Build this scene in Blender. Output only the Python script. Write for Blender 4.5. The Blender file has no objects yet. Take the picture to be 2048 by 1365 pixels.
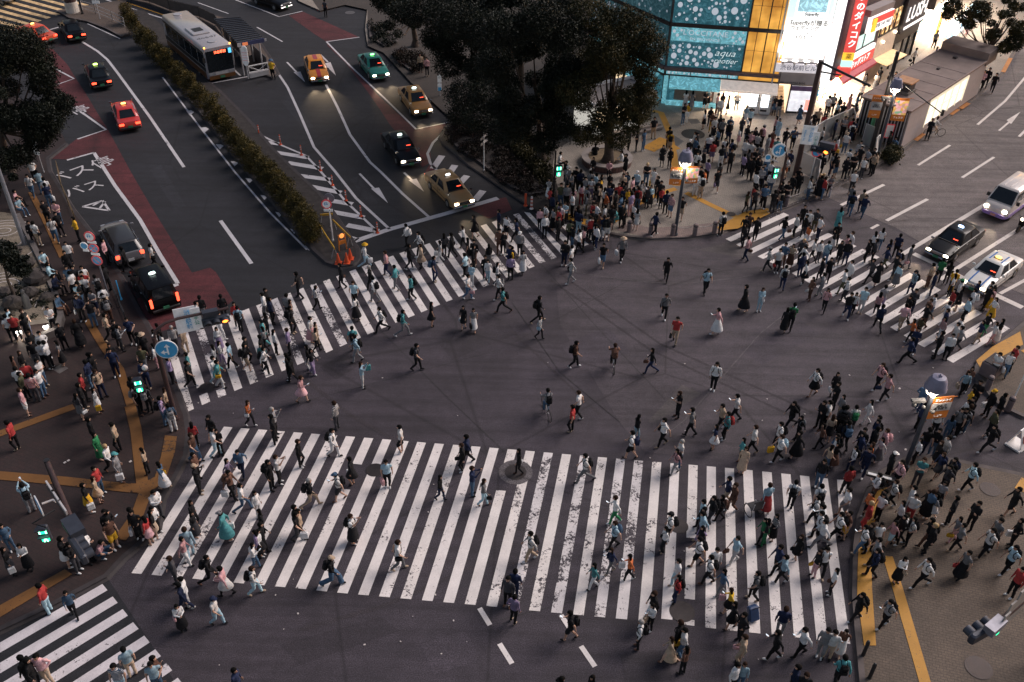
import bpy, bmesh, math, random
import numpy as np
from mathutils import Vector, Matrix, kdtree
R = math.radians
rnd = random.Random(7)
SC = bpy.context.scene
COL = SC.collection

# ------------------------------------------------------------------ camera
CAMF, PIT, ROL, H = 1852.97, R(37.2997), R(1.2029), 30.3
def _axes():
    cp, sp = math.cos(PIT), math.sin(PIT)
    fw = Vector((0, cp, -sp)); up0 = Vector((0, sp, cp)); r0 = Vector((1, 0, 0))
    c, s = math.cos(ROL), math.sin(ROL)
    return r0*c + up0*s, up0*c - r0*s, fw
AX_R, AX_U, AX_F = _axes()
cam = bpy.data.cameras.new('camera'); camo = bpy.data.objects.new('camera', cam); COL.objects.link(camo)
cam.sensor_width = 36; cam.lens = CAMF/2048*36; cam.clip_start = .5; cam.clip_end = 2000
_m = Matrix((AX_R, AX_U, -AX_F)).transposed().to_4x4(); _m.translation = (0, 0, H)
camo.matrix_world = _m; SC.camera = camo

# ------------------------------------------------------------------ sky, dusk light, exposure
W = bpy.data.worlds.new('World'); SC.world = W; W.use_nodes = True
SUN_EL, SUN_AZ = 42, 62          # soft glow of the city coming from the right
_nt = W.node_tree; _bg = _nt.nodes['Background']
_sky = _nt.nodes.new('ShaderNodeTexSky'); _sky.sky_type = 'NISHITA'; _sky.sun_disc = False
_sky.sun_elevation = R(5); _sky.sun_rotation = R(SUN_AZ)
_tint = _nt.nodes.new('ShaderNodeMix'); _tint.data_type = 'RGBA'; _tint.blend_type = 'MULTIPLY'; _tint.inputs[0].default_value = 1; _tint.inputs[7].default_value = (1, .87, .98, 1)
_nt.links.new(_sky.outputs[0], _tint.inputs[6]); _nt.links.new(_tint.outputs[2], _bg.inputs[0]); _bg.inputs[1].default_value = .062
sl = bpy.data.lights.new('sun', 'SUN'); so = bpy.data.objects.new('sun', sl); COL.objects.link(so)
sl.energy = 1.08; sl.angle = R(36); sl.color = (1, .88, .83)
_d = Vector((math.sin(R(SUN_AZ))*math.cos(R(SUN_EL)), math.cos(R(SUN_AZ))*math.cos(R(SUN_EL)), math.sin(R(SUN_EL))))
so.rotation_euler = (-_d).to_track_quat('-Z', 'Y').to_euler(); so.location = (40, 60, 60)
SC.view_settings.view_transform = 'Standard'; SC.view_settings.look = 'None'
SC.view_settings.exposure = 1.68; SC.view_settings.gamma = 1
SC.cycles.max_bounces = 5; SC.cycles.diffuse_bounces = 2; SC.cycles.glossy_bounces = 2; SC.cycles.transparent_max_bounces = 6

# ------------------------------------------------------------------ pixel <-> world
def ray(u, v):
    return (AX_R*((u-1024)/CAMF) - AX_U*((v-682.5)/CAMF) + AX_F)
def at(u, v, z=0.0):
    d = ray(u, v); t = (z-H)/d.z
    return Vector((d.x*t, d.y*t, z))
def proj(p):
    q = Vector(p) - Vector((0, 0, H)); w = q.dot(AX_F)
    return 1024+CAMF*q.dot(AX_R)/w, 682.5-CAMF*q.dot(AX_U)/w
def zof(p, v):
    lo, hi = -1, 60
    for _ in range(40):
        m = (lo+hi)/2
        if proj((p[0], p[1], m))[1] > v: lo = m
        else: hi = m
    return lo
class Plane:                       # a vertical wall standing on the ground line a-b
    def __init__(s, a, b, z0=.15):
        s.o = at(a[0], a[1], z0); e = at(b[0], b[1], z0)-s.o; s.len = e.length; s.d = e.normalized()
        s.n = Vector((s.d.y, -s.d.x, 0))
        if s.n.dot(Vector((0, 0, H))-s.o) < 0 and s.n.y > 0: s.n = -s.n
        s.ang = math.atan2(s.d.y, s.d.x)
    def sz(s, u, v, off=0):
        d = ray(u, v); o = s.o+s.n*off; t = (o-Vector((0, 0, H))).dot(s.n)/d.dot(s.n)
        p = Vector((0, 0, H))+d*t
        return (p-o).dot(s.d), p.z
    def w(s, a, z, off=0):
        p = s.o+s.d*a+s.n*off; return Vector((p.x, p.y, z))

# ------------------------------------------------------------------ materials
MATS = {}
def ramp(nt, fac, stops):
    r = nt.nodes.new('ShaderNodeValToRGB'); e = r.color_ramp.elements
    while len(e) > 1: e.remove(e[-1])
    e[0].position, e[0].color = stops[0][0], (*stops[0][1], 1)
    for p, c in stops[1:]:
        x = e.new(p); x.color = (*c, 1)
    nt.links.new(fac, r.inputs[0]); return r.outputs[0]
def noise(nt, sc, det=3, rough=.6, vec=None, dist=0):
    n = nt.nodes.new('ShaderNodeTexNoise'); n.inputs['Scale'].default_value = sc
    n.inputs['Detail'].default_value = det; n.inputs['Roughness'].default_value = rough; n.inputs['Distortion'].default_value = dist
    if vec is None:
        tc = nt.nodes.new('ShaderNodeTexCoord'); vec = tc.outputs['Object']
    nt.links.new(vec, n.inputs['Vector']); return n.outputs['Fac']
def mix(nt, fac, a, b, mode='MIX'):
    m = nt.nodes.new('ShaderNodeMix'); m.data_type = 'RGBA'; m.blend_type = mode
    for i, x in ((0, fac), (6, a), (7, b)):
        if hasattr(x, 'links'): nt.links.new(x, m.inputs[i])
        elif i == 0: m.inputs[0].default_value = x
        else: m.inputs[i].default_value = (*x, 1)
    return m.outputs[2]
def newmat(name, rough=.7, metal=0):
    m = bpy.data.materials.new(name); m.use_nodes = True
    b = m.node_tree.nodes['Principled BSDF']; b.inputs['Roughness'].default_value = rough; b.inputs['Metallic'].default_value = metal
    MATS[name] = m; return m, m.node_tree, b
def bump(nt, b, h, s=.3, d=.01):
    k = nt.nodes.new('ShaderNodeBump'); k.inputs['Strength'].default_value = s; k.inputs['Distance'].default_value = d
    nt.links.new(h, k.inputs['Height']); nt.links.new(k.outputs[0], b.inputs['Normal'])
def M(name, col=None, rough=.6, metal=0, var=.18, sc=3, coat=0, emit=None, es=0, bmp=0, alpha=1, spec=None):
    if name in MATS: return MATS[name]
    m, nt, b = newmat(name, rough, metal)
    lo = tuple(c*(1-var) for c in col); hi = tuple(min(1, c*(1+var)) for c in col)
    n = noise(nt, sc, 4)
    nt.links.new(ramp(nt, n, [(.3, lo), (.7, hi)]), b.inputs['Base Color'])
    if coat: b.inputs['Coat Weight'].default_value = coat; b.inputs['Coat Roughness'].default_value = .08
    if emit: b.inputs['Emission Color'].default_value = (*emit, 1); b.inputs['Emission Strength'].default_value = es*.6
    if bmp: bump(nt, b, noise(nt, sc*8, 3), bmp)
    if spec is not None: b.inputs['Specular IOR Level'].default_value = spec
    return m
def ground_mat(name, col, hi=None, grain=.5, big=.25, rough=.8):
    m, nt, b = newmat(name, rough)
    hi = hi or tuple(c*1.9 for c in col); lo = tuple(c*.42 for c in col)
    g = noise(nt, 22, 2, .9)
    c1 = ramp(nt, g, [(.36, lo), (.5, col), (.68, hi)])
    c2 = ramp(nt, noise(nt, .22, 5, .65, dist=.6), [(.3, (1-big,)*3), (.7, (1+big,)*3)])
    c3 = ramp(nt, noise(nt, 1.7, 4, .7), [(.35, (.86,)*3), (.65, (1.12,)*3)])
    c = mix(nt, 1, mix(nt, 1, c1, c2, 'MULTIPLY'), c3, 'MULTIPLY')
    mp = nt.nodes.new('ShaderNodeMapping'); mp.inputs['Rotation'].default_value = (0, 0, R(24)); mp.inputs['Scale'].default_value = (.09, 1.5, 1); tcm = nt.nodes.new('ShaderNodeTexCoord'); nt.links.new(tcm.outputs['Object'], mp.inputs['Vector'])
    c = mix(nt, 1, c, ramp(nt, noise(nt, 1.0, 5, .7, mp.outputs[0]), [(.34, (.70,)*3), (.5, (1,)*3), (.66, (1.22,)*3)]), 'MULTIPLY')
    c = mix(nt, ramp(nt, noise(nt, .55, 6, .8, dist=1), [(.60, (0,)*3), (.72, (.5,)*3)]), c, tuple(x*.5 for x in col))
    # darker tyre tracks and old seams
    v = nt.nodes.new('ShaderNodeTexVoronoi'); v.feature = 'DISTANCE_TO_EDGE'; v.inputs['Scale'].default_value = .10
    tc = nt.nodes.new('ShaderNodeTexCoord'); nt.links.new(tc.outputs['Object'], v.inputs['Vector'])
    seam = ramp(nt, v.outputs['Distance'], [(0, (.6,)*3), (.008, (1,)*3)])
    nt.links.new(mix(nt, 1, c, seam, 'MULTIPLY'), b.inputs['Base Color']); bump(nt, b, g, .5, .006); return m
def paint_mat(name, col, base, wear=.5, sc=1.6):
    m, nt, b = newmat(name, .65)
    a = noise(nt, sc, 6, .75); f = noise(nt, 9, 5, .8)
    s = nt.nodes.new('ShaderNodeMath'); s.operation = 'ADD'; nt.links.new(a, s.inputs[0]); nt.links.new(f, s.inputs[1])
    h = nt.nodes.new('ShaderNodeMath'); h.operation = 'MULTIPLY'; h.inputs[1].default_value = .5; nt.links.new(s.outputs[0], h.inputs[0])
    lo_ = nt.nodes.new('ShaderNodeMath'); lo_.operation = 'MULTIPLY_ADD'; lo_.inputs[1].default_value = .26; nt.links.new(noise(nt, .33, 2), lo_.inputs[0]); nt.links.new(h.outputs[0], lo_.inputs[2]); wear += .13
    mask = ramp(nt, lo_.outputs[0], [(wear, (0,)*3), (wear+.012, (1,)*3)])
    pc = ramp(nt, noise(nt, .9, 5, .7), [(.3, tuple(c*.78 for c in col)), (.65, col)])
    pc = mix(nt, 1, pc, ramp(nt, noise(nt, 30, 2), [(.35, (.86,)*3), (.6, (1,)*3)]), 'MULTIPLY')
    nt.links.new(mix(nt, mask, pc, base), b.inputs['Base Color']); return m
def brick_mat(name, c1, c2, mortar, w, h, rot=0, rough=.8, ms=.012, big=.2):
    m, nt, b = newmat(name, rough)
    tc = nt.nodes.new('ShaderNodeTexCoord'); mp = nt.nodes.new('ShaderNodeMapping'); mp.inputs['Rotation'].default_value = (0, 0, R(rot))
    nt.links.new(tc.outputs['Object'], mp.inputs['Vector'])
    k = nt.nodes.new('ShaderNodeTexBrick'); nt.links.new(mp.outputs[0], k.inputs['Vector'])
    k.inputs['Scale'].default_value = 1; k.inputs['Brick Width'].default_value = w; k.inputs['Row Height'].default_value = h
    k.inputs['Mortar Size'].default_value = ms; k.inputs['Color1'].default_value = (*c1, 1); k.inputs['Color2'].default_value = (*c2, 1); k.inputs['Mortar'].default_value = (*mortar, 1)
    c = mix(nt, 1, k.outputs['Color'], ramp(nt, noise(nt, .35, 5, .7), [(.3, (1-big,)*3), (.7, (1+big,)*3)]), 'MULTIPLY')
    c = mix(nt, 1, c, ramp(nt, noise(nt, 18, 2, .8), [(.35, (.75,)*3), (.65, (1.2,)*3)]), 'MULTIPLY')
    nt.links.new(c, b.inputs['Base Color']); return m
def glow(name, col, s, var=0, sc=2):
    if name in MATS: return MATS[name]
    if s < 1.3: s *= .62
    m, nt, b = newmat(name, .5)
    b.inputs['Base Color'].default_value = (*col, 1)
    if var:
        c = ramp(nt, noise(nt, sc, 4, .8), [(.35, tuple(x*(1-var) for x in col)), (.65, col)]); nt.links.new(c, b.inputs['Emission Color'])
    else: b.inputs['Emission Color'].default_value = (*col, 1)
    b.inputs['Emission Strength'].default_value = s; return m

# ------------------------------------------------------------------ mesh building
class MB:
    def __init__(s): s.v = []; s.f = []; s.m = []
    def add(s, vs, fs, mi=0):
        k = len(s.v); s.v += [tuple(x) for x in vs]; s.f += [tuple(i+k for i in f) for f in fs]; s.m += [mi]*len(fs); return s
    def box(s, c, d, rz=0, mi=0, tilt=None, bev=0):
        x, y, z = d[0]/2, d[1]/2, d[2]/2
        if bev:
            q = min(bev, x*.9, y*.9, z*.9); vs = []
            prof = [(-z, q), (-z+q, 0), (z-q, 0), (z, q)]
            for zz, ins in prof:
                a, b = x-ins, y-ins
                for px, py in ((a-q, -b), (a, -b+q), (a, b-q), (a-q, b), (-a+q, b), (-a, b-q), (-a, -b+q), (-a+q, -b)): vs.append((px, py, zz))
            fs = [tuple(range(7, -1, -1)), tuple(range(24, 32))]
            for r in range(3):
                for i in range(8): j = (i+1) % 8; fs.append((r*8+i, r*8+j, r*8+8+j, r*8+8+i))
        else:
            vs = [(i, j, k) for k in (-z, z) for i, j in ((-x, -y), (x, -y), (x, y), (-x, y))]
            fs = [(3, 2, 1, 0), (4, 5, 6, 7), (0, 1, 5, 4), (1, 2, 6, 5), (2, 3, 7, 6), (3, 0, 4, 7)]
        m = Matrix.Rotation(rz, 3, 'Z')
        if tilt is not None: m = m @ tilt
        return s.add([m @ Vector(p)+Vector(c) for p in vs], fs, mi)
    def tube(s, pts, r, n=8, mi=0, cap=True, sq=1):
        pts = [Vector(p) for p in pts]; rr = r if isinstance(r, (list, tuple)) else [r]*len(pts)
        vs = []; a = None
        for i, p in enumerate(pts):
            t = (pts[min(i+1, len(pts)-1)]-pts[max(i-1, 0)]).normalized()
            if a is None: a = t.orthogonal().normalized() if abs(t.z) < .9 else Vector((1, 0, 0))
            a = (a-t*a.dot(t)).normalized(); b = t.cross(a)
            for k in range(n):
                q = 2*math.pi*k/n; vs.append(p+(a*math.cos(q)+b*math.sin(q)*sq)*rr[i])
        fs = [(i*n+k, i*n+(k+1) % n, (i+1)*n+(k+1) % n, (i+1)*n+k) for i in range(len(pts)-1) for k in range(n)]
        if cap: fs += [tuple(range(n-1, -1, -1)), tuple((len(pts)-1)*n+k for k in range(n))]
        return s.add(vs, fs, mi)
    def cyl(s, p, r, h, n=16, mi=0, r2=None): return s.tube([p, (p[0], p[1], p[2]+h)], [r, r if r2 is None else r2], n, mi)
    def ball(s, c, r, n=10, mi=0, cut=None):
        rx, ry, rz = r if isinstance(r, (list, tuple)) else (r, r, r); h = max(4, n//2)
        vs = [(c[0], c[1], c[2]-rz)]
        for i in range(1, h):
            t = math.pi*i/h-math.pi/2
            for k in range(n):
                q = 2*math.pi*k/n; vs.append((c[0]+rx*math.cos(t)*math.cos(q), c[1]+ry*math.cos(t)*math.sin(q), c[2]+rz*math.sin(t)))
        vs.append((c[0], c[1], c[2]+rz)); L = len(vs)-1; fs = []
        for k in range(n):
            k2 = (k+1) % n; fs.append((0, 1+k2, 1+k)); fs.append((L, L-n+k, L-n+k2))
            for i in range(h-2): fs.append((1+i*n+k, 1+i*n+k2, 1+(i+1)*n+k2, 1+(i+1)*n+k))
        return s.add(vs, fs, mi)
    def prism(s, poly, z0, z1, mi=0, top=None):
        n = len(poly); A = sum(poly[i][0]*poly[(i+1) % n][1]-poly[(i+1) % n][0]*poly[i][1] for i in range(n))
        if A < 0: poly = poly[::-1]
        vs = [(p[0], p[1], z0) for p in poly]+[(p[0], p[1], z1) for p in poly]
        s.add(vs, [(i, (i+1) % n, n+(i+1) % n, n+i) for i in range(n)]+[tuple(range(n-1, -1, -1))], mi)
        s.add(vs[n:], [tuple(range(n))], mi if top is None else top); return s
    def flat(s, poly, z, mi=0):
        n = len(poly); A = sum(poly[i][0]*poly[(i+1) % n][1]-poly[(i+1) % n][0]*poly[i][1] for i in range(n))
        if A < 0: poly = poly[::-1]
        return s.add([(p[0], p[1], z) for p in poly], [tuple(range(n))], mi)
    def strip(s, pts, w, z, mi=0):          # a flat band of width w along a polyline
        P = [Vector((p[0], p[1], 0)) for p in pts]; L = []; Rr = []
        for i, p in enumerate(P):
            t = (P[min(i+1, len(P)-1)]-P[max(i-1, 0)]).normalized(); n = Vector((-t.y, t.x, 0))*w/2
            L.append(p+n); Rr.append(p-n)
        k = len(P); vs = [(q.x, q.y, z) for q in L+Rr]
        return s.add(vs, [(i, k+i, k+i+1, i+1) for i in range(k-1)], mi)
    def slab(s, pts, z0, z1, th, mi=0):     # upright sheet over a ground polyline
        for a, b in zip(pts, pts[1:]):
            a = Vector((a[0], a[1], 0)); b = Vector((b[0], b[1], 0)); d = b-a
            s.box(((a.x+b.x)/2, (a.y+b.y)/2, (z0+z1)/2), (d.length, th, z1-z0), math.atan2(d.y, d.x), mi)
        return s
    def build(s, name, mats, parent=None, smooth=False, fix=False):
        me = bpy.data.meshes.new(name); me.from_pydata(s.v, [], s.f)
        mats = mats if isinstance(mats, (list, tuple)) else [mats]
        for m in mats: me.materials.append(m)
        if len(mats) > 1: me.polygons.foreach_set('material_index', s.m)
        if fix:
            bm = bmesh.new(); bm.from_mesh(me); bmesh.ops.recalc_face_normals(bm, faces=bm.faces); bm.to_mesh(me); bm.free()
        if smooth:
            me.polygons.foreach_set('use_smooth', [True]*len(me.polygons))
            try: me.set_sharp_from_angle(angle=R(40))
            except Exception: pass
        me.update(); o = bpy.data.objects.new(name, me); COL.objects.link(o)
        if parent: o.parent = parent
        return o
def tag(o, label, cat, group=None, kind=None):
    if label: o['label'] = label
    if cat: o['category'] = cat
    if group: o['group'] = group
    if kind: o['kind'] = kind
    return o
def thing(name, loc, rz, label, cat, group=None):
    o = bpy.data.objects.new(name, None); COL.objects.link(o); o.location = loc; o.rotation_euler = (0, 0, rz)
    o.empty_display_size = .2
    return tag(o, label, cat, group)
def struct(o): o['kind'] = 'structure'; return o
def copy_tree(o, parent=None):
    c = o.copy(); COL.objects.link(c)
    if parent: c.parent = parent
    for ch in list(o.children): copy_tree(ch, c)
    return c
def lettering(s, size, mat, parent, loc, rot=(math.pi/2, 0, 0), ext=.01, name='lettering', align='CENTER', shear=0, sx=1, off=0):
    cu = bpy.data.curves.new(name, 'FONT'); cu.body = s; cu.size = size; cu.extrude = ext; cu.align_x = align; cu.align_y = 'CENTER'; cu.shear = shear
    cu.resolution_u = 2; cu.offset = off; cu.space_line = .95
    t = bpy.data.objects.new(name, cu); COL.objects.link(t)
    dg = bpy.context.evaluated_depsgraph_get(); me = bpy.data.meshes.new_from_object(t.evaluated_get(dg))
    bpy.data.objects.remove(t); bpy.data.curves.remove(cu); me.materials.clear(); me.materials.append(mat)
    o = bpy.data.objects.new(name, me); COL.objects.link(o); o.location = loc; o.rotation_euler = rot; o.scale = (sx, 1, 1)
    if parent: o.parent = parent
    return o
def px(*uv, z=0.0): return [at(u, v, z) for u, v in uv]

# ================================================================== GROUND
A_MID = (.041, .0335, .0425); A_DARK = (.0150, .0150, .0190); A_RIGHT = (.108, .092, .092)
m_mid = ground_mat('asphalt_violet_grey', A_MID); m_dark = ground_mat('asphalt_new_dark', A_DARK, big=.2); m_right = ground_mat('asphalt_worn_grey', A_RIGHT, tuple(c*1.9 for c in A_RIGHT))
m_red = ground_mat('asphalt_red_coating', (.080, .015, .019), (.13, .030, .033), big=.3)
m_white = paint_mat('road_paint_white', (.85, .79, .76), A_MID, .588)
m_whiteL = paint_mat('road_paint_white_clean', (.60, .58, .60), A_DARK, .60)
m_worn = paint_mat('road_paint_white_worn', (.84, .78, .74), A_MID, .565)
m_wornx = paint_mat('road_paint_very_worn', (.78, .73, .72), A_MID, .515, 1.1)
m_whiteR = paint_mat('road_paint_white_right', (.72, .66, .62), A_RIGHT, .61)
m_yel = paint_mat('paint_yellow', (.62, .30, .03), A_DARK, .58)
g = MB(); g.flat([(-700, -300), (700, -300), (700, 900), (-700, 900)], 0); struct(g.build('ground', m_mid))
def sheet(name, polys, z, mat):
    b = MB()
    for i, p in enumerate(polys): b.flat(px(*p), z+i*.0012)
    return struct(b.build(name, mat))
# newer dark asphalt of the bus street (left) and worn grey road (right)
sheet('road_bus_street', [[(-1500, -500), (820, -190), (900, 120), (1100, 400), (1128, 436), (640, 570), (470, 625), (300, 690), (40, 700), (-1500, 640)]], .004, m_dark)
sheet('road_bus_street_lower', [[(-1200, 1160), (215, 1156), (310, 1300), (420, 1480), (420, 3500), (-1200, 3500)]], .004, m_dark)
sheet('road_right', [[(1640, 388), (1720, 425), (1790, 455), (1850, 490), (1925, 530), (2000, 570), (2100, 610), (2900, 700), (3200, -300), (2300, -420), (2048, 60), (1950, 190), (1850, 268), (1760, 330)]], .004, m_right)
sheet('road_patch', [[(1296, 843), (1364, 770), (1404, 788), (1310, 846)], [(1395, 500), (1440, 490), (1560, 440), (1500, 520)]], .005, m_dark if False else ground_mat('asphalt_patch', (.072, .062, .064)))
m_midl = ground_mat('asphalt_lighter_violet', (.057, .047, .056))
sheet('road_centre_right', [[(1110, 545), (1300, 480), (1440, 470), (1500, 440), (1574, 420), (1640, 392), (1720, 425), (1850, 492), (2000, 572), (2100, 612), (2300, 700), (2300, 830), (2040, 832), (1960, 760), (1930, 740), (1760, 930), (1700, 945), (1500, 925), (1290, 905), (1240, 846), (1178, 742), (1120, 650)]], .0045, m_midl)
# red lane coating
sheet('red_lane_left', [
    [(84, 98), (105, 98), (135, 130), (152, 158), (105, 174), (92, 128)], [(105, 174), (152, 158), (170, 185), (192, 222), (216, 260), (170, 224), (128, 203)],
    [(216, 260), (262, 345), (300, 410), (384, 546), (357, 568), (280, 440), (189, 305), (134, 320), (104, 318), (126, 300), (154, 278)],
    [(357, 568), (384, 546), (420, 536), (432, 545), (466, 602), (440, 622), (300, 672), (290, 655), (264, 602), (330, 575)]], .008, m_red)
sheet('red_lane_middle', [
    [(578, 32), (606, 24), (719, 75), (653, 84), (628, 68)], [(653, 84), (700, 132), (760, 195), (832, 260), (895, 246), (860, 295), (862, 325), (845, 335), (820, 300), (780, 250), (740, 190), (690, 125), (655, 92)],
    [(862, 325), (903, 392), (955, 408), (1012, 395), (1024, 420), (978, 438), (940, 418), (880, 380), (850, 345)]], .008, m_red)

# pavements: raised plates with kerb stones
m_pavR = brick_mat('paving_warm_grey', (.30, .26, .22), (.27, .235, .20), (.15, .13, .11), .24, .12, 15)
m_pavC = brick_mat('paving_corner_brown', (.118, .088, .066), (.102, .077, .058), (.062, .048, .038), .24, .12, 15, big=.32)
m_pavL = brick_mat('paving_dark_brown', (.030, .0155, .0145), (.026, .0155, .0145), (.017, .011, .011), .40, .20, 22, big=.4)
m_pavM = brick_mat('paving_brown', (.12, .085, .066), (.10, .074, .06), (.05, .04, .034), .3, .15, -30)
m_kerb = M('kerb_stone', (.085, .070, .068), .8, var=.3, sc=2)
m_kerbd = M('kerb_stone_dark', (.036, .030, .032), .8, var=.3, sc=2)
def pavement(name, uv, mat, kerb=m_kerb, edge=None, h=.15):
    P = px(*uv); o = struct(MB().prism([(p.x, p.y) for p in P], -.05, h, 0, 1).build(name, [kerb, mat]))
    if edge:
        e = px(*[uv[i] for i in edge]); pts = []
        b = MB(); b.strip([(p.x, p.y) for p in e], .22, h+.004)
        A = sum(P[i].x*P[(i+1) % len(P)].y-P[(i+1) % len(P)].x*P[i].y for i in range(len(P))); sg = 1 if A > 0 else -1; o1 = []
        for i, p in enumerate(e):      # splayed kerb face
            t = (e[min(i+1, len(e)-1)]-e[max(i-1, 0)]).normalized(); fw = 1 if list(edge)[-1] > list(edge)[0] else -1; o1.append(p+Vector((t.y, -t.x, 0))*sg*fw*.20)
        k = len(e); b.add([(p.x, p.y, h+.002) for p in e]+[(p.x, p.y, .010) for p in o1], [(i, i+1, k+i+1, k+i) for i in range(k-1)])
        struct(b.build(name+'_kerb', kerb))
    return o
LP = [(125, 272), (134, 290), (96, 320), (100, 345), (118, 375), (145, 420), (180, 465), (215, 512), (250, 570), (280, 628), (303, 668), (318, 700), (334, 745), (356, 790), (372, 835), (377, 870), (372, 915), (352, 955), (325, 1000), (315, 1063), (250, 1116), (213, 1156), (100, 1216), (0, 1263), (-160, 1330), (-900, 1200), (-900, 300), (-200, 120), (40, 200)]
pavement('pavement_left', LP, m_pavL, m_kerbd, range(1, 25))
RP = [(905, 240), (880, 278), (938, 330), (1024, 388), (1075, 420), (1128, 436), (1185, 462), (1240, 474), (1300, 480), (1372, 478), (1440, 468), (1500, 440), (1574, 417), (1641, 390), (1711, 352), (1756, 333), (1811, 300), (1849, 270), (1947, 198), (2002, 150), (2027, 105), (2100, 0), (2200, -420), (400, -500), (560, -90), (597, 5), (640, 24), (690, 12), (725, -30), (735, 20), (730, 60), (735, 92), (767, 106), (822, 165)]
pavement('pavement_plaza', RP, m_pavR, m_kerb, list(range(0, 23)))
pavement('pavement_right', [(2300, 560), (2060, 640), (2000, 690), (1958, 724), (1950, 745), (1965, 775), (1988, 805), (2012, 820), (2048, 837), (2300, 900)], m_pavC, m_kerb, range(1, 9))
pavement('pavement_lower_right', [(2300, 1010), (2048, 955), (1962, 937), (1915, 926), (1860, 917), (1810, 922), (1765, 948), (1735, 990), (1717, 1040), (1710, 1098), (1708, 1198), (1713, 1260), (1718, 1311), (1726, 1400), (1780, 2300), (2700, 2300)], m_pavC, m_kerb, range(1, 14))
pavement('pavement_corner', [(116, 24), (138, 20), (250, 2), (262, 20), (262, 70), (245, 76), (215, 60), (175, 45), (140, 38)], m_pavM, m_kerb, [0, 8, 7, 6, 5])
pavement('pavement_far_left', [(1500-1800, -60), (250, -60), (210, -12), (120, 0), (60, -5)], m_pavM)
# light granite band along the plaza's rounded kerb, brick zones
b = MB(); b.strip(px((1010, 392), (1075, 424), (1128, 441), (1190, 467), (1300, 488-4), (1372, 481), (1450, 469)), .4, .002); struct(b.build('gutter', m_kerbd))
b = MB(); b.strip(px((1240, 452), (1300, 466), (1372, 464), (1440, 455), z=.15), 1.3, .156); struct(b.build('paving_band', brick_mat('paving_pink_band', (.26, .19, .17), (.2, .15, .14), (.1, .08, .07), .2, .1, 40)))
b = MB()
for q in [[(1374, 238), (1395, 238), (1402, 247), (1383, 249)], [(1330, 275), (1342, 268), (1368, 283), (1350, 298)], [(1498, 225), (1540, 227), (1530, 240), (1500, 238)]]: b.flat(px(*q, z=.15), .156)
for q in [[(104, 739), (122, 729), (137, 737), (119, 748)]]: b.flat(px(*q, z=.15), .156)
struct(b.build('steel_covers', M('steel_cover', (.12, .11, .11), .5, .3)))
# bright tiled apron in front of the shops
b = MB(); b.flat(px((1322, 206), (1425, 214), (1500, 228), (1640, 236), (1760, 180), (1850, 100), (1900, 40), (2000, 60), (1930, 100), (1790, 200), (1700, 262), (1560, 300), (1440, 262), (1370, 240), z=.15), .155); struct(b.build('apron_paving', brick_mat('apron_tiles', (.36, .31, .265), (.335, .29, .25), (.25, .22, .19), .6, .3, 15)))

b = MB(); b.flat(px((905, 241), (880, 279), (938, 331), (1024, 389), (1075, 421), (1108, 430), (1122, 395), (1105, 340), (1110, 300), (1180, 262), (1240, 230), (1200, -300), (560, -90), (640, 22), (690, 10), (735, 20), (735, 92), (767, 106), (822, 165), z=.15), .1545); struct(b.build('paving_under_trees', brick_mat('paving_dim_brown', (.060, .047, .040), (.048, .040, .035), (.03, .024, .02), .3, .15, -30)))  # unlit ground under the crowns, its shade put into darker paving colours
# tactile yellow paving
m_tac = paint_mat('tactile_yellow', (.56, .27, .030), (.16, .10, .045), .585, 2.5)
m_tacd = paint_mat('tactile_ochre_dark', (.20, .088, .022), (.05, .03, .02), .58, 2.5)
TZ = [.158]
def tactile(pts, w, mat, nm):
    TZ[0] += .0012; b = MB(); b.strip(px(*pts, z=.15), w, TZ[0]); return struct(b.build(nm, mat))
for pts, w in [([(1306, 222), (1322, 226), (1338, 262), (1348, 312), (1352, 350), (1352, 372)], .5), ([(1372, 386), (1425, 412), (1478, 437)], .45), ([(1275, 408), (1330, 384), (1352, 378)], .45), ([(1296, 300), (1332, 279)], 1.1), ([(1338, 290), (1354, 300)], .7), ([(1120, 428), (1175, 446), (1225, 441), (1262, 412)], .7),
               ([(1775, 1113), (1796, 1180), (1828, 1290), (1860, 1400)], .42), ([(2036, 966), (2075, 985)], .9), ([(2046, 700), (2100, 735)], .4)]:
    tactile(pts, w, m_tac, 'tactile_paving')
for q in [[(1434, 455), (1490, 424), (1536, 417), (1540, 428), (1475, 458), (1438, 462)], [(1715, 1140), (1717, 1090), (1728, 1060), (1742, 1058), (1742, 1090), (1744, 1180), (1752, 1292), (1728, 1292), (1714, 1190)], [(1728, 1058), (1748, 985), (1775, 975), (1760, 1010), (1745, 1058)], [(1952, 722), (1985, 694), (2040, 664), (2046, 690), (1990, 722), (1962, 740)]]:
    TZ[0] += .0012; b = MB(); b.flat(px(*q, z=.15), TZ[0]); struct(b.build('tactile_paving', m_tac))
for pts, w in [([(-40, 882), (0, 868), (148, 814)], .45), ([(260, 812), (272, 860), (282, 945), (287, 985)], .5), ([(-40, 950), (0, 952), (130, 963), (265, 978)], .5), ([(295, 975), (275, 1030), (240, 1080)], .55), ([(62, 385), (90, 440), (125, 515)], .35), ([(175, 640), (205, 690), (240, 740), (262, 812)], .4)]:
    tactile(pts, w, m_tacd, 'tactile_paving')
for q in [[(330, 872), (354, 874), (350, 905), (330, 965), (300, 985), (285, 968), (310, 955), (322, 915)], [(0, 1236), (0, 1212), (130, 1140), (145, 1150), (60, 1200)], [(262, 968), (304, 970), (298, 988), (264, 986)]]:
    TZ[0] += .0012; b = MB(); b.flat(px(*q, z=.15), TZ[0]); struct(b.build('tactile_paving', m_tacd))

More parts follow.
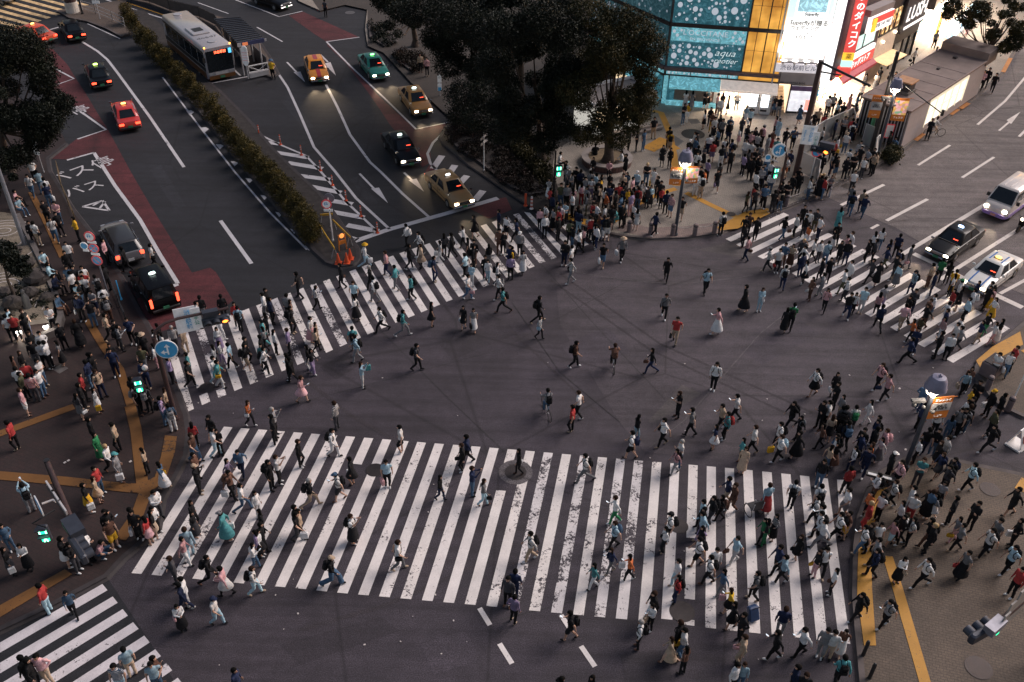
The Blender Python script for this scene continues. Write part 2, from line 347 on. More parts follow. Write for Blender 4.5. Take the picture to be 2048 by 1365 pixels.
# ================================================================== MARKINGS
def interp(d):
    ks = sorted(d); xs = [d[k][0] for k in ks]; ys = [d[k][1] for k in ks]
    return lambda t: (float(np.interp(t, ks, xs)) if ks[0] <= t <= ks[-1] else xs[-1]+(t-ks[-1])*(xs[-1]-xs[-2])/(ks[-1]-ks[-2]) if t > ks[-1] else xs[0]+(t-ks[0])*(xs[1]-xs[0])/(ks[1]-ks[0]),
                      float(np.interp(t, ks, ys)) if ks[0] <= t <= ks[-1] else ys[-1]+(t-ks[-1])*(ys[-1]-ys[-2])/(ks[-1]-ks[-2]) if t > ks[-1] else ys[0]+(t-ks[0])*(ys[1]-ys[0])/(ks[1]-ks[0]))
T1 = interp({0:(448,854),1:(482,857),2:(517,859.5),5:(623,868),7:(692,873),9:(765,879),12:(869.5,887.5),14:(943,893),17:(1051.5,902),19:(1124,908.5),21:(1196,914.7),24:(1304.5,924),27:(1413.5,933),29:(1486,939.5),31:(1562.3,947.5),33:(1637,955.8),34:(1674,960)})
B1 = interp({0:(263,1147),1:(303,1150.3),3:(384.5,1158),5:(467,1166),8:(591,1177),10:(674.3,1186),12:(758,1193.5),15:(886.5,1205),17:(972.4,1212.6),19:(1058,1221.4),21:(1146,1229.7),23:(1231.4,1237.7),26:(1367,1250),28:(1453.6,1261),31:(1588,1274.8),33:(1678,1286)})
T2 = interp({-11:(330,681),-10:(360,669),-9:(391,658),-6:(483,623),-4:(542,601),-1:(619.7,571.2),0:(646,563.7),2:(698.6,543.7),4:(748.7,525.4),6:(798.8,507.3),8:(847.7,491),10:(894,474.8),12:(939,459.7),14:(983.5,445),16:(1026.5,430),17:(1048.3,424.7),18:(1071,428),19:(1100,432),20:(1140,449),21:(1168,462)})
B2 = interp({-11:(372,826),-10:(404,811),-9:(437,797),-8:(469,783),-6:(532,756.6),-4:(594.7,731),-2:(652,706.5),0:(708.6,682),1:(735,669.7),3:(791,646.8),5:(842.6,625.6),7:(893,604.5),10:(966.6,575),14:(1058,537.9),16:(1103,519.9),19:(1166.8,493.6),21:(1209,477)})
def zebra(name, T, B, idx, mats, cut=None, shrink=.5):
    bs = [MB() for _ in mats]
    for i in idx:
        t0, t1, b0, b1 = T(i), T(i+shrink), B(i), B(i+shrink)
        segs = cut.get(i, [(0, 1)]) if cut else [(0, 1)]
        wr = random.Random(i*13+len(idx)); k = wr.choice([0, 0, 0, 1, 1, 2]) if len(mats) > 1 else 0
        if name == 'crossing_stripes': k = 2 if i in (20, 22, 23, 18) else 1 if i in (13, 16, 17, 19, 21, 24, 26, 28) else 0
        for a, c in segs:
            P = [at(*t0).lerp(at(*b0), a), at(*t1).lerp(at(*b1), a), at(*t1).lerp(at(*b1), c), at(*t0).lerp(at(*b0), c)]
            bs[k].flat(P, .012)
    for b, m in zip(bs, mats):
        if b.f: struct(b.build(name, m))
Z3 = [m_white, m_worn, m_wornx]
zebra('crossing_stripes', T1, B1, range(0, 34), Z3, {8: [(0, .2), (.38, 1)], 16: [(0, .12), (.3, 1)], 25: [(0, .98)], 26: [(0, .5), (.56, .86), (.97, 1)]})
b = MB(); b.flat(px((1674, 960), (1694, 961), (1696, 1024), (1678, 1026)), .012); struct(b.build('crossing_stripes', m_white))
zebra('crossing_stripes_far', T2, B2, range(-11, 22), Z3, {-10: [(0, .78), (.88, 1)], -9: [(0, .75), (.9, 1)]})
# right crossing: lower ends measured, far ends measured
L3 = interp({0:(1451,478.5),1:(1472.4,489.8),3:(1515,513.6),5:(1560.5,534.4),6:(1583.6,547),10:(1678,600.5),12:(1729,627.6),14:(1780.2,655),16:(1834,687.8),17:(1863,702.8),18:(1891.7,718.6)})
U3 = interp({0:(1567.3,426),4:(1656,466.5),8:(1747,509),11:(1819,546),13:(1868,573),15:(1923,604),18:(2006,650)})
zebra('crossing_stripes_right', U3, L3, range(0, 19), [paint_mat('road_paint_white_b', (.82, .76, .73), A_MID, .60), m_white, m_worn])
L4 = interp({0:(204.9,1168.8),1:(225.5,1193.8),2:(245.5,1219),3:(266.3,1245.2),4:(288.6,1272),5:(310.6,1299.3),6:(333.2,1326.9),7:(355.7,1356.2),9:(402,1415)})
F4 = interp({0:(0,1286),1:(0,1326.5),2:(0,1369),3:(0,1413),5:(0,1505),9:(0,1700)})
zebra('crossing_stripes_lower_left', L4, F4, range(0, 10), [paint_mat('road_paint_white_c', (.72, .67, .69), A_DARK, .60)])
# far top-left crossing
b = MB()
for i in range(9):
    e = (22+19*i, 62-6.3*i); b.strip(px((e[0]-130, e[1]-35), e), .5, .012)
for i in range(5): b.flat(px((690+i*16, -8+i*7), (712+i*16, -16+i*7), (720+i*16, -10+i*7), (700+i*16, -1+i*7)), .012)
b2 = MB(); b2.strip(px((0, 22), (130, -8)), .2, .016)
struct(b.build('crossing_stripes_distant', M('road_paint_sodium', (.66, .46, .24), .7, var=.45, sc=1.5)))  # warm sodium lamplight put into the stripe colour
def line(pts, w=.15, mat=m_whiteL, z=.014, nm='lane_line'):
    b = MB(); b.strip(px(*pts), w, z); return struct(b.build(nm, mat))
# bus street left
line([(164, 84), (195, 103), (215, 120), (235, 146), (300, 235), (368, 335)], .22)
line([(441, 442), (503, 528)], .24)
line([(325, 155), (400, 255), (470, 345), (540, 426), (614, 500)], .13)
b = MB()
for i in range(9):
    t = i/8; u, v = 372+238*t, 222+270*t; b.flat(px((u, v), (u+10, v-1+4*t), (u+16, v+3), (u+8, v+10)), .013)
struct(b.build('lane_wedge_marks', m_whiteL))
line([(188, 306), (230, 372), (280, 440), (320, 510), (356, 568)], .24)
line([(188, 306), (134, 321)], .2); line([(128, 203), (170, 230), (212, 260), (155, 279)], .18); line([(88, 126), (148, 158), (105, 173)], .16)
line([(356, 569), (340, 575)], .3); line([(100, 60), (128, 52)], .2); line([(175, 48), (240, 78)], .12)
line([(212, 0), (270, 20), (325, 37), (326, 38)], .2); line([(270, 20), (226, 35)], .15)
# middle street
line([(548, 135), (575, 175), (598, 225), (628, 295), (668, 341), (712, 397), (779, 459)], .2)
line([(652, 170), (675, 215), (700, 270), (740, 325), (762, 345), (805, 388), (857, 434)], .2)
line([(704, 485), (780, 459), (895, 427), (996, 397)], .42); line([(704, 485), (716, 478), (700, 474)], .2)
line([(500, 260), (560, 290), (612, 312), (640, 342), (690, 402), (757, 466)], .17)
for a, c in [((519, 285), (606, 312)), ((537, 303), (616, 316)), ((575, 326), (645, 338)), ((583, 350), (660, 360)), ((613, 372), (682, 386)), ((636, 398), (705, 409)), ((662, 424), (728, 436)), ((694, 451), (757, 463)), ((515, 282), (560, 289))]:
    if a[0] in (519,): continue
    line([a, c], .5, nm='hatch_mark')
line([(653, 84), (719, 75)], .15); line([(653, 84), (700, 132), (768, 196), (832, 259), (895, 246)], .16)
line([(902, 252), (866, 286), (855, 308), (861, 328), (880, 347)], .2)
for a in [(884, 312, 866, 338), (910, 331, 890, 360), (934, 352, 912, 375), (966, 382, 949, 402)]: line([(a[0], a[1]), (a[2], a[3])], .5, nm='hatch_mark')
line([(514, 55), (565, 84)], .15); line([(396, 6), (457, 28)], .13); line([(512, 16), (558, 34), (605, 23)], .15); line([(470, 0), (512, 16)], .15)
line([(417, 168), (495, 154)], .15); line([(468, 140), (481, 152)], .15)
def arrow(tail, neck, tip, l, r, mat=m_whiteL):
    b = MB(); b.strip(px(tail, neck), .16, .014); b.flat(px(l, tip, r), .015); struct(b.build('lane_arrow', mat))
arrow((574, 125), (594, 146), (610, 165), (587, 145), (601, 144)); arrow((641, 110), (656, 125), (672, 152), (647, 128), (661, 125))
arrow((719, 348), (748, 378), (776, 407), (742, 378), (758, 376)); arrow((808, 346), (825, 362), (848, 384), (817, 361), (833, 358))
# right street
for pts, w in [([(2100, 90), (2048, 158), (2010, 203), (1955, 250)], .2), ([(1900, 291), (1836, 331)], .2), ([(1988, 315), (1924, 356)], .2), ([(1768, 370), (1682, 411)], .24), ([(1855, 399), (1773, 442)], .24), ([(2052, 260), (2038, 274)], .2), ([(2160, 330), (2048, 362), (1950, 422), (1800, 512)], .3), ([(2300, 300), (2034, 461), (1905, 543), (1880, 560)], .26), ([(2200, 470), (2048, 562), (2000, 588)], .22), ([(1827, 508), (1900, 543), (1990, 590), (2045, 616)], .42), ([(1757, 450), (1742, 458)], .2)]: line(pts, w, m_whiteR)
arrow((1998, 262), (2018, 245), (2041, 224), (2013, 241), (2022, 249), m_whiteR)
# foreground dashes
for a in [((959, 1217), (980, 1251)), ((999, 1288), (1024, 1328)), ((1122, 1231), (1140, 1258)), ((1162, 1293), (1190, 1334))]: line([a[0], a[1]], .2, m_white)
line([(1150, 545), (1200, 553), (1300, 566), (1380, 567), (1480, 556), (1530, 545)], .06, ground_mat('asphalt_old_line', (.09, .08, .085)), nm='worn_line')
line([(1300, 895), (1370, 840), (1520, 668), (1580, 620)], .05, MATS['asphalt_old_line'], nm='worn_line')
line([(1240, 845), (1120, 745), (1024, 605)], .04, ground_mat('asphalt_seam', (.03, .027, .03)), nm='worn_line')
line([(565, 1245), (650, 1200), (720, 1195)], .5, MATS['asphalt_old_line'], nm='worn_line') if False else None
line([(512, 240), (330, 1)], .1, m_yel) if False else None
line([(230, -2), (335, 33)], .16, m_yel, nm='yellow_line'); line([(452, 88), (490, 122)], .2, m_yel, nm='yellow_line')
for a in [((1920, 221), (1936, 210)), ((1830, 285), (1846, 271)), ((2005, 148), (2020, 120)), ((1900, 233), (1915, 222))]: line(list(a), .35, M('kerb_orange', (.42, .16, .03), .7), .158, 'kerb_paint')
# lettering painted in the bus bay
def roadtext(s, c, e, size, mat=m_whiteL, sx=1):
    a = at(*c); d = at(*e)-a; o = lettering(s, size, mat, None, (a.x, a.y, .013), (0, 0, math.atan2(d.y, d.x)), .001, 'road_lettering', sx=sx); return struct(o)
roadtext('バス停', (163, 342), (202, 328), 1.75, sx=.95); roadtext('バス', (168, 378), (190, 371), 1.5, sx=.9)
roadtext('バス停', (118, 234), (150, 224), 1.7)
b = MB()
for pts in [[(165, 414), (205, 402)], [(205, 402), (219, 422)], [(219, 422), (165, 414)], [(186, 412), (200, 404)], [(200, 417), (210, 404)]]: b.strip(px(*pts), .16, .014)
struct(b.build('road_mark_triangle', m_whiteL))
# manholes and repairs
m_mh = M('manhole_iron', (.045, .038, .038), .5, .6, sc=20, bmp=.6)
def disc(u, v, r, mat, z=.020, nm='manhole', zz=0, ring=None):
    p = at(u, v, zz); b = MB(); b.flat([(p.x+r*math.cos(k*.2618), p.y+r*math.sin(k*.2618)) for k in range(24)], zz+z)
    return struct(b.build(nm, mat))
disc(1386, 269, .9, m_mh, zz=.15); disc(750, 941, .42, m_mh); disc(1364, 1224, .50, m_mh); disc(1980, 979, .44, m_mh, zz=.15); disc(1957, 1336, .5, m_mh, zz=.15)
disc(1357, 1053, .42, m_mh); disc(415, 776, .42, m_mh); disc(700, 26, .5, MATS['steel_cover']); disc(1693, 373, .62, MATS['asphalt_old_line'], .012, 'manhole_surround'); disc(1693, 373, .42, m_mh)
disc(1031, 945, .78, MATS['asphalt_old_line'], .014, 'manhole_surround'); disc(1031, 945, .5, m_mh); disc(1462, 437-8, .3, m_mh, zz=.15)

# patched squares, utility cuts, stains and more covers
for q, k in [([(880, 690), (1010, 640), (1035, 668), (905, 720)], .8), ([(1120, 690), (1215, 655), (1262, 705), (1165, 742)], 1.25), ([(640, 735), (700, 700), (735, 722), (672, 760)], .7), ([(1480, 700), (1600, 640), (1640, 668), (1525, 730)], 1.22), ([(560, 1290), (760, 1235), (800, 1262), (600, 1330)], .78), ([(840, 1290), (930, 1262), (962, 1320), (868, 1350)], 1.2), ([(1240, 1310), (1330, 1300), (1345, 1360), (1250, 1365)], .8), ([(1660, 560), (1700, 540), (1712, 552), (1674, 574)], .75)]:
    b = MB(); b.flat(px(*q), .0055); nm = f'asphalt_patch_{int(k*100)}'
    struct(b.build('road_patch', MATS.get(nm) or ground_mat(nm, tuple(c*k for c in A_MID))))
for q in [[(560, 200), (610, 262), (628, 255), (580, 195)], [(300, 340), (350, 420), (372, 412), (322, 330)], [(700, 360), (740, 412), (756, 406), (716, 352)]]: b = MB(); b.flat(px(*q), .0065); struct(b.build('road_patch', MATS.get('asphalt_patch_left') or ground_mat('asphalt_patch_left', tuple(c*1.35 for c in A_DARK))))
for pts, w in [([(720, 620), (900, 800), (1010, 905)], .05), ([(380, 860), (700, 780), (1000, 700), (1260, 560)], .04), ([(1040, 480), (1180, 640), (1330, 800)], .05), ([(1420, 1150), (1700, 1010)], .03), ([(1000, 1240), (1200, 1190)], .04)]: line(pts, w, MATS['asphalt_seam'], .0075, 'worn_line')
m_tread = ground_mat('tyre_scuff', (.036, .029, .035), big=.1)
for pts, w in [([(560, 980-260), (700, 830), (830, 905)], .22), ([(1100, 560), (1300, 700), (1600, 840)], .16), ([(1120, 548), (1320, 688), (1625, 826)], .16), ([(600, 1260), (760, 1215), (980, 1120)], .2), ([(860, 560), (1000, 640), (1200, 830)], .14)]: line(pts, w, m_tread, .0068, 'tyre_mark')

# ================================================================== BUILDINGS
m_black = M('black_paint', (.02, .02, .022), .45); m_dkmetal = M('dark_metal', (.055, .05, .052), .5, .5)
m_grey = M('grey_metal', (.28, .28, .30), .5, .5, var=.15); m_lgrey = M('light_grey_paint', (.45, .44, .45), .5, var=.1)
m_wh = M('white_enamel', (.78, .77, .76), .4, var=.06); m_brn = M('brown_pole_paint', (.060, .036, .036), .5, .2)
m_conc = M('concrete', (.24, .21, .195), .85, var=.2, sc=1.2); m_concd = M('concrete_dark', (.12, .105, .10), .85, var=.25, sc=1.2)
m_wallp = M('wall_pale_panel', (.36, .325, .33), .6, var=.12, sc=1)
def wbox(P, s0, s1, z0, z1, o0, o1, mats, name, parent, b=None, mi=0):
    c = P.w((s0+s1)/2, (z0+z1)/2, (o0+o1)/2); m = b or MB()
    m.box((c.x, c.y, c.z), (abs(s1-s0), abs(o1-o0), abs(z1-z0)), P.ang, mi)
    return m if b else m.build(name, mats, parent)
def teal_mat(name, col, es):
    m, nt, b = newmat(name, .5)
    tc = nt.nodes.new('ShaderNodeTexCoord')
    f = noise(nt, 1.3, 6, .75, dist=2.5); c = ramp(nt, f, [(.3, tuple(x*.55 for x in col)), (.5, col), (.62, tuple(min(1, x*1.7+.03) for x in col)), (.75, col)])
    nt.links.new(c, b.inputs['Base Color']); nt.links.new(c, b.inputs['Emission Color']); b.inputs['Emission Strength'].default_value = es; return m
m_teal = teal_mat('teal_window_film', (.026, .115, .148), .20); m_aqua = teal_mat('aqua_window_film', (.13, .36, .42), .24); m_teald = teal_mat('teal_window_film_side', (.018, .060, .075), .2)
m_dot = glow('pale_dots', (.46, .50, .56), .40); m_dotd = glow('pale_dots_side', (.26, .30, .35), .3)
def orange_mat():
    m, nt, b = newmat('orange_louvre', .5)
    tc = nt.nodes.new('ShaderNodeTexCoord'); w = nt.nodes.new('ShaderNodeTexWave'); w.bands_direction = 'Z'; w.inputs['Scale'].default_value = 3.2; nt.links.new(tc.outputs['Object'], w.inputs['Vector'])
    c = mix(nt, 1, ramp(nt, noise(nt, .5, 2), [(.35, (.42, .17, .025)), (.65, (.95, .48, .09))]), ramp(nt, w.outputs['Fac'], [(.3, (.8,)*3), (.6, (1,)*3)]), 'MULTIPLY')
    nt.links.new(c, b.inputs['Base Color']); nt.links.new(c, b.inputs['Emission Color']); b.inputs['Emission Strength'].default_value = .30; return m
m_or = orange_mat()
g_white = glow('shop_light_white', (1, .90, .78), .5, .6, 1.5); g_warm = glow('shop_light_warm', (1, .74, .46), .8, .5, 2)
def goods_mat(name, es, sc=4, cols=((.9, .85, .8), (.1, .35, .5), (.9, .9, .88), (.8, .2, .12), (.95, .85, .5), (.9, .9, .9))):
    m, nt, b = newmat(name, .5)
    v = nt.nodes.new('ShaderNodeTexVoronoi'); v.inputs['Scale'].default_value = sc
    tc = nt.nodes.new('ShaderNodeTexCoord'); nt.links.new(tc.outputs['Object'], v.inputs['Vector'])
    s = nt.nodes.new('ShaderNodeSeparateColor'); nt.links.new(v.outputs['Color'], s.inputs[0]); n = len(cols)
    r = nt.nodes.new('ShaderNodeValToRGB'); r.color_ramp.interpolation = 'CONSTANT'; e = r.color_ramp.elements
    e[0].position = 0; e[0].color = (*cols[0], 1); e[1].position = 1/n; e[1].color = (*cols[1], 1)
    for i in range(2, n): x = e.new(i/n); x.color = (*cols[i], 1)
    nt.links.new(s.outputs[0], r.inputs[0]); nt.links.new(r.outputs[0], b.inputs['Base Color']); nt.links.new(r.outputs[0], b.inputs['Emission Color']); b.inputs['Emission Strength'].default_value = es; return m
m_goods = goods_mat('lit_goods', .28, 4.5); m_warmgoods = goods_mat('warm_goods', .32, 3.5, ((.9, .55, .2), (.25, .12, .05), (1, .8, .45), (.35, .2, .1), (.8, .45, .15), (.1, .06, .04)))
m_blind = M('shop_shutter_brown', (.20, .13, .11), .6)

# --- corner shop building with the dotted teal facade
P = Plane((1322, 207), (1540, 224)); TOP = 13
cA = thing('cosmetics_store_building', P.w(0, 0), P.ang, 'corner shop building wrapped in teal film with pale dots and orange louvres', 'building')
def lw(o): # keep world placement while parenting to a rotated root
    return o
root = cA; inv = (Matrix.Translation(root.location) @ Matrix.Rotation(P.ang, 4, 'Z')).inverted()
def par(o, rt, nm=None):
    m = (Matrix.Translation(rt.location) @ Matrix.Rotation(rt.rotation_euler.z, 4, 'Z')).inverted(); o.parent = rt
    if o.type == 'MESH':
        o.data.transform(m @ Matrix.Translation(o.location) @ o.rotation_euler.to_matrix().to_4x4() @ Matrix.Diagonal((*o.scale, 1)))
        o.location = (0, 0, 0); o.rotation_euler = (0, 0, 0); o.scale = (1, 1, 1)
    return o
class F:                      # facade helper: everything given in metres along the wall
    def __init__(s, P, rt): s.P = P; s.rt = rt
    def b(s, name, s0, s1, z0, z1, o0, o1, mat):
        return par(wbox(s.P, s0, s1, z0, z1, o0, o1, mat, name, None), s.rt)
    def many(s, name, lst, mat):
        m = MB()
        for q in lst: wbox(s.P, *q, None, None, None, m)
        return par(m.build(name, mat), s.rt)
    def text(s, t, size, a, z, mat, o=.06, sx=1, shear=0, name='lettering', ext=.008, align='CENTER', off=0):
        p = s.P.w(a, z, o); x = lettering(t, size, mat, None, p, (math.pi/2, 0, s.P.ang), ext, name, align, shear, sx, off); return par(x, s.rt)
    def dots(s, s0, s1, z0, z1, n, mat, o=.035, seed=1, name='dot_pattern', r0=.05, r1=.24, avoid=None):
        rr = random.Random(seed); m = MB(); pl = []
        for _ in range(n*12):
            r = rr.choice([r0, r0*1.5, r0*2.1, r0*2.6, r1*.75, r1]); a = rr.uniform(s0+r, s1-r); z = rr.uniform(z0+r, z1-r)
            if any((a-x)**2+(z-y)**2 < (r+q+.05)**2 for x, y, q in pl): continue
            if avoid and any(q[0] < a < q[1] and q[2] < z < q[3] for q in avoid): continue
            pl.append((a, z, r))
            if len(pl) >= n: break
        for a, z, r in pl:
            m.add([s.P.w(a+r*math.cos(k*.3927)*.92, z+r*math.sin(k*.3927), o) for k in range(16)], [tuple(range(16))])
        return par(m.build(name, mat), s.rt)
f = F(P, cA)
f.b('wall', 0, 9.0, 2.7, TOP, -9, -.02, m_concd); f.b('wall', .0, .35, 0, 2.7, -.5, 0, m_aqua)
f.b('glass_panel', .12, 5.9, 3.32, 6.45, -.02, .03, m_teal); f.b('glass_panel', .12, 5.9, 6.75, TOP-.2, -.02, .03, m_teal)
f.b('sign_panel', .16, 5.86, 5.35, 6.43, .03, .055, m_aqua)
f.b('frame', -.02, 8.9, 6.45, 6.75, -.02, .10, m_dkmetal); f.b('ledge', -.1, 8.9, 3.02, 3.3, -.02, .34, M('ledge_stone', (.14, .10, .105), .6))
f.b('frame', 5.86, 5.98, 3.3, TOP, 0, .09, m_dkmetal); f.b('frame', -.06, .12, 2.6, 3.02, 0, .09, m_dkmetal)
for a, c in ((5.98, 6.6), (6.66, 7.32), (7.42, 8.1), (8.16, 8.8)):
    for z0, z1 in ((3.3, 4.95), (5.0, 6.45), (6.75, 8.4), (8.45, 10.2), (10.25, 12.8)): f.b('louvre_panel', a, c, z0, z1, -.02, .04, m_or)
f.b('frame', 7.33, 7.40, 3.3, TOP, 0, .08, m_dkmetal)
f.dots(.2, 5.8, 3.4, 5.3, 46, m_dot, avoid=[(3.6, 5.7, 3.7, 4.9)], seed=3); f.dots(.2, 5.8, 6.8, 9.6, 60, m_dot, seed=5, r1=.28); f.dots(.2, 5.8, 5.38, 6.4, 12, m_dot, .06, seed=9, r1=.18, avoid=[(.9, 4.6, 5.4, 6.4)])
f.text("L'OCCITANE", .56, 2.75, 6.05, m_dot, .062, 1.08); f.text('EN PROVENCE', .27, 2.75, 5.58, m_dot, .062, 1.3)
g_ink = glow('white_script', (.7, .8, .82), .4)
f.text('aqua', .75, 4.45, 4.62, g_ink, .04, 1.15, .35, off=-.008); f.text('réotier', .6, 4.55, 4.0, g_ink, .04, 1.05, .4, off=-.006)
f.b('frieze_panel', .12, 5.75, 2.66, 3.0, 0, .05, m_aqua); f.b('frieze_panel', 5.77, 8.85, 2.66, 3.0, 0, .05, m_or); f.dots(.2, 5.7, 2.68, 2.99, 30, m_dot, .055, 11, r0=.03, r1=.12)
f.many('frame', [(a, a+.06, 2.64, 3.02, 0, .08) for a in (2.0, 4.9, 5.72)]+[(-.05, 8.9, 2.56, 2.66, 0, .12)], m_dkmetal)
def awning(f, s0, s1, z1, z0, out, mat, name='awning', flap=.22):
    P = f.P; m = MB()
    a, b_, c, d = P.w(s0, z1, .06), P.w(s1, z1, .06), P.w(s1, z0, out), P.w(s0, z0, out)
    t = Vector((0, 0, -.05)); m.add([a, b_, c, d, a+t, b_+t, c+t, d+t], [(0, 3, 2, 1), (4, 5, 6, 7), (3, 7, 6, 2), (0, 4, 7, 3), (1, 2, 6, 5)])
    e, g_ = P.w(s0, z0-flap, out), P.w(s1, z0-flap, out); e2, g2 = P.w(s0, z0-flap, out-.03), P.w(s1, z0-flap, out-.03)
    m.add([d, c, g_, e, P.w(s0, z0, out-.03), P.w(s1, z0, out-.03), g2, e2], [(3, 2, 1, 0), (4, 5, 6, 7), (0, 4, 7, 3), (1, 2, 6, 5), (3, 7, 6, 2)])
    return par(m.build(name, mat, fix=True), f.rt)
awning(f, .45, 4.45, 2.55, 2.05, 1.0, m_aqua); awning(f, 4.48, 8.9, 2.55, 2.1, .95, M('awning_cream', (.66, .58, .52), .7, emit=(1, .86, .78), es=.2))
# open shop interior
f.b('interior', 4.5, 8.9, .15, 2.5, -3, -2.9, g_white); f.b('interior_side', 8.82, 8.9, .15, 2.5, -3, -.02, g_white); f.b('interior_side', 4.45, 4.6, .15, 2.5, -3, 0, m_wh)
f.b('shutter', .95, 4.1, .55, 2.1, -.1, -.02, m_blind); f.text("L'OCCITANE", .34, 2.6, 1.55, M('sign_gold', (.3, .2, .12), .4), .0)
f.b('plinth', .35, 4.45, .12, .5, -.1, .25, m_aqua); f.b('window_film', .36, .95, .5, 2.2, -.1, .02, m_teal); f.b('window_film', 4.1, 4.45, .5, 2.2, -.1, .02, m_wh)
f.b('shop_shelf', 5.0, 6.5, .15, 1.7, -2.8, -2.4, m_goods)
for a in (6.85, 7.75):
    v = thing('vending_machine', P.w(a+.43, .15, .35), P.ang, 'white lit vending machine '+('beside the open shop entrance' if a < 7 else 'beside the pale building corner column'), 'vending machine', 'vending machines under the cream awning')
    q = MB(); q.box((0, 0, .93), (.86, .68, 1.86), 0, 0, None, .03); q.build('body', m_wh, v)
    q = MB(); q.box((-.1, -.345, 1.2), (.58, .02, 1.15)); q.build('display', glow('vending_light', (.82, .92, 1), 1.6, .35, 9), v)
    q = MB()
    for k in range(4): q.box((-.1, -.36, .74+k*.27), (.56, .012, .025))
    for k in range(5): q.box((.3, -.35, .75+k*.2), (.08, .012, .06))
    q.box((-.1, -.35, .33), (.5, .02, .16)); q.build('buttons', m_dkmetal, v)
f.b('column', 8.6, 9.0, 0, 2.6, -.4, .1, m_wallp)
# left receding wing
d2 = Vector((math.cos(R(124)), math.sin(R(124)), 0)); P2 = Plane((1322, 207), (1330, 207)); P2.o = P.w(0, .15); P2.d = -d2; P2.n = Vector((P2.d.y, -P2.d.x, 0)); P2.ang = math.atan2(P2.d.y, P2.d.x)
if P2.n.x > 0: P2.n = -P2.n
f2 = F(P2, cA); LW = -10
f2.b('wall', LW, -.05, .1, TOP, -6, -.03, m_concd)
f2.b('glass_panel', LW, -.12, 3.32, 6.45, -.02, .03, m_teald); f2.b('glass_panel', LW, -.12, 6.75, TOP-.2, -.02, .03, m_teald); f2.b('frame', LW, 0, 6.45, 6.75, -.02, .1, m_dkmetal)
f2.b('ledge', LW, .02, 3.02, 3.3, -.02, .3, MATS['ledge_stone']); f2.b('frieze_panel', LW, -.1, 2.66, 3.0, 0, .05, m_aqua); f2.b('frame', LW, 0, 2.56, 2.66, 0, .12, m_dkmetal)
f2.dots(LW, -.2, 3.4, 6.4, 60, m_dotd, seed=21); f2.dots(LW, -.2, 6.8, 10, 50, m_dotd, seed=22)
awning(f2, -4.6, -.5, 2.5, 1.8, 1.1, m_aqua); f2.b('window_film', -1.5, -.1, .2, 2.4, 0, .04, m_teal); f2.b('shop_window', -6, -1.6, .2, 2.4, 0, .04, g_warm)

# --- white billboard building
PB = Plane((1541, 224), (1640, 229)); cB = thing('white_billboard_building', PB.w(0, 0), PB.ang, 'narrow white building with a big floodlit advert and a bright stairway entrance', 'building')
fb = F(PB, cB)
fb.b('wall', -.35, 3.35, 2.5, TOP, -8, 0, m_wallp); fb.b('wall', 3.1, 3.35, 0, 2.5, -8, 0, m_conc); fb.b('corner_trim', -.42, -.30, 0, TOP, -.2, .12, m_lgrey)
fb.b('billboard', -.22, 3.2, 5.9, 7.66, .02, .14, glow('billboard_white', (1, .98, .95), .56)); fb.b('billboard', -.22, 3.2, 7.70, TOP, .02, .14, glow('billboard_pale_blue', (.66, .84, .85), .45))
fb.b('poster', .35, 2.75, 7.86, 12.6, .14, .18, glow('poster_frame_white', (.95, .98, .98), .52)); fb.b('poster_picture', .5, 2.6, 8.22, 12.5, .18, .2, teal_mat('poster_blue_picture', (.30, .52, .60), .3)) 
m_ink = M('printed_grey', (.02, .02, .02), .6); m_ink2 = M('printed_pale_grey', (.08, .08, .08), .6)
fb.text('Superfly', .32, 1.6, 8.04, m_ink, .19, off=.008); fb.text('Superflyが贈る', .46, 1.55, 7.36, m_ink2, .15, off=.006); fb.text('ウェディング', .36, 1.3, 6.95, m_ink2, .15, off=.004); fb.text('&', .26, 1.6, 6.6, m_ink2, .15); fb.text('はなむけ', .36, 1.3, 6.25, m_ink2, .15, off=.004)
fb.b('lit_panel', -.22, 3.2, 4.35, 5.86, .01, .04, glow('floodlit_wall', (1, .95, .90), .3, .6, 1.1)); fb.b('sign_band', -.3, 3.2, 3.55, 4.2, 0, .25, M('sign_band_pale', (.44, .40, .43), .5, emit=(.9, .85, .9), es=.3))  # floodlight on the wall and lift of the dark band put in as emission
fb.text('渋谷駅前ビル', .42, 1.4, 3.9, M('navy_lettering', (.03, .04, .13), .5), .27, 1.1); fb.text('SHIBUYA EKIMAE BLDG', .20, 1.2, 2.62, m_black, .03)
for k in range(4):
    w = PB.w(.15+k*.86, 4.35, .45); l = thing('floodlight', w, PB.ang, ('first', 'second', 'third', 'fourth')[k]+' cone floodlight from the left under the white billboard', 'floodlight', 'floodlights under the billboard')
    q = MB(); q.tube([(0, 0, -.12), (0, 0, 0), (0, 0, .22)], [.05, .08, .26], 12, cap=False); q.build('lamp_shade', m_wh, l)
    q = MB(); q.cyl((0, 0, .17), .2, .03, 12); q.build('lens', glow('floodlight_lens', (1, .95, .9), 6), l)
    q = MB(); q.box((0, .22, -.16), (.05, .5, .05)); q.build('bracket', m_dkmetal, l)
    pl = bpy.data.lights.new('floodlight_beam', 'SPOT'); pl.energy = 120; pl.color = (1, .94, .86); pl.spot_size = R(110); pl.spot_blend = .8; pl.shadow_soft_size = .15; po = bpy.data.objects.new('floodlight_beam', pl); COL.objects.link(po); po.parent = l; po.location = (0, 0, .3); po.rotation_euler = (R(165), 0, 0)
fb.b('stair_interior', -.3, 1.15, .15, 2.45, -2.6, -2.5, glow('stair_light', (1, .84, .62), .7, .3)); fb.b('stair_interior', 1.1, 1.18, .15, 2.45, -2.6, 0, glow('stair_light_side', (1, .72, .45), .6))
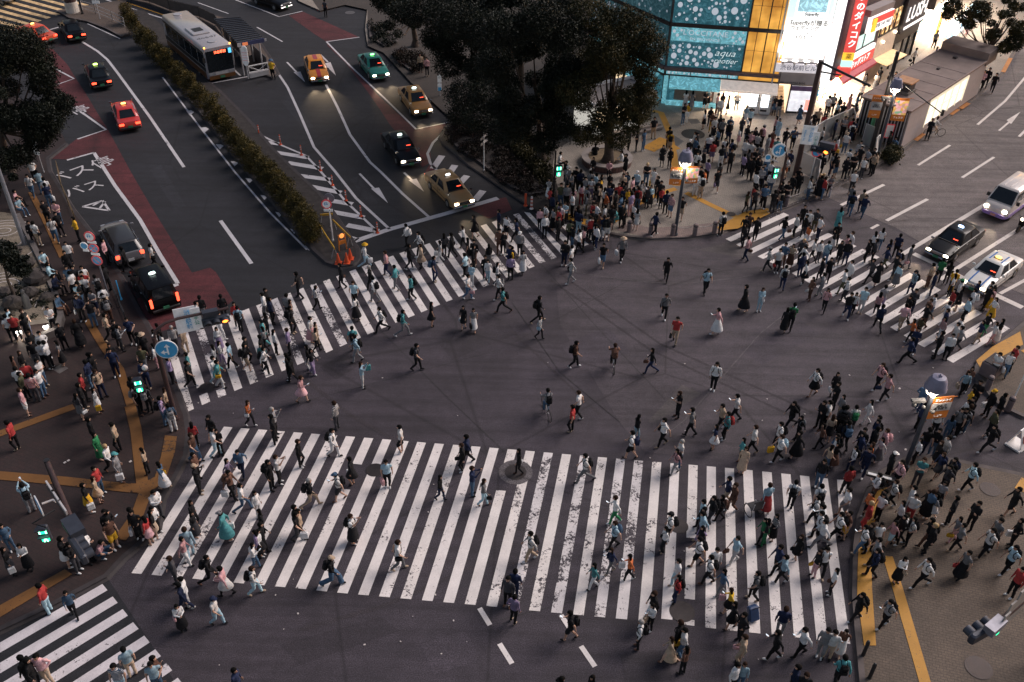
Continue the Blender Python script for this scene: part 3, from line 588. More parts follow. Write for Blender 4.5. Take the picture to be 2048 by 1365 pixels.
fb.many('stair', [(-.3, 1.1, .15, .3+k*.17, -.4-k*.28, -.1-k*.28) for k in range(8)], M('stair_stone', (.6, .5, .4), .6))
fb.b('shop_window', 1.25, 3.05, .3, 2.4, -.02, .03, glow('poster_window', (.95, .95, 1), .5, .5, 3)); fb.b('window_header', 1.25, 3.05, 2.02, 2.4, .03, .07, M('violet_header', (.2, .12, .26), .5)); fb.b('poster_red', 2.55, 3.0, .45, 1.3, .03, .06, glow('poster_red', (.9, .25, .2), .9)); fb.b('door_frame', 1.15, 1.25, 0, 2.5, -.05, .06, m_dkmetal); fb.b('threshold', 1.15, 3.15, 0, .3, -.1, .05, m_dkmetal)

# --- row of shops receding to the upper right
PC = Plane((1648, 218), (1800, 122)); cC = thing('camera_store_building', PC.w(0, 0), PC.ang, 'narrow discount store building covered in red and white lit signs', 'building')
fc = F(PC, cC); g_redsign = glow('sign_red', (.62, .07, .06), .5); g_signw = glow('sign_white', (1, .95, .92), .6); g_yel = glow('sign_yellow', (1, .55, .05), .5); m_glassd = M('dark_glass', (.02, .03, .035), .12)
fc.b('wall', .2, 7.9, 2.4, TOP, -6, -.02, M('wall_mauve', (.10, .075, .09), .7)); fc.b('wall', 7.0, 7.9, 0, 2.6, -6, 0, m_conc)
fc.b('sign_board', .75, 7.0, 2.6, 3.45, 0, .3, g_redsign); fc.b('sign_strip', 1.2, 7.0, 3.47, 3.85, 0, .28, g_signw); fc.text('ドラッグストア', .62, 4.1, 3.02, g_signw, .33, .95, off=.01); fc.b('sign_mark', .78, 1.5, 2.62, 3.43, .3, .34, g_yel)
fc.text('24H', .26, 1.9, 3.66, m_black, .30)
awning(fc, 1.0, 7.3, 2.6, 2.25, .65, M('awning_red', (.34, .035, .06), .6, emit=(.8, .1, .12), es=.08))
fc.b('interior', .9, 7.0, .15, 2.4, -1.2, -1.1, m_goods); fc.b('ceiling_light', 1.1, 6.8, 2.3, 2.36, -1.1, .1, glow('fluorescent_tubes', (1, .82, .62), 15)); f.b('ceiling_light', 4.7, 8.7, 2.42, 2.48, -2.6, -.2, MATS['fluorescent_tubes'])
fc.b('shop_window', 2.6, 7.0, 4.0, 5.3, 0, .04, glow('green_shop_window', (.55, .78, .72), .8, .6, 1)); fc.many('frame', [(4.7, 4.8, 4.0, 5.3, .04, .1), (2.6, 7, 3.9, 4.02, .04, .1), (2.6, 7.1, 5.3, 5.5, 0, .2)], m_dkmetal)
# projecting boards
def blade(rt, c, w, h, th, ang, mat, name='sign_board'):
    m = MB(); m.box(c, (w, th, h), ang); return par(m.build(name, mat), rt)
q = at(1692, 92, 6.0); vs0 = PC.w(1.0, 0, .55)
blade(cC, (vs0.x, vs0.y, 7.9), .85, 6.4, .22, R(-3), g_redsign); blade(cC, (vs0.x, vs0.y, 4.35), .85, .55, .24, R(-3), g_yel); blade(cC, (vs0.x, vs0.y, 3.8), .85, .5, .24, R(-3), glow('sign_mint', (.5, .85, .8), .5)); blade(cC, (vs0.x, vs0.y, 3.15), .85, .62, .24, R(-3), g_redsign)
for k, ch in enumerate('くすりのダイコク'): par(lettering(ch, .66, g_signw, None, (vs0.x+.01, vs0.y-.13, 10.4-k*.72), (math.pi/2, 0, R(-3)), .008, 'lettering', off=.015), cC)
par(lettering('薬', .5, m_ink, None, (vs0.x, vs0.y-.14, 4.36), (math.pi/2, 0, R(-3)), .008), cC)
vs1 = PB.w(3.62, 0, .2); blade(cB, (vs1.x, vs1.y, 6.2), .62, 6.6, .3, R(-6), glow('tall_white_lightbox', (1, .98, .95), .8), 'lightbox'); vs2 = PB.w(3.75, 0, -.6)
blade(cC, (vs2.x, vs2.y, 9.6), .7, 7.2, .3, R(-6), glow('sign_mauve', (.62, .34, .45), .55)); 
q = MB(); qc = PC.w(4.6, 6.4, 1.0); q.box(qc, (3.6, .35, 1.25), PC.ang-R(4)); par(q.build('sign_board', g_signw), cC); qd = PC.w(4.6, 6.75, 1.2); q = MB(); q.box(qd, (3.4, .1, .5), PC.ang-R(4)); par(q.build('sign_board', g_redsign), cC)
q = MB(); qe = PC.w(3.1, 6.45, 1.2); q.box(qe, (.55, .1, 1.0), PC.ang-R(4)); par(q.build('sign_mark', g_yel), cC); q = MB(); q.box(PC.w(4.4, 7.4, .7), (3.8, .8, .5), PC.ang-R(4)); par(q.build('sign_canopy', m_wallp), cC)
par(lettering('免税 TAX FREE', .38, m_ink, None, PC.w(4.9, 6.2, 1.21), (math.pi/2, 0, PC.ang-R(4)), .008), cC)
# cafe with the lit canopy
cD = thing('cafe_building', PC.w(8, 0), PC.ang, 'cafe front with warm upstairs windows and a lit projecting canopy', 'building'); fd = F(PC, cD)
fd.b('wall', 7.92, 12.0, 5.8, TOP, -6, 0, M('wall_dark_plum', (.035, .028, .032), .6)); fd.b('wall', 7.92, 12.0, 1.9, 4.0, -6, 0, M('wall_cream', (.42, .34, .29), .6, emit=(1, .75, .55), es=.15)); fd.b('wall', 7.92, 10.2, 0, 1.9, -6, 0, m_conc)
fd.b('shop_window', 7.95, 11.9, 4.1, 5.75, -.1, 0, m_warmgoods); fd.many('frame', [(7.92+k*.99, 8.0+k*.99, 4.0, 5.8, 0, .08) for k in range(5)]+[(7.92, 12, 3.98, 4.1, 0, .1)], m_black)
q = MB(); 
a, b_, c, d = PC.w(7.9, 2.15, .05), PC.w(12, 2.0, .05), PC.w(12.3, 1.75, 1.3), PC.w(8.1, 1.9, 1.3); t = Vector((0, 0, -.08))
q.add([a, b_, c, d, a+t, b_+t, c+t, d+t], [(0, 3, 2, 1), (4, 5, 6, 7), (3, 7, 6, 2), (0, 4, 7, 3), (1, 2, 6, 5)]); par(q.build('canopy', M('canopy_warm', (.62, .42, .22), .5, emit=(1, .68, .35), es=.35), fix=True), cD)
fd.b('lamp', 9.0, 9.15, 3.3, 3.45, .05, .2, glow('wall_lamp', (1, .8, .55), 6)); fd.b('lamp', 11.3, 11.45, 3.6, 3.75, .05, .2, MATS['wall_lamp']); fd.b('interior', 10.2, 12, .15, 1.9, -1.5, -1.4, m_warmgoods)
# dark store with the lit white name
cE = thing('soap_store_building', PC.w(12, 0), PC.ang, 'dark slatted store front under a large white lit name sign', 'building'); fe = F(PC, cE)
fe.b('wall', 12.02, 17.3, 2.3, TOP, -6, .02, m_black); fe.b('sign_board', 12.1, 17.25, 3.3, 6.4, .02, .3, M('sign_navy_black', (.008, .008, .022), .4)); fe.text('LUSH', 1.75, 14.75, 4.75, g_signw, .34, 1.05, .12, off=.03); fe.b('sign_underline', 12.6, 17.0, 3.55, 3.78, .3, .34, g_signw)
fe.b('interior', 12.2, 17, .15, 2.3, -1.8, -1.7, m_warmgoods); fe.many('glass_wall', [(14.2, 16.9, .15, 2.3, -.05, 0)], m_glassd); fe.many('frame', [(a, a+.1, .1, 2.35, -.05, .1) for a in (12.1, 14.1, 15.5, 16.95)], m_black)
# shops farther up the street
PD = Plane((1852, 84), (1900, 40)); cF = thing('far_shop_building', PD.w(0, 0), PD.ang, 'far brightly lit shop with white goods tables beyond the dark store', 'building'); ff = F(PD, cF)
ff.b('wall', -.5, 14, 3.2, TOP, -6, 0, M('wall_taupe', (.22, .17, .15), .7)); ff.b('interior', -.5, 14, .15, 3.2, -1, -.9, m_goods); ff.b('ceiling_light', -.4, 14, 3.0, 3.1, -.8, .3, MATS['fluorescent_tubes'])
ff.b('price_board', 1.0, 1.9, .3, 2.6, .4, .5, g_yel); ff.text('15', .7, 1.45, 1.5, m_ink, .52, off=.01); ff.b('price_board', 1.0, 1.9, 2.1, 2.6, .5, .53, M('sign_brown', (.25, .1, .06), .5)); ff.b('price_board', 1.0, 1.9, .3, .95, .5, .53, m_ink)
q = MB()
for k in range(5):
    w = PD.w(3+k*2.2, .6, 1.4); q.box((w.x, w.y, .6), (1.5, .9, .9), PD.ang)
par(q.build('goods_tables', goods_mat('far_goods', .5, 5, ((.9, .95, 1), (.3, .6, .8), (.9, .9, .9), (.5, .75, .9)))), cF)
PE = Plane((2010, 40), (2080, 90)); cG = thing('far_street_building', at(2150, -60, .15), R(40), 'bright orange lit shop fronts far up the street behind the tree', 'building')
q = MB(); q.box((0, 0, 3), (16, 6, 6)); q.build('wall', M('wall_taupe2', (.2, .16, .15), .7), cG); q = MB(); q.box((0, -3.1, 1.6), (15.6, .15, 2.6)); q.build('shop_window', g_warm, cG)
# small station kiosk under the big tree
kp = at(1272, 262, .15); kk = thing('ticket_kiosk', kp, R(28), 'low white kiosk with flat grey roof half hidden under the big tree', 'kiosk')
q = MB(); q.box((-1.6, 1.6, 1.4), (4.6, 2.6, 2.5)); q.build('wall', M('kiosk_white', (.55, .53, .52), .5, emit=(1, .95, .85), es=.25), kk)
q = MB(); q.box((-1.4, 1.5, 2.75), (5.6, 3.4, .12)); q.build('roof', m_conc, kk)
q = MB()
for c, d in (((-1.4, -.18, 2.85), (5.6, .12, .34)), ((1.36, 1.5, 2.85), (.12, 3.24, .34)), ((-1.4, 3.18, 2.85), (5.6, .12, .34)), ((-4.16, 1.5, 2.85), (.12, 3.24, .34))): q.box(c, d)
q.build('roof_edge', m_wh, kk); q = MB(); q.box((-1.6, .28, 1.5), (3.8, .04, 1.3)); q.build('window', g_warm, kk)
q = MB(); q.box((-.6, -.5, .16), (5.2, .5, .16)); q.box((-.6, -.2, .24), (5.2, .5, .32)); q.build('steps', m_conc, kk)

# --- underground station entrance
KA, KB = at(1800, 300, .15), at(1944, 198, .15)
ka = math.atan2((KB-KA).y, (KB-KA).x); kl = (KB-KA).length
ke = thing('subway_entrance', KA, ka, 'long flat-roofed subway entrance with lit glass side beside the right road', 'station entrance')
def kb(name, x0, x1, y0, y1, z0, z1, mat, n=None):
    m = n or MB(); m.box(((x0+x1)/2, (y0+y1)/2, (z0+z1)/2), (x1-x0, y1-y0, z1-z0)); return m if n else m.build(name, mat, ke)
KW, KH = 3.7, 3.0
m_kw = M('entrance_wall_tile', (.38, .335, .335), .6, var=.08); m_kr = M('entrance_roof', (.20, .155, .14), .8, var=.2, sc=.8)
kb('wall', 0, 3.6, 0, .16, .1, KH, m_kw); kb('wall', 10.9, kl+1, 0, .16, .1, KH, m_kw); kb('wall', 3.6, 10.9, 0, .16, .1, .75, m_kw); kb('wall', 0, kl+1, KW-.16, KW, .1, KH, m_kw); kb('wall', kl+.84, kl+1, .16, KW-.16, .1, KH, m_kw)
kb('roof', -.25, kl+.4, -.12, KW+.12, KH, KH+.14, m_kr); kb('roof_hood', kl+.4, kl+2.6, -.1, KW+.1, KH-.3, KH+.75, m_kr)
n = MB()
for a in range(1, 6): n.box((a*2.0, KW/2, KH+.15), (.05, KW+.2, .03))
n.box((kl/2, -.1, KH+.15), (kl+.6, .06, .08)); n.box((kl/2, KW+.1, KH+.15), (kl+.6, .06, .08)); n.build('roof_seams', M('entrance_roof_seam', (.26, .20, .19), .7), ke)
kb('glass_wall', 3.6, 10.9, .05, .09, .75, KH-.35, glow('entrance_glass_light', (.95, .88, .72), .72, .35, .7))
n = MB()
for a in range(6): n.box((3.6+a*1.46, .02, 1.7), (.09, .12, 2.1))
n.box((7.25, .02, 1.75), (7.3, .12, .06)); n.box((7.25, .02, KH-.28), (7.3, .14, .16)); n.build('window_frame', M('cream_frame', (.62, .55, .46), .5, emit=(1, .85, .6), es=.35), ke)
n = MB()
for a in range(15): n.box((-.06, .2+a*.24, 1.5), (.08, .06, 2.7))
n.build('front_grille', m_lgrey, ke); kb('opening', 0, .05, .1, KW-.1, .2, KH-.1, m_black)  # black sheet behind the grille stands in for the dark inside
kb('vent_box', 2.2, 3.6, 1.3, 2.5, KH+.14, KH+.36, m_concd); kb('vent_hood', 2.35, 3.45, 1.4, 2.4, KH+.36, KH+1.0, m_dkmetal); kb('vent_lid', 2.25, 3.55, 1.25, 2.6, KH+1.0, KH+1.1, M('lid_orange_lit', (.42, .22, .11), .6)); kb('roof_light', 9.2, 9.5, 1.9, 2.1, KH+.14, KH+.25, m_dkmetal); kb('roof_light', 12.6, 12.9, 1.9, 2.2, KH+.14, KH+.28, m_dkmetal)

# ================================================================== STREET FURNITURE
m_blue = M('sign_blue', (.04, .26, .52), .4, emit=(.08, .42, .75), es=.04); m_rd = M('sign_ring_red', (.50, .05, .06), .4, emit=(.7, .08, .1), es=.1); m_sw = M('sign_face_white', (.72, .72, .74), .4, emit=(.8, .85, .9), es=.05)
m_orp = M('banner_orange', (.40, .115, .015), .6, emit=(.9, .3, .06), es=.03); m_pole = M('pole_grey', (.24, .24, .28), .45, .4)
g_green = glow('signal_green', (.01, .42, .20), 1.3); g_green2 = glow('signal_green_figure', (.25, .9, .55), 1.6); g_orange = glow('signal_amber', (1, .16, .02), 2.2); m_lens = M('signal_lens_dark', (.03, .03, .035), .25); m_sig = M('signal_housing', (.045, .052, .07), .5, .3)
def RZ(p): return math.atan2(-p.x, p.y)     # angle so that local -Y faces the viewpoint side of the street
def rsign(parent, loc, r, face, ring=None, rz=0, glyph=None, name='sign_face'):
    h = bpy.data.objects.new(name, None)
    q = MB(); q.tube([(0, .02, 0), (0, -.02, 0)], r, 24); q.build
    o = q.build(name, ring or m_sw, parent); o.location = loc; o.rotation_euler = (0, 0, rz)
    q = MB(); q.tube([(0, -.02, 0), (0, -.032, 0)], r*(.78 if ring else .93), 24); q.build('sign_centre', face, o)
    q = MB()
    if glyph == 'x' or glyph == '/':
        for s in ((1, -1) if glyph == 'x' else (1,)):
            a = R(-45*s); c, n = math.cos(a), math.sin(a); w = r*.07
            q.add([(c*t*r*.8-n*k*w, -.04, n*t*r*.8+c*k*w) for t, k in ((-1, -1), (1, -1), (1, 1), (-1, 1))], [(0, 1, 2, 3)])
        q.build('sign_stroke', m_rd, o)
    elif glyph:
        def ar(x0, z0, x1, z1, w=.12):
            d = Vector((x1-x0, 0, z1-z0)); L = d.length; d.normalize(); n = Vector((-d.z, 0, d.x)); a = Vector((x0, -.04, z0))
            q.add([(a+n*w/2)*1, (a-n*w/2), a+d*(L-.25)-n*w/2, a+d*(L-.25)+n*w/2, a+d*(L-.42)+n*w*1.9, a+d*(L-.42)-n*w*1.9, a+d*L], [(0, 1, 2, 3), (4, 5, 6)])
        if glyph == 'ul': ar(.12, -.7, .12, .75, .18); ar(.12, -.35, -.68, -.35, .18)
        if glyph == 'u': ar(-.35, -.4, -.35, .4, .14); q.add([(-.42, -.04, .25), (-.28, -.04, .25), (-.28, -.04, .42), (.2, -.04, .42), (.2, -.04, .56), (-.42, -.04, .56)], [(0, 1, 2, 3, 4, 5)]); ar(.15, .5, .15, -.25, .14)
        q.v = [(v[0]*r*.8, v[1], v[2]*r*.8) for v in q.v]
        q.build('sign_arrow', m_sw if face is m_blue else m_blue, o)
    return o
def plate(parent, loc, w, h, mat=m_sw, rz=0, txt=None, ts=.12, tm=None, name='sign_plate', vertical=False):
    q = MB(); q.box((0, 0, 0), (w, .03, h), 0, 0); o = q.build(name, mat, parent); o.location = loc; o.rotation_euler = (0, 0, rz)
    if txt:
        lettering('\n'.join(txt) if vertical else txt, ts, tm or m_ink, o, (0, -.02, 0), ext=.002)
    return o
def gpole(name, base, h, r, label, cat, mat=m_pole, rz=0, group=None, r2=None):
    t = thing(name, base, rz, label, cat, group); q = MB(); q.tube([(0, 0, 0), (0, 0, h)], [r, r2 or r*.85], 12); q.cyl((0, 0, 0), r*1.6, .12, 12); q.build('pole', mat, t, True); return t
# left sign pole
t = gpole('traffic_sign_post', at(217, 592, .15), 4.2, .05, 'grey post with three red-ringed round signs by the grey estate car', 'traffic sign', m_pole, R(-8))
rsign(t, (-.02, -.08, 3.93), .31, m_sw, m_rd, glyph='u'); rsign(t, (.02, -.08, 3.2), .3, m_blue, m_rd, glyph='x'); rsign(t, (0, -.08, 2.42), .32, m_blue, m_rd, glyph='/')
plate(t, (.02, -.08, 3.58), .5, .15); plate(t, (.02, -.08, 2.82), .5, .14); o = rsign(t, (-.55, -.02, 3.25), .23, m_blue, m_sw); plate(t, (-.52, -.02, 2.96), .34, .12); q = MB(); q.box((-.28, 0, 3.25), (.55, .03, .03)); q.build('bracket', m_pole, t)
# tall lamp post at the rock garden
gpole('lamp_post', at(52, 497, .15), 7.5, .13, 'tall bare grey lamp post standing in the rock garden', 'lamp post', M('galvanised', (.30, .32, .37), .45, .5))
gpole('marker_pole', at(243, 600, .15), 1.3, .035, 'slim leaning blue and white pole at the kerb behind the black taxi van', 'pole', m_blue)
# median sign
t = gpole('traffic_sign_post', at(666, 482, .15), 3.0, .045, 'white post with a red-ringed round sign at the nose of the median', 'traffic sign', m_wh)
rsign(t, (-.12, -.09, 2.62), .31, m_sw, m_rd, glyph='u'); o = rsign(t, (.05, .08, 2.95), .31, m_pole, m_pole); plate(t, (-.05, -.08, 2.2), .55, .16, txt='ここまで', ts=.13)
# --- signals
def signal(parent, loc, rz, lit=None, back=False, n=3):
    h = bpy.data.objects.new('signal_head', None)
    q = MB(); q.box((0, 0, 0), (.38*n+.1, .22, .42), 0, 0, None, .05); o = q.build('signal_head', m_sig, parent); o.location = loc; o.rotation_euler = (0, 0, rz)
    for k in range(n):
        x = (k-(n-1)/2)*.38
        q = MB(); q.tube([(x, -.11, 0), (x, -.125, 0)], .15, 16); q.build('lens', g_orange if lit == k else m_lens, o)
        q = MB()
        vs = []; m = 12
        for yy in (-.11, -.36):
            for i in range(m+1): a = R(-20)+R(220)*i/m; vs.append((x+.17*math.cos(a), yy, .17*math.sin(a)*(.95)))
        q.add(vs, [(i, i+1, m+2+i, m+1+i) for i in range(m)]); q.build('hood', m_sig, o)
    return o
def pedsignal(parent, loc, rz, lit=True):
    q = MB(); q.box((0, 0, 0), (.38, .2, .78), 0, 0, None, .04); o = q.build('pedestrian_signal', m_sig, parent); o.location = loc; o.rotation_euler = (0, 0, rz)
    q = MB(); q.box((0, -.11, .2), (.27, .03, .27)); q.box((0, -.11, -.2), (.27, .03, .27)); q.build('lens', g_green, o)
    q = MB(); q.box((-.11, -.135, .2), (.06, .01, .24)); q.box((.11, -.135, .2), (.06, .01, .24)); q.ball((0, -.13, -.1), (.05, .015, .05), 8); q.box((0, -.135, -.2), (.1, .01, .14)); q.box((-.05, -.135, -.3), (.05, .01, .1)); q.box((.06, -.135, -.3), (.05, .01, .1)); q.build('signal_figure', g_green2, o)
    q = MB(); q.box((0, -.2, .4), (.4, .2, .03)); q.box((0, -.2, 0), (.4, .2, .03)); q.build('hood', m_sig, o)
    return o
def armtube(name, parent, pts, r, mat=m_brn): q = MB(); q.tube(pts, r, 10); return q.build(name, mat, parent, True)
# left overhead signal
bp = at(352, 838, .15); t = gpole('traffic_signal', bp, 4.9, .12, 'brown overhead signal with amber lit reaching over the left end of the far crossing', 'traffic signal', m_brn)
ZS = 5.4; e1 = at(357, 643, ZS)-bp; e2 = at(458, 622, ZS)-bp; L = lambda p: (p.x, p.y, p.z)
up = Vector((0, 0, 4.9)); armtube('signal_arm', t, [(0, 0, 4.8), (e1.x*.1, e1.y*.1, 5.2), (e1.x*.5, e1.y*.5, ZS), L(Vector((e1.x, e1.y, ZS))), L(Vector((e2.x, e2.y, ZS)))], .07)
sa = math.atan2(e2.y-e1.y, e2.x-e1.x)
def rel(u, v, z, b=None): p = at(u, v, z)-(b if b is not None else bp); return (p.x, p.y, z-.15)
signal(t, rel(432, 641, 5.1), sa, 2); q = MB(); q.box(rel(420, 626, 5.55), (.7, .3, .25), sa); q.build('control_box', m_sig, t)
def stationplate(t, c1, c2, sa, sc=1.0):
    plate(t, c1, .95*sc, 1.35*sc, m_sw, sa); lettering('渋\n谷\n駅\n前', .27*sc, m_blue, t, (c1[0]+.12, c1[1]-.04, c1[2]+.03), (math.pi/2, 0, sa)); lettering('Shibuya Sta.', .17*sc, m_blue, t, (c1[0]-.28, c1[1]-.04, c1[2]), (math.pi/2, R(90), sa))
    plate(t, c2, .42*sc, 1.15*sc, m_sw, sa); lettering('ハ\nチ\n公', .24*sc, M('sign_green_text', (.1, .4, .32), .5), t, (c2[0], c2[1]-.04, c2[2]), (math.pi/2, 0, sa))
stationplate(t, rel(372, 640, 5.3), rel(393, 637, 5.3), sa)
rsign(t, rel(333, 699, 4.5), .5, m_blue, None, R(10), 'ul'); pedsignal(t, (-1.05, -.5, 2.55), R(20)); armtube('bracket', t, [(0, 0, 3.1), (-.9, -.3, 3.1)], .035)
q = MB(); q.ball((-.75, -.1, 3.2), .14); q.build('camera_dome', m_wh, t)
# lower left signal mast seen from above
bp = at(172, 1118, .15); t = gpole('traffic_signal', bp, 5.6, .13, 'dark overhead signal seen from above at the lower left corner, green figure lit', 'traffic signal', m_black)
a0, a1 = Vector(rel(98, 975, 5.7)), Vector(rel(148, 1050, 5.7)); armtube('signal_arm', t, [(0, 0, 5.5), tuple(a1), tuple(a0)], .09, m_brn); sa2 = math.atan2(a1.y-a0.y, a1.x-a0.x)
for k in (.1, .35, .62): p = a0.lerp(a1, k); q = MB(); q.box(p, (.7, .06, .5), sa2); q.build('sign_plate', m_lgrey, t)
signal(t, tuple(a1+Vector((.5, -1.0, -.1))), sa2+math.pi); q = MB(); q.box(tuple(a1+Vector((.1, -.2, .1))), (.9, .5, .35), sa2); q.build('control_box', m_sig, t)
rsign(t, rel(78, 1012, 4.6), .42, m_blue, m_sw, R(-50), 'ul'); armtube('bracket', t, [rel(84, 1008, 4.6), rel(106, 1000, 4.6), rel(112, 1004, 4.6)], .04, m_lgrey); pedsignal(t, rel(89, 1066, 3.4), R(12)); armtube('bracket', t, [rel(92, 1055, 3.9), rel(64, 1048, 4.0), rel(110, 1020, 4.2)], .03, m_black)
# lower right signal arm
bp = at(2075, 1330, .15); t = gpole('traffic_signal', bp, 5.8, .14, 'grey signal seen from behind reaching in over the lower right pavement', 'traffic signal', m_brn)
a0, a1 = Vector(rel(1985, 1255, 5.6)), Vector(rel(2060, 1190, 5.6)); armtube('signal_arm', t, [(0, 0, 5.7), tuple(a1), tuple(a0)], .09, m_brn); sa3 = math.atan2(a1.y-a0.y, a1.x-a0.x)
signal(t, rel(1968, 1265, 5.4), sa3+math.pi-.15); q = MB(); q.box(rel(1990, 1252, 5.7), (.75, .35, .3), sa3); q.build('control_box', m_pole, t)
for u, v, w, h in ((2040, 1205, .9, 1.7), (2018, 1225, .3, 1.0), (2010, 1240, .3, .6)): q = MB(); q.box(rel(u, v, 5.8), (w, .05, h), sa3); q.build('sign_plate', M('plate_back', (.30, .28, .26), .6), t)
q = MB(); q.box(rel(1997, 1262, 4.9), (.14, .05, .35), sa3); q.build('signal_lamp', g_green, t)
# right plaza mast with the long arm
bp = at(1586, 372, .15); t = gpole('traffic_signal', bp, 8.9, .20, 'thick brown mast with amber signal and long thin arm in front of the white building', 'traffic signal', m_brn, r2=.15)
armtube('mast_arm', t, [(0, 0, 8.8), rel(1740, 172, 8.6)], .08, m_black); armtube('mast_arm', t, [rel(1636, 143, 8.0), rel(1682, 151, 8.0)], .05, m_black)
armtube('signal_arm', t, [(0, 0, 4.4), rel(1610, 268, 5.2), rel(1640, 285, 5.0), rel(1668, 300, 5.0)], .06, m_brn); signal(t, rel(1641, 300, 4.8), R(-28), 2); q = MB(); q.box(rel(1655, 290, 5.2), (.9, .35, .3), R(-28)); q.build('control_box', m_sig, t)
stationplate(t, rel(1618, 271, 5.3), rel(1631, 281, 5.1), R(-12), .95)
bp = at(1553, 408, .15); t = gpole('traffic_sign_post', bp, 3.6, .10, 'brown curved post with a big blue arrow sign and green walking signal', 'traffic sign', m_brn)
armtube('curved_arm', t, [(0, 0, 3.5), rel(1570, 300, 4.4), rel(1573, 280, 4.9), rel(1584, 268, 5.2), rel(1612, 268, 5.3)], .06); rsign(t, rel(1558.5, 301, 4.3), .48, m_blue, m_sw, 0, 'ul'); rsign(t, rel(1536, 315, 3.9), .2, m_blue, m_sw); plate(t, rel(1535, 322, 3.7), .36, .12); pedsignal(t, rel(1550, 345, 3.1), R(25))
armtube('bracket', t, [rel(1541, 318, 3.8), rel(1556, 325, 3.7)], .05, m_lgrey)
t = gpole('traffic_sign_post', at(1618, 368, .15), 2.6, .04, 'white post with a round no-parking sign in front of the glass screens', 'traffic sign', m_wh); rsign(t, (0, -.08, 2.45), .36, m_blue, m_rd, 0, '/')
gpole('utility_pole', at(1741, 305, .15), 7.6, .16, 'tall black pole with a thin side arm standing before the subway entrance', 'utility pole', m_black); t = _ = bpy.data.objects[-1] if False else None
bp = at(1741, 305, .15); pp = [o for o in COL.objects if o.name.startswith('utility_pole')][0]; armtube('side_arm', pp, [(0, 0, 5.9), rel(1885, 228, 5.6)], .04, m_black); q = MB(); q.box(rel(1885, 226, 5.65), (.15, .15, .4)); q.build('sensor', m_black, pp)
# pedestrian signal at the plaza planter
t = gpole('traffic_signal', at(1107, 392, .15), 3.3, .07, 'slim dark post with a lit green walking signal at the planter corner', 'traffic signal', m_black); pedsignal(t, rel(1117, 341, 2.9, at(1107, 392, .15)), R(10))
# --- street lamps with hooded shades and banners
def street_lamp(base, hz, label, banners, power, sc=1.0):
    t = gpole('street_lamp', base, hz-.9, .11, label, 'street lamp', M('lamp_post_slate', (.055, .065, .085), .5, .3), group=None)
    q = MB(); z = hz
    ring = [(0, .02), (.10*sc, .12), (.27*sc, .08), (.37*sc, -.12), (.42*sc, -.38), (.46*sc, -.50)]
    vs = []; N = 24
    for r, dz in ring:
        for k in range(N): a = 2*math.pi*k/N; rr = r*(1+.035*math.cos(a*6)); vs.append((rr*math.cos(a), rr*math.sin(a), z+dz))
    q.add(vs, [(i*N+k, i*N+(k+1) % N, (i+1)*N+(k+1) % N, (i+1)*N+k) for i in range(len(ring)-1) for k in range(N)]); q.tube([(0, 0, z+.02), (0, 0, z+.25)], [.06, .02], 8)
    q.build('lamp_shade', M('lamp_shade_lilac_grey', (.19, .19, .27), .5), t, True)
    q = MB(); q.ball((0, 0, z-.62), (.2*sc, .2*sc, .16*sc), 14); q.build('bulb', glow('lamp_bulb', (1, .90, .78), 3), t, True)
    q = MB(); q.tube([(.36*math.cos(a), 0, z-.62+.30*math.sin(a)) for a in [math.pi*k/8+math.pi for k in range(9)]], .035, 8); q.tube([(0, 0, z-1.0), (0, 0, z-.85)], .12, 10); q.build('lamp_yoke', M('yoke_white', (.7, .68, .62), .4, emit=(1, .95, .85), es=.2), t, True)
    q = MB(); q.box((-.5, .05, z-1.3), (.6, .2, .12), .1); q.build('camera_arm', M('camera_grey', (.10, .10, .105), .6), t)
    for c, rr_ in (((-.65, 0, z-1.5), .11), ((-.25, -.1, z-1.55), .09), ((.22, -.1, z-1.8), .10)): q = MB(); q.ball(c, rr_); q.build('camera_dome', M('camera_grey', (.10, .10, .105), .6), t)
    for x, y, w, h, rz, kind, zz in banners:
        q = MB(); q.box((x, y, zz), (w, .03, h), rz); o = q.build('banner', m_orp, t)
        if kind == 'a':
            q = MB(); q.box((x, y-.02, zz+.05), (w*.98, .03, h*.36), rz); q.build('banner_panel', M('banner_pale', (.40, .40, .42), .6), o); lettering('渋谷で\nあそぼう', w*.17, m_ink, o, (x, y-.05, zz+.05), (math.pi/2, 0, rz)); lettering('エンジョイ', w*.16, m_sw, o, (x, y-.04, zz+h*.36), (math.pi/2, 0, rz)); lettering('しぶや', w*.15, m_sw, o, (x, y-.04, zz-h*.36), (math.pi/2, 0, rz))
        else:
            q = MB(); q.box((x, y-.02, zz+.15), (w*.98, .03, h*.62), rz); q.build('banner_picture', goods_mat('banner_picture', .12, 6, ((.75, .35, .4), (.7, .45, .15), (.5, .3, .25), (.8, .5, .5), (.25, .45, .3), (.7, .4, .1))) if 'banner_picture' not in MATS else MATS['banner_picture'], o); lettering('フェスタ', w*.18, m_sw, o, (x, y-.04, zz-h*.35), (math.pi/2, 0, rz))
        q = MB(); q.tube([(0, 0, zz+h/2+.03), (x*1.9, y, zz+h/2+.03)], .02, 6); q.build('banner_rail', m_orp, t)
    pl = bpy.data.lights.new('street_lamp_light', 'POINT'); pl.energy = power; pl.color = (1, .84, .66); pl.shadow_soft_size = .25
    po = bpy.data.objects.new('street_lamp_light', pl); COL.objects.link(po); po.parent = t; po.location = (0, -.1, z-.95); 
    return t
street_lamp(at(1810, 935, .15), 5.3, 'lit hooded street lamp with one orange banner at the lower right kerb', [(.62, .15, .95, 1.25, R(10), 'a', 3.55)], 60, 1.05)
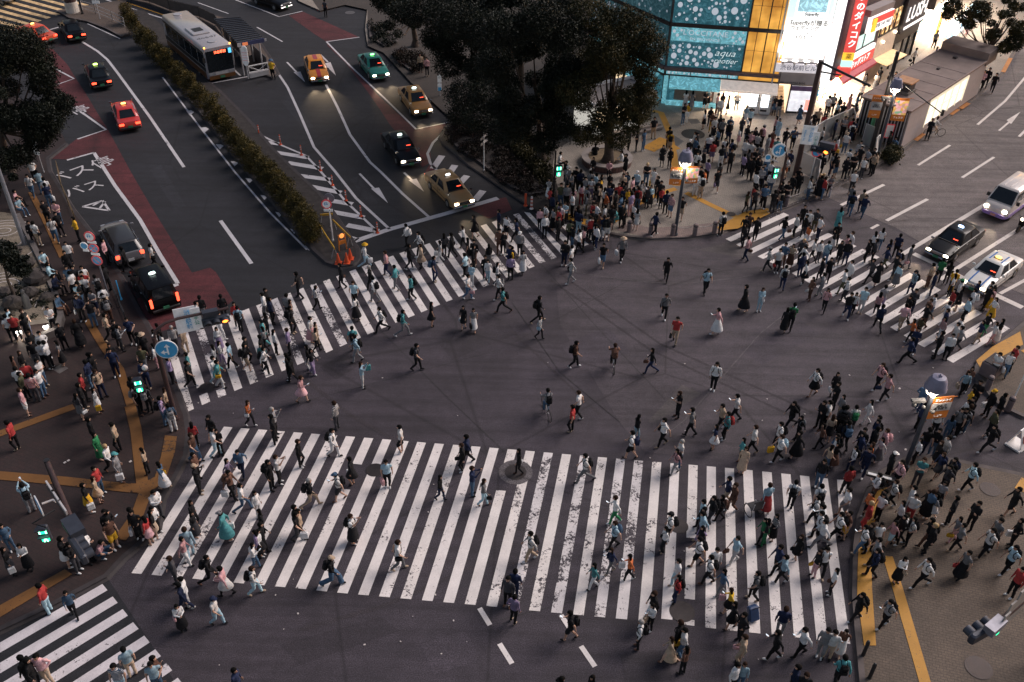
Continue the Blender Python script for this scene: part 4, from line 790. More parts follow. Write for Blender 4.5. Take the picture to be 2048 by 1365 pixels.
street_lamp(at(1350, 470, .15), 5.7, 'lit hooded street lamp with orange banners at the rounded plaza kerb', [(-.42, 0, .8, 1.15, R(-3), 'a', 4.1), (.52, 0, .78, 1.1, R(6), 'b', 4.2)], 60)
street_lamp(at(1752, 318, .15), 6.0, 'lit hooded street lamp with tall banners beside the subway entrance', [(-.9, .3, .8, 1.7, R(-8), 'a', 3.9), (.85, .3, .95, 1.7, R(-8), 'b', 3.7)], 80)
# --- stone bollards and kerb posts
m_gran = M('granite_pinkish', (.17, .13, .13), .7, var=.2)
def bollard(u, v, label, r=.15, h=.85, mat=m_gran, grp='stone bollards round the plaza kerb', nm='bollard'):
    t = thing(nm, at(u, v, .15), 0, label, 'bollard', grp); q = MB(); q.tube([(0, 0, 0), (0, 0, h*.9), (0, 0, h*.97), (0, 0, h)], [r, r, r*.8, r*.4], 12); q.build('post', mat, t, True)
    q = MB(); q.tube([(0, 0, h*.78), (0, 0, h*.84)], [r*1.08, r*1.08], 12); q.build('band', m_kerbd, t); return t
for (u, v), w in zip([(1258, 464), (1301, 468), (1345, 471), (1389, 471), (1428, 466)], ['leftmost stone bollard on the rounded plaza kerb', 'stone bollard just left of the bannered lamp post', 'stone bollard touching the foot of the bannered lamp post', 'stone bollard just right of the bannered lamp post', 'darker stone bollard beside the yellow tactile strip']): bollard(u, v, w)
bollard(1571, 412, 'stone bollard among the people at the kerb by the right crossing'); bollard(1548, 414, 'brown post at the kerb by the right crossing corner', .09, 1.3, m_brn)
bollard(1974, 778, 'stone bollard at the right pavement corner, upper of two'); bollard(2016, 820, 'stone bollard near the blue street sign, lower of two'); bollard(1783, 967, 'square stone post in the crowd at the lower right kerb')
bollard(1726, 1311, 'thin dark bollard at the lower end of the yellow tactile strip', .07, .9, m_black, 'thin dark bollards'); bollard(1739, 1356, 'thin dark bollard closest to the bottom edge of the picture', .07, .9, m_black, 'thin dark bollards')
bollard(1658, 395, 'low pale post beside the glass screens', .06, .8, m_lgrey, 'thin dark bollards')
for (a, b_) in (((1345, 471), (1389, 471)), ((1389, 471), (1428, 466)), ((1571, 412), (1612, 395)), ((1612, 395), (1660, 372))):
    p, q_ = at(*a, .15), at(*b_, .15); m = (p+q_)/2; q = MB(); q.tube([(p.x, p.y, .85), ((p.x+m.x)/2, (p.y+m.y)/2, .72), (m.x, m.y, .68), ((q_.x+m.x)/2, (q_.y+m.y)/2, .72), (q_.x, q_.y, .85)], .025, 6)
    tag(q.build('rope_barrier', M('rope_pale', (.4, .36, .33), .8)), 'pale sagging rope strung '+{1345: 'right of the bannered lamp post', 1389: 'between the two right-hand plaza bollards', 1571: 'from the bollard by the right crossing', 1612: 'along the kerb below the no-parking sign'}[a[0]], 'rope barrier', 'sagging ropes between posts')
def block(u, v, sx, sy, sz, rz, label, nm='planter_block', cat='planter', mat=m_concd, top=m_kerbd):
    t = thing(nm, at(u, v, .15), rz, label, cat); q = MB(); q.box((0, 0, sz/2), (sx, sy, sz), 0, 0, None, .04); q.build('body', mat, t); q = MB(); q.box((0, 0, sz+.02), (sx*.86, sy*.86, .05)); q.build('top', top, t); return t
block(1982, 745, 1.3, .8, .8, R(40), 'brown stone block with tilted top at the right pavement corner', mat=m_gran)
# red/white delineators and cones
m_del = M('delineator_orange', (.60, .09, .035), .5); m_band = M('reflective_band', (.75, .7, .68), .4)
for i, (u, v) in enumerate([(518, 270), (561, 290), (603, 311), (641, 342), (665, 371.6), (692, 402), (722, 433.5), (755, 466.5)]):
    t = thing('traffic_delineator', at(u, v), 0, 'orange flexible traffic post, '+('first from the far end', 'second from the far end', 'third from the far end', 'fourth from the far end', 'fourth from the stop line', 'third from the stop line', 'second from the stop line', 'beside the stop line')[i]+' of the hatched area', 'traffic post', 'orange posts along the hatched area')
    q = MB(); q.tube([(0, 0, 0), (0, 0, .05), (0, 0, .06), (0, 0, .76), (0, 0, .8)], [.13, .12, .05, .045, .03], 12); q.build('post', m_del, t, True)
    q = MB(); q.cyl((0, 0, .45), .053, .07, 12); q.cyl((0, 0, .62), .051, .07, 12); q.build('reflective_band', m_band, t)
for u, v, l in [(1063, 418, 'orange and white striped post left of the waiting crowd'), (1051, 412, 'dull red post left of the striped post at the planter')]:
    t = thing('traffic_delineator', at(u, v, .15), 0, l, 'traffic post'); q = MB(); q.tube([(0, 0, 0), (0, 0, .05), (0, 0, .06), (0, 0, .9)], [.14, .13, .075, .07], 12); q.build('post', m_band if u == 1063 else m_del, t, True); q = MB(); [q.cyl((0, 0, .15+k*.26), .08, .1, 12) for k in range(3)]; q.build('stripe', m_del, t)
for u, v, l in [(677, 527, 'leftmost of the three orange cones on the median nose'), (694, 526, 'middle one of the three orange cones on the median nose'), (701, 518, 'rearmost of the three orange cones on the median nose')]:
    t = thing('traffic_cone', at(u, v, .15), 0, l, 'traffic cone', 'cones on the median nose'); q = MB(); q.box((0, 0, .02), (.4, .4, .04)); q.tube([(0, 0, .04), (0, 0, .7)], [.16, .035], 14); q.build('cone', M('cone_orange', (.72, .10, .03), .5), t); q = MB(); q.tube([(0, 0, .3), (0, 0, .46)], [.108, .075], 14); q.build('reflective_band', m_band, t)
t = thing('warning_barrier', at(686, 500, .15), R(35), 'orange warning stand with round lamp among the cones', 'barrier'); q = MB(); q.tube([(-.25, 0, 0), (-.2, 0, 1.1)], .035, 8); q.tube([(.25, 0, 0), (.2, 0, 1.1)], .035, 8); q.box((0, 0, .55), (.5, .05, .25)); q.build('stand', M('barrier_orange', (.62, .20, .03), .5), t); q = MB(); q.ball((0, -.02, 1.0), (.16, .08, .16), 12); q.build('lamp', M('lamp_orange', (.7, .2, .05), .3, emit=(1, .35, .08), es=.6), t)
m_yb = M('barrier_yellow', (.55, .30, .03), .5)
for a, b_, l in [((640, 470), (672, 520), 'low yellow barrier bar on the left side of the median nose'), ((668, 462), (703, 497), 'low yellow barrier bar on the right side of the median nose'), ((643, 452), (668, 450), 'short yellow barrier bar across the median by the last bush')]:
    p, q_ = at(*a, .15), at(*b_, .15); d = q_-p; t = thing('safety_barrier', p, math.atan2(d.y, d.x), l, 'barrier', 'yellow barriers on the median'); q = MB(); q.box((d.length/2, 0, .78), (d.length, .05, .14)); q.build('rail', m_yb, t)
    for x in (.1, d.length-.1): q = MB(); q.tube([(x-.15, .2, 0), (x, 0, .85), (x-.15, -.2, 0)], .025, 6); q.build('leg', m_lgrey, t)
# median
MD = [(262, 22), (300, 70), (325, 120), (372, 190), (425, 255), (470, 312), (520, 372), (560, 420), (600, 470), (630, 505), (655, 528), (680, 536), (705, 532), (717, 518), (715, 500), (695, 470), (668, 430), (640, 392), (590, 345), (545, 300), (495, 240), (440, 185), (415, 165), (385, 120), (350, 80), (318, 48), (290, 25)]
pavement('median_island', MD, M('median_soil', (.030, .025, .024), .95, var=.4), m_kerbd, list(range(0, 25)))
# bus shelter
zc = 2.9; c0, c1, c2, c3 = at(428, 40, zc), at(480, 36, zc), at(529, 80, zc), at(476, 90, zc); sh = thing('bus_shelter', at(480, 75+60, 0), 0, 'long dark ribbed bus shelter roof beside the parked bus', 'bus shelter'); o0 = at(480, 135, 0)
q = MB(); q.prism([(p.x-o0.x, p.y-o0.y) for p in (c0, c1, c2, c3)], zc, zc+.1); q.build('roof', M('shelter_roof', (.020, .021, .028), .25, .3), sh)
q = MB()
for k in range(14): a, b_ = c0.lerp(c3, (k+.5)/14)-o0, c1.lerp(c2, (k+.5)/14)-o0; q.tube([(a.x, a.y, zc+.12), (b_.x, b_.y, zc+.12)], .035, 6)
q.build('roof_rib', m_dkmetal, sh); q = MB(); a, b_ = c3-o0, c2-o0; dd = b_-a; q.box(((a.x+b_.x)/2, (a.y+b_.y)/2-.08, zc), (dd.length, .08, .32), math.atan2(dd.y, dd.x)); q.build('fascia', M('fascia_navy', (.05, .06, .14), .5), sh); q = MB(); q.box((a.x+dd.x*.28, a.y+dd.y*.28-.14, zc), (dd.length*.2, .03, .26), math.atan2(dd.y, dd.x)); q.build('route_display', M('display_orange', (.4, .1, .04), .5, emit=(1, .3, .12), es=.25), sh)
q = MB(); q.box((a.x+dd.x*.06, a.y+dd.y*.06-.14, zc), (dd.length*.14, .03, .3), math.atan2(dd.y, dd.x)); q.box((b_.x-.1, b_.y-.12, zc), (.6, .04, .2), math.atan2(dd.y, dd.x)); q.build('fascia_cap', m_lgrey, sh)
for k, (s, tt) in enumerate([(.12, .15), (.12, .5), (.12, .9), (.85, .2), (.85, .55), (.85, .92)]):
    p = c0.lerp(c3, tt).lerp(c1.lerp(c2, tt), s)-o0; q = MB(); q.tube([(p.x, p.y, 0), (p.x, p.y, zc)], .07, 8); q.build('post', m_lgrey, sh)
a, b_ = c1.lerp(c2, .3)-o0, c1.lerp(c2, .95)-o0; q = MB(); q.slab([(a.x, a.y), (b_.x, b_.y)], .1, 1.3, .05); q.build('side_panel', M('mesh_panel', (.10, .10, .11), .6), sh)
BI = [(250, -8), (262, 2), (330, 22), (430, 62), (470, 100), (500, 140), (545, 158), (556, 150), (540, 118), (520, 88), (480, 45), (430, 34), (380, 18), (330, 2), (270, -16)]
pavement('bus_island', BI, m_pavM, m_kerbd, range(0, 14))
t = thing('bus_stop_sign', at(497, 158, .15), 0, 'white rocket-shaped bus stop sign by the shelter', 'bus stop sign'); q = MB(); q.tube([(0, 0, 0), (0, 0, 1.2)], .05, 8); q.build('pole', m_lgrey, t); q = MB(); q.add([(x, y, z) for y in (-.04, .04) for x, z in ((-.08, 1.1), (.08, 1.1), (.26, 1.4), (.26, 2.6), (.12, 2.8), (-.12, 2.8), (-.26, 2.6), (-.26, 1.4))], [tuple(range(8)), tuple(range(15, 7, -1))]+[(i, (i+1) % 8, 8+(i+1) % 8, 8+i) for i in range(8)]); q.build('sign_board', m_sw, t, fix=True); q = MB(); [q.box((0, -.06, 1.6+k*.22), (.4, .01, .02)) for k in range(4)]; q.build('timetable_line', m_rd, t)
a, b_ = at(500, 156, .15), at(538, 148, .15); d = b_-a; t = thing('railing', a, math.atan2(d.y, d.x), 'low white ornamental railing at the end of the bus island', 'railing'); q = MB(); [q.tube([(0, 0, z), (d.length, 0, z)], .03, 6) for z in (.45, .95, 1.0)]; [q.tube([(x, 0, 0), (x, 0, 1)], .03, 6) for x in (0, d.length)]; q.tube([(0, 0, .95), (d.length/2, 0, .5), (d.length, 0, .95)], .02, 6); q.build('rail', m_wh, t); q = MB(); q.box((d.length/2, 0, .2), (d.length, .25, .4)); q.build('base', m_lgrey, t)
def railing(pts, label, h=.9, mat=m_lgrey, grp=None, panel=None, nm='guard_rail', z=.15, step=2.0):
    P = px(*pts, z=z); o = P[0]; t = thing(nm, o, 0, label, 'railing', grp); q = MB()
    for a, b_ in zip(P, P[1:]):
        a, b_ = a-o, b_-o
        for zz in ((h, h*.55, h*.2) if not panel else (h,)): q.tube([(a.x, a.y, zz), (b_.x, b_.y, zz)], .022, 6)
        n = max(1, int((b_-a).length/step))
        for k in range(n+1): c = a.lerp(b_, k/n); q.tube([(c.x, c.y, 0), (c.x, c.y, h+.03)], .035, 6)
    q.build('rail', mat, t)
    if panel:
        q = MB(); q.slab([(p.x-o.x, p.y-o.y) for p in P], .1, h-.04, .03); q.build('panel', panel, t)
    return t
railing([(250, -4), (300, 6), (340, 22), (400, 36), (432, 52), (455, 84), (500, 130)], 'long guard rail along the bus island in front of the shelter', 1.1, m_dkmetal, panel=M('panel_brown', (.075, .06, .058), .7))
railing([(165, 20), (192, 28), (226, 42), (250, 55)], 'low grey guard rail on the far left street corner')
railing([(118, 345), (125, 380), (138, 412), (152, 445)], 'thin ochre guard rail at the kerb of the bus bay', .85, M('rail_ochre', (.12, .08, .04), .6))
railing([(225, 580), (240, 615), (255, 650)], 'short dark kerb rail near the black taxi van', .85, m_black)
railing([(395+1, 262), (404, 280)], 'small pale rail section between the hedge bushes', .7, m_lgrey) if False else None
railing([(1140, 290), (1185, 262), (1240, 245)], 'dark fence beside the white kiosk under the big tree', 1.2, m_black)
# glass screens of the smoking corner
gm, gnt, gb = newmat('frosted_screen', .3); gb.inputs['Base Color'].default_value = (.35, .36, .37, 1); gb.inputs['Alpha'].default_value = .5
railing([(1588, 352), (1596, 318), (1640, 288), (1696, 262), (1700, 275)], 'white framed glass screens around the smoking corner', 1.9, m_lgrey, panel=gm, nm='glass_screen', step=1.6)
railing([(1597, 345), (1632, 362), (1628, 388)], 'short glass screen behind the no-parking sign', 1.6, m_lgrey, panel=gm, nm='glass_screen')
railing([(1722, 290), (1746, 300)], 'single glass screen panel beside the green boards', 1.7, m_lgrey, panel=gm, nm='glass_screen')
for (a, b_, h, l) in [((1722, 262), (1742, 277), 2.9, 'dark green board with SMOKING AREA lettering, behind the pale green board'), ((1732, 288), (1746, 275), 2.2, 'pale green board in front of the dark green one')]:
    p, q_ = at(*a, .15), at(*b_, .15); d = q_-p; t = thing('notice_board', p, math.atan2(d.y, d.x), l, 'notice board'); q = MB(); q.box((d.length/2, 0, h/2), (d.length, .08, h)); q.build('panel', M('board_green', (.02, .13, .075), .6) if h > 2.5 else M('board_green_pale', (.10, .36, .20), .6), t)
    if h > 2.5: lettering('SMOKING\nAREA', .25, m_wh, t, (d.length/2+.1, -.05, 2.35))
t = thing('sign_stand', at(1748, 320, .15), R(55), 'white upright board leaning near the black pole', 'sign board'); q = MB(); q.box((0, 0, .95), (.75, .06, 1.8), 0, 0, Matrix.Rotation(R(-8), 3, 'X')); q.build('panel', m_wh, t)
t = thing('warning_sign', at(1768, 300, .15), R(-10), 'red-bordered white notice beside the entrance grille', 'sign board'); q = MB(); q.box((0, 0, 1.5), (.6, .04, 1.1)); q.build('border', m_rd, t); q = MB(); q.box((0, -.03, 1.5), (.48, .03, .95)); q.build('panel', m_wh, t); q = MB(); q.tube([(0, .03, 0), (0, .03, 1.2)], .03, 6); q.build('post', m_lgrey, t)
t = thing('sign_stand', at(2034, 895-4, 0), R(35), 'white A-frame pavement sign at the right edge of the road', 'sign board'); 
for s in (1, -1): q = MB(); q.box((0, s*.2, .55), (.62, .04, 1.15), 0, 0, Matrix.Rotation(R(s*18), 3, 'X')); q.build('panel', m_wh, t)
q = MB(); q.box((0, 0, .04), (.9, .75, .08)); q.build('foot', m_wh, t); q = MB(); q.box((0, -.235, .6), (.4, .02, .4), 0, 0, Matrix.Rotation(R(-18), 3, 'X')); q.build('notice', M('notice_red', (.35, .12, .1), .6), t)
t = gpole('street_sign', at(2020, 815, .15), 2.6, .04, 'white post with a small blue street name plate at the right edge', 'street sign', m_wh); plate(t, (.25, -.05, 2.5), .9, .22, m_blue, R(20), '道玄坂', .15, m_wh)
t = gpole('street_sign', at(968, 342, .15), 2.9, .035, 'white post with grey plates in the dark planter strip', 'street sign', m_wh); [plate(t, (x, -.05, z), .5, .16, m_lgrey, R(60)) for x, z in ((.1, 2.7), (-.1, 2.5), (.1, 2.3), (-.08, 2.1))]
t = gpole('street_sign', at(880, 192, .15), 2.0, .03, 'narrow white stacked notice sign at the taxi stand pavement', 'street sign', m_lgrey); [plate(t, (0, -.05, z), .32, .6, m_sw if z < 1.3 else m_sw, 0) for z in (.75, 1.45)]; plate(t, (0, -.07, .6), .26, .3, m_blue)
t = gpole('bus_stop_sign', at(88, 345, .15), 2.3, .03, 'white round-topped bus stop sign on the left pavement', 'bus stop sign', m_lgrey); plate(t, (-.05, -.05, 2.0), .42, 1.3, m_sw, R(-10), 'バス\nのりば', .15, m_ink); o = rsign(t, (-.05, -.06, 2.75), .22, m_sw, m_lgrey, R(-10))
t = gpole('speed_sign', at(200, 38, .15), 2.2, .03, 'round sign over a white plate at the far left corner', 'traffic sign', m_lgrey); rsign(t, (-.1, -.06, 2.1), .3, m_sw, m_pole); plate(t, (.02, -.06, 1.6), .7, .28, m_sw)
t = thing('bridge_column', at(146, 24, .15), 0, 'thick brown column with a white base at the far left corner', 'column'); q = MB(); q.cyl((0, 0, 0), .62, 1.0, 20); q.build('base', M('base_white', (.6, .56, .5), .6, var=.25, sc=1), t); q = MB(); q.cyl((0, 0, 1.0), .55, 6, 20); q.build('column', m_brn, t)
gpole('utility_pole', at(165, 28, .15), 6, .09, 'slim black pole right of the thick column', 'utility pole', m_black)
# litter by the kerb
q = MB(); lr = random.Random(4)
for _ in range(150):
    tt = lr.random(); u, v = (1520+tt*170+lr.gauss(0, 5), 432-tt*70+lr.gauss(0, 7)) if lr.random() < .6 else (lr.uniform(300, 1900), lr.uniform(700, 1340)); p = at(u, v); s = lr.uniform(.015, .04); q.box((p.x, p.y, .03 if v > 480 else .18), (s*2, s*1.5, .01), lr.random()*3)
for u, v in [(130, 926), (137, 922), (265-4, 924), (1275, 870-6), (1811, 900), (1799, 778)]: p = at(u, v, .15); q.box((p.x, p.y, .17), (.12, .09, .02), 1)
tag(q.build('litter', M('litter_pale', (.55, .5, .48), .8)), 'scattered scraps of pale litter on road and pavement', None, kind='stuff')

# ================================================================== VEHICLES
m_tyre = M('tyre_rubber', (.02, .02, .02), .8); m_rim = M('wheel_rim', (.35, .35, .36), .35, .8); m_glass = M('car_glass', (.012, .016, .02), .05, var=.3, sc=1.5); m_chrome = M('chrome', (.5, .5, .5), .2, 1); m_trim = M('car_trim', (.02, .02, .02), .5)
g_head = glow('headlight_lit', (1, .86, .64), 4.5); g_tail = glow('tail_light', (1, .07, .03), 1.3); m_headoff = M('headlight_off', (.4, .42, .45), .1, .3); m_plateW = M('licence_plate_white', (.6, .6, .6), .5); m_plateG = M('licence_plate_green', (.05, .22, .12), .5); m_amber = glow('indicator', (1, .35, .04), 3)
def paintm(nm, col): return M('car_paint_'+nm, col, .32, 0, var=.06, coat=.12 if max(col) < .02 else .5, spec=.2 if max(col) < .02 else .5)
def loft(q, st, mi=0):
    # st: (y, half width, z bottom, z top, crown): rounded box section
    N = 14; vs = []
    for y, w, zb, zt, cr in st:
        ring = [(-w*.86, zb), (-w*.98, zb+.06), (-w, zb+(zt-zb)*.35), (-w*.985, zb+(zt-zb)*.68), (-w*.95, zt-.05), (-w*.84, zt), (-w*.4, zt+cr), (w*.4, zt+cr), (w*.84, zt), (w*.95, zt-.05), (w*.985, zb+(zt-zb)*.68), (w, zb+(zt-zb)*.35), (w*.98, zb+.06), (w*.86, zb)]
        vs += [(x, y, z) for x, z in ring]
    n = len(st); fs = [(i*N+k, i*N+(k+1) % N, (i+1)*N+(k+1) % N, (i+1)*N+k) for i in range(n-1) for k in range(N)]
    fs += [tuple(range(N-1, -1, -1)), tuple((n-1)*N+k for k in range(N))]
    q.add(vs, fs, mi); return q
def wheels(t, w, ys, r=.31):
    for y in ys:
        for s in (-1, 1):
            q = MB(); q.tube([(s*(w-.20), y, r), (s*(w-.02), y, r), (s*(w+.012), y, r)], [r, r, r*.93], 20); o = q.build('wheel', m_tyre, t)
            q = MB(); q.tube([(s*(w), y, r), (s*(w+.02), y, r)], [r*.62, r*.55], 14); q.build('rim', m_rim, o)
            q = MB(); m = 14; vs = []
            for rr in (r*1.07, r*1.22):
                for i in range(m+1): a = math.pi*i/m; vs.append((s*(w+.004), y+rr*math.cos(a), r+rr*math.sin(a)*.98))
            q.add(vs, [(i, i+1, m+2+i, m+1+i) for i in range(m)]); q.build('wheel_arch', m_trim, t)  # flat dark ring painted for the shaded gap round the wheel
def quadpanel(q, a, b, c, d, off):
    A, B, C, D = map(Vector, (a, b, c, d)); n = (B-A).cross(D-A).normalized()*off; cen = (A+B+C+D)/4
    q.add([cen+(p-cen)*.9+n for p in (A, B, C, D)], [(0, 1, 2, 3)])
def car(front, rear, paint, label, kind='sedan', lit=True, tails=True, lamp=None, stripe=None, fender=True, roofm=None, name='taxi', cat='taxi', group=None, roofstuff=True, plate=None):
    p0, p1 = at(*rear), at(*front); d = (p1-p0).normalized(); c = (p0+p1)/2; rz = math.atan2(d.y, d.x)-math.pi/2
    t = thing(name, c, rz, label, cat, group)
    if kind == 'wagon':
        st = [(-2.38, .70, .36, .78, .0), (-2.32, .82, .28, .95, .01), (-1.6, .87, .2, .98, .01), (0, .88, .2, .96, .01), (1.0, .87, .2, .92, .02), (1.7, .85, .2, .83, .03), (2.2, .78, .24, .70, .02), (2.38, .62, .34, .58, 0)]
        lo = dict(yf=1.25, yr=-2.22, w=.80); hi = dict(yf=.45, yr=-1.85, w=.62); zl, zh = .95, 1.46; W = .88; wy = (1.45, -1.4)
    elif kind == 'tall':
        st = [(-2.2, .74, .34, .9, .0), (-2.15, .83, .25, 1.02, .01), (-1.4, .86, .2, 1.06, .01), (0, .86, .2, 1.06, .01), (1.1, .85, .2, 1.02, .02), (1.7, .84, .2, .93, .04), (2.1, .78, .24, .80, .02), (2.2, .66, .32, .66, 0)]
        lo = dict(yf=1.35, yr=-2.12, w=.80); hi = dict(yf=.6, yr=-2.0, w=.66); zl, zh = 1.04, 1.74; W = .86; wy = (1.4, -1.35)
    else:
        st = [(-2.36, .74, .38, .72, .0), (-2.28, .81, .28, .88, .01), (-1.6, .845, .22, .93, .01), (-1.0, .85, .2, .93, .01), (.3, .85, .2, .92, .01), (1.0, .85, .2, .90, .02), (1.7, .84, .21, .82, .03), (2.24, .79, .26, .72, .02), (2.36, .70, .35, .58, 0)]
        lo = dict(yf=1.08, yr=-1.62, w=.77); hi = dict(yf=.42, yr=-1.05, w=.60); zl, zh = .91, 1.42; W = .85; wy = (1.42, -1.35)
    q = MB(); loft(q, st); q.build('body', paint, t, True)
    # greenhouse
    lf, lr, hf, hr = lo['yf'], lo['yr'], hi['yf'], hi['yr']; a, b = lo['w'], hi['w']
    L = [(-a, lf-.12, zl), (-a*.8, lf, zl), (a*.8, lf, zl), (a, lf-.12, zl), (a, lr+.12, zl), (a*.8, lr, zl), (-a*.8, lr, zl), (-a, lr+.12, zl)]
    U = [(-b, hf-.1, zh-.03), (-b*.82, hf, zh-.02), (b*.82, hf, zh-.02), (b, hf-.1, zh-.03), (b, hr+.1, zh-.03), (b*.82, hr, zh-.02), (-b*.82, hr, zh-.02), (-b, hr+.1, zh-.03)]
    k = b*.7; T = [(-k, hf-.22, zh+.02), (-k*.7, hf-.18, zh+.025), (k*.7, hf-.18, zh+.025), (k, hf-.22, zh+.02), (k, hr+.2, zh+.02), (k*.7, hr+.16, zh+.02), (-k*.7, hr+.16, zh+.02), (-k, hr+.2, zh+.02)]
    q = MB(); vs = L+U+T; q.add(vs, [(i, 8+i, 8+(i+1) % 8, (i+1) % 8) for i in range(8)]+[(8+i, 16+i, 16+(i+1) % 8, 8+(i+1) % 8) for i in range(8)]+[tuple(range(23, 15, -1))])
    q.build('cabin', roofm or paint, t, True, fix=True)
    q = MB(); quadpanel(q, L[2], L[1], U[1], U[2], .012); q.v = [(x*1.0, y, z) for x, y, z in q.v]; q.build('windscreen', m_glass, t)
    q = MB(); quadpanel(q, L[6], L[5], U[5], U[6], .012); q.build('rear_window', m_glass, t)
    for s in (0, 1):
        i, j = (3, 4) if s else (0, 7); P = [Vector(L[i]), Vector(L[j]), Vector(U[j]), Vector(U[i])]
        cuts = [(0, .42), (.46, .8), (.84, 1)] if kind != 'sedan' else [(.02, .5), (.54, .98)]
        for x0, x1 in cuts:
            A, B, C, D = P[0].lerp(P[1], x0), P[0].lerp(P[1], x1), P[3].lerp(P[2], x1), P[3].lerp(P[2], x0); n = Vector((1 if s else -1, 0, .3)).normalized()*.014; cen = (A+B+C+D)/4
            q = MB(); q.add([cen+(p-cen)*.86+n for p in (A, B, C, D)], [(0, 1, 2, 3) if s else (3, 2, 1, 0)]); q.build('side_window', m_glass, t)
        for y in (.25, -.75): q = MB(); q.box(((1 if s else -1)*(W+.005), y, zl-.12), (.03, .16, .035)); q.build('door_handle', m_chrome if paint is not None else m_trim, t)
        q = MB(); q.box(((1 if s else -1)*(W-.002), -.02, .60), (.012, .02, .5)); q.box(((1 if s else -1)*(W-.002), -1.0, .62), (.012, .02, .45)); q.box(((1 if s else -1)*(W-.002), .0, .52), (.02, 3.2, .035)); q.build('door_seam', m_trim, t)
    wheels(t, W, wy)
    f, r = st[-1][0], st[0][0]
    for s in (-1, 1):
        q = MB(); q.box((s*.56, f-.05, .60), (.30, .12, .15), 0, 0, None, .03); q.build('headlight', g_head if lit else m_headoff, t)
        q = MB()
        if kind == 'tall': q.box((s*.72, r+.02, .95), (.14, .1, .55), 0, 0, None, .02)
        elif kind == 'wagon': q.box((s*.70, r+.04, .82), (.24, .1, .24), 0, 0, None, .03)
        else: q.box((s*.58, r+.03, .72), (.36, .1, .17), 0, 0, None, .03)
        q.build('tail_light', g_tail if tails else M('tail_lamp_dim', (.25, .02, .02), .3), t)
        if fender: q = MB(); q.tube([(s*.74, 1.62, .88), (s*.80, 1.62, 1.02)], .02, 6); q.box((s*.82, 1.6, 1.06), (.17, .07, .1)); q.build('mirror', m_chrome, t)
        else: q = MB(); q.box((s*(a+.14), lf-.35, zl+.1), (.2, .12, .14), 0, 0, None, .03); q.build('mirror', paint, t)
    q = MB(); q.box((0, f-.02, .36), (1.5, .16, .16), 0, 0, None, .04); q.build('bumper', m_chrome if kind == 'sedan' else m_trim, t); q = MB(); q.box((0, r+.02, .42), (1.5, .16, .18), 0, 0, None, .04); q.build('bumper', m_trim, t)
    q = MB(); q.box((0, f-.015, .60), (.74, .06, .17)); q.build('grille', m_chrome, t)
    for y, z in ((f+.07, .40), (r-.08, .56)): q = MB(); q.box((0, y, z), (.34, .02, .17)); o = q.build('licence_plate', plate or m_plateG, t)
    q = MB(); q.box((0, lf+.01, zl+.02), (1.25, .05, .03)); q.build('wiper', m_trim, t)
    if lamp:
        q = MB(); q.box((0, (hf+hr)/2+.15, zh+.10), (.34, .14, .14), 0, 0, None, .04); q.build('roof_lamp', lamp, t); q = MB(); q.box((0, (hf+hr)/2+.15, zh+.03), (.5, .2, .03)); q.build('lamp_base', m_trim, t)
    if lit and name == 'taxi': q = MB(); q.box((-.3, lf-.22, zl+.16), (.3, .03, .08)); q.build('fare_display', g_tail, t)
    if stripe:
        for x in stripe[1]:
            q = MB(); yy = [(st[k_][0], st[k_][3]+st[k_][4]+.006) for k_ in range(len(st)) if st[k_][0] > lf]; yy = [(lf+.03, zl+.03)]+yy
            q.add([(x+sx, y, z) for y, z in yy for sx in (-stripe[2], stripe[2])], [(2*i, 2*i+1, 2*i+3, 2*i+2) for i in range(len(yy)-1)]); 
            yr_ = [(hf-.2, zh+.03), (hr+.2, zh+.03)]; q.add([(x+sx, y, z) for y, z in yr_ for sx in (-stripe[2], stripe[2])], [(0, 1, 3, 2)]); q.build('stripe', stripe[0], t)
    if lit:
        for s in (-1, 1):
            l = bpy.data.lights.new('headlamp_beam', 'SPOT'); l.energy = 70; l.color = (1, .74, .45); l.spot_size = R(48); l.spot_blend = .8; l.shadow_soft_size = .06
            o = bpy.data.objects.new('headlamp_beam', l); COL.objects.link(o); o.parent = t; o.location = (s*.56, f+.06, .62); o.rotation_euler = (R(78), 0, 0)
    return t
pR, pR2, pB, pG, pO, pS, pW, pGr = paintm('orange_red', (.62, .075, .03)), paintm('red', (.50, .035, .03)), paintm('black', (.003, .003, .004)), paintm('gold', (.34, .17, .045)), paintm('orange', (.66, .24, .02)), paintm('silver_grey', (.15, .15, .165)), paintm('white', (.70, .68, .64)), paintm('green', (.015, .20, .15))
pG2 = paintm('bronze_gold', (.40, .235, .10)); g_lw = glow('roof_lamp_white', (.8, 1, .95), 1.3); g_lg = glow('roof_lamp_green', (.2, 1, .25), 1.5); g_lo = glow('roof_lamp_orange', (1, .45, .12), 1.4); g_ly = glow('roof_lamp_yellow', (.7, 1, .2), 1.4)
m_rs = paintm('stripe_red', (.40, .03, .03)); m_bs = paintm('stripe_blue', (.03, .14, .40))
def cc(c, th_px, L=2.3):      # centre pixel (ground) and a pixel towards the front
    p = at(*c); d = at(*th_px)-p; d.normalize(); a = p-d*L; b = p+d*L; return proj(b), proj(a)
def vcar(c, toward, *a, **k): f, r = cc(c, toward); return car(f, r, *a, **k)
vcar((72, 80), (35, 68), pR, 'orange-red taxi turning at the far left crossing', lit=False, lamp=g_lo)
vcar((147, 72), (130, 48), pB, 'black saloon behind the orange-red taxi at the far left crossing', lit=False, name='car', cat='car', fender=False)
vcar((199, 163), (183, 128), pB, 'black taxi with green-yellow roof lamp driving away on the left street', lit=False, lamp=g_ly)
vcar((255, 243), (240, 205), pR2, 'red taxi driving away beside the curved white line on the left street', lit=False, lamp=g_lo, tails=True)
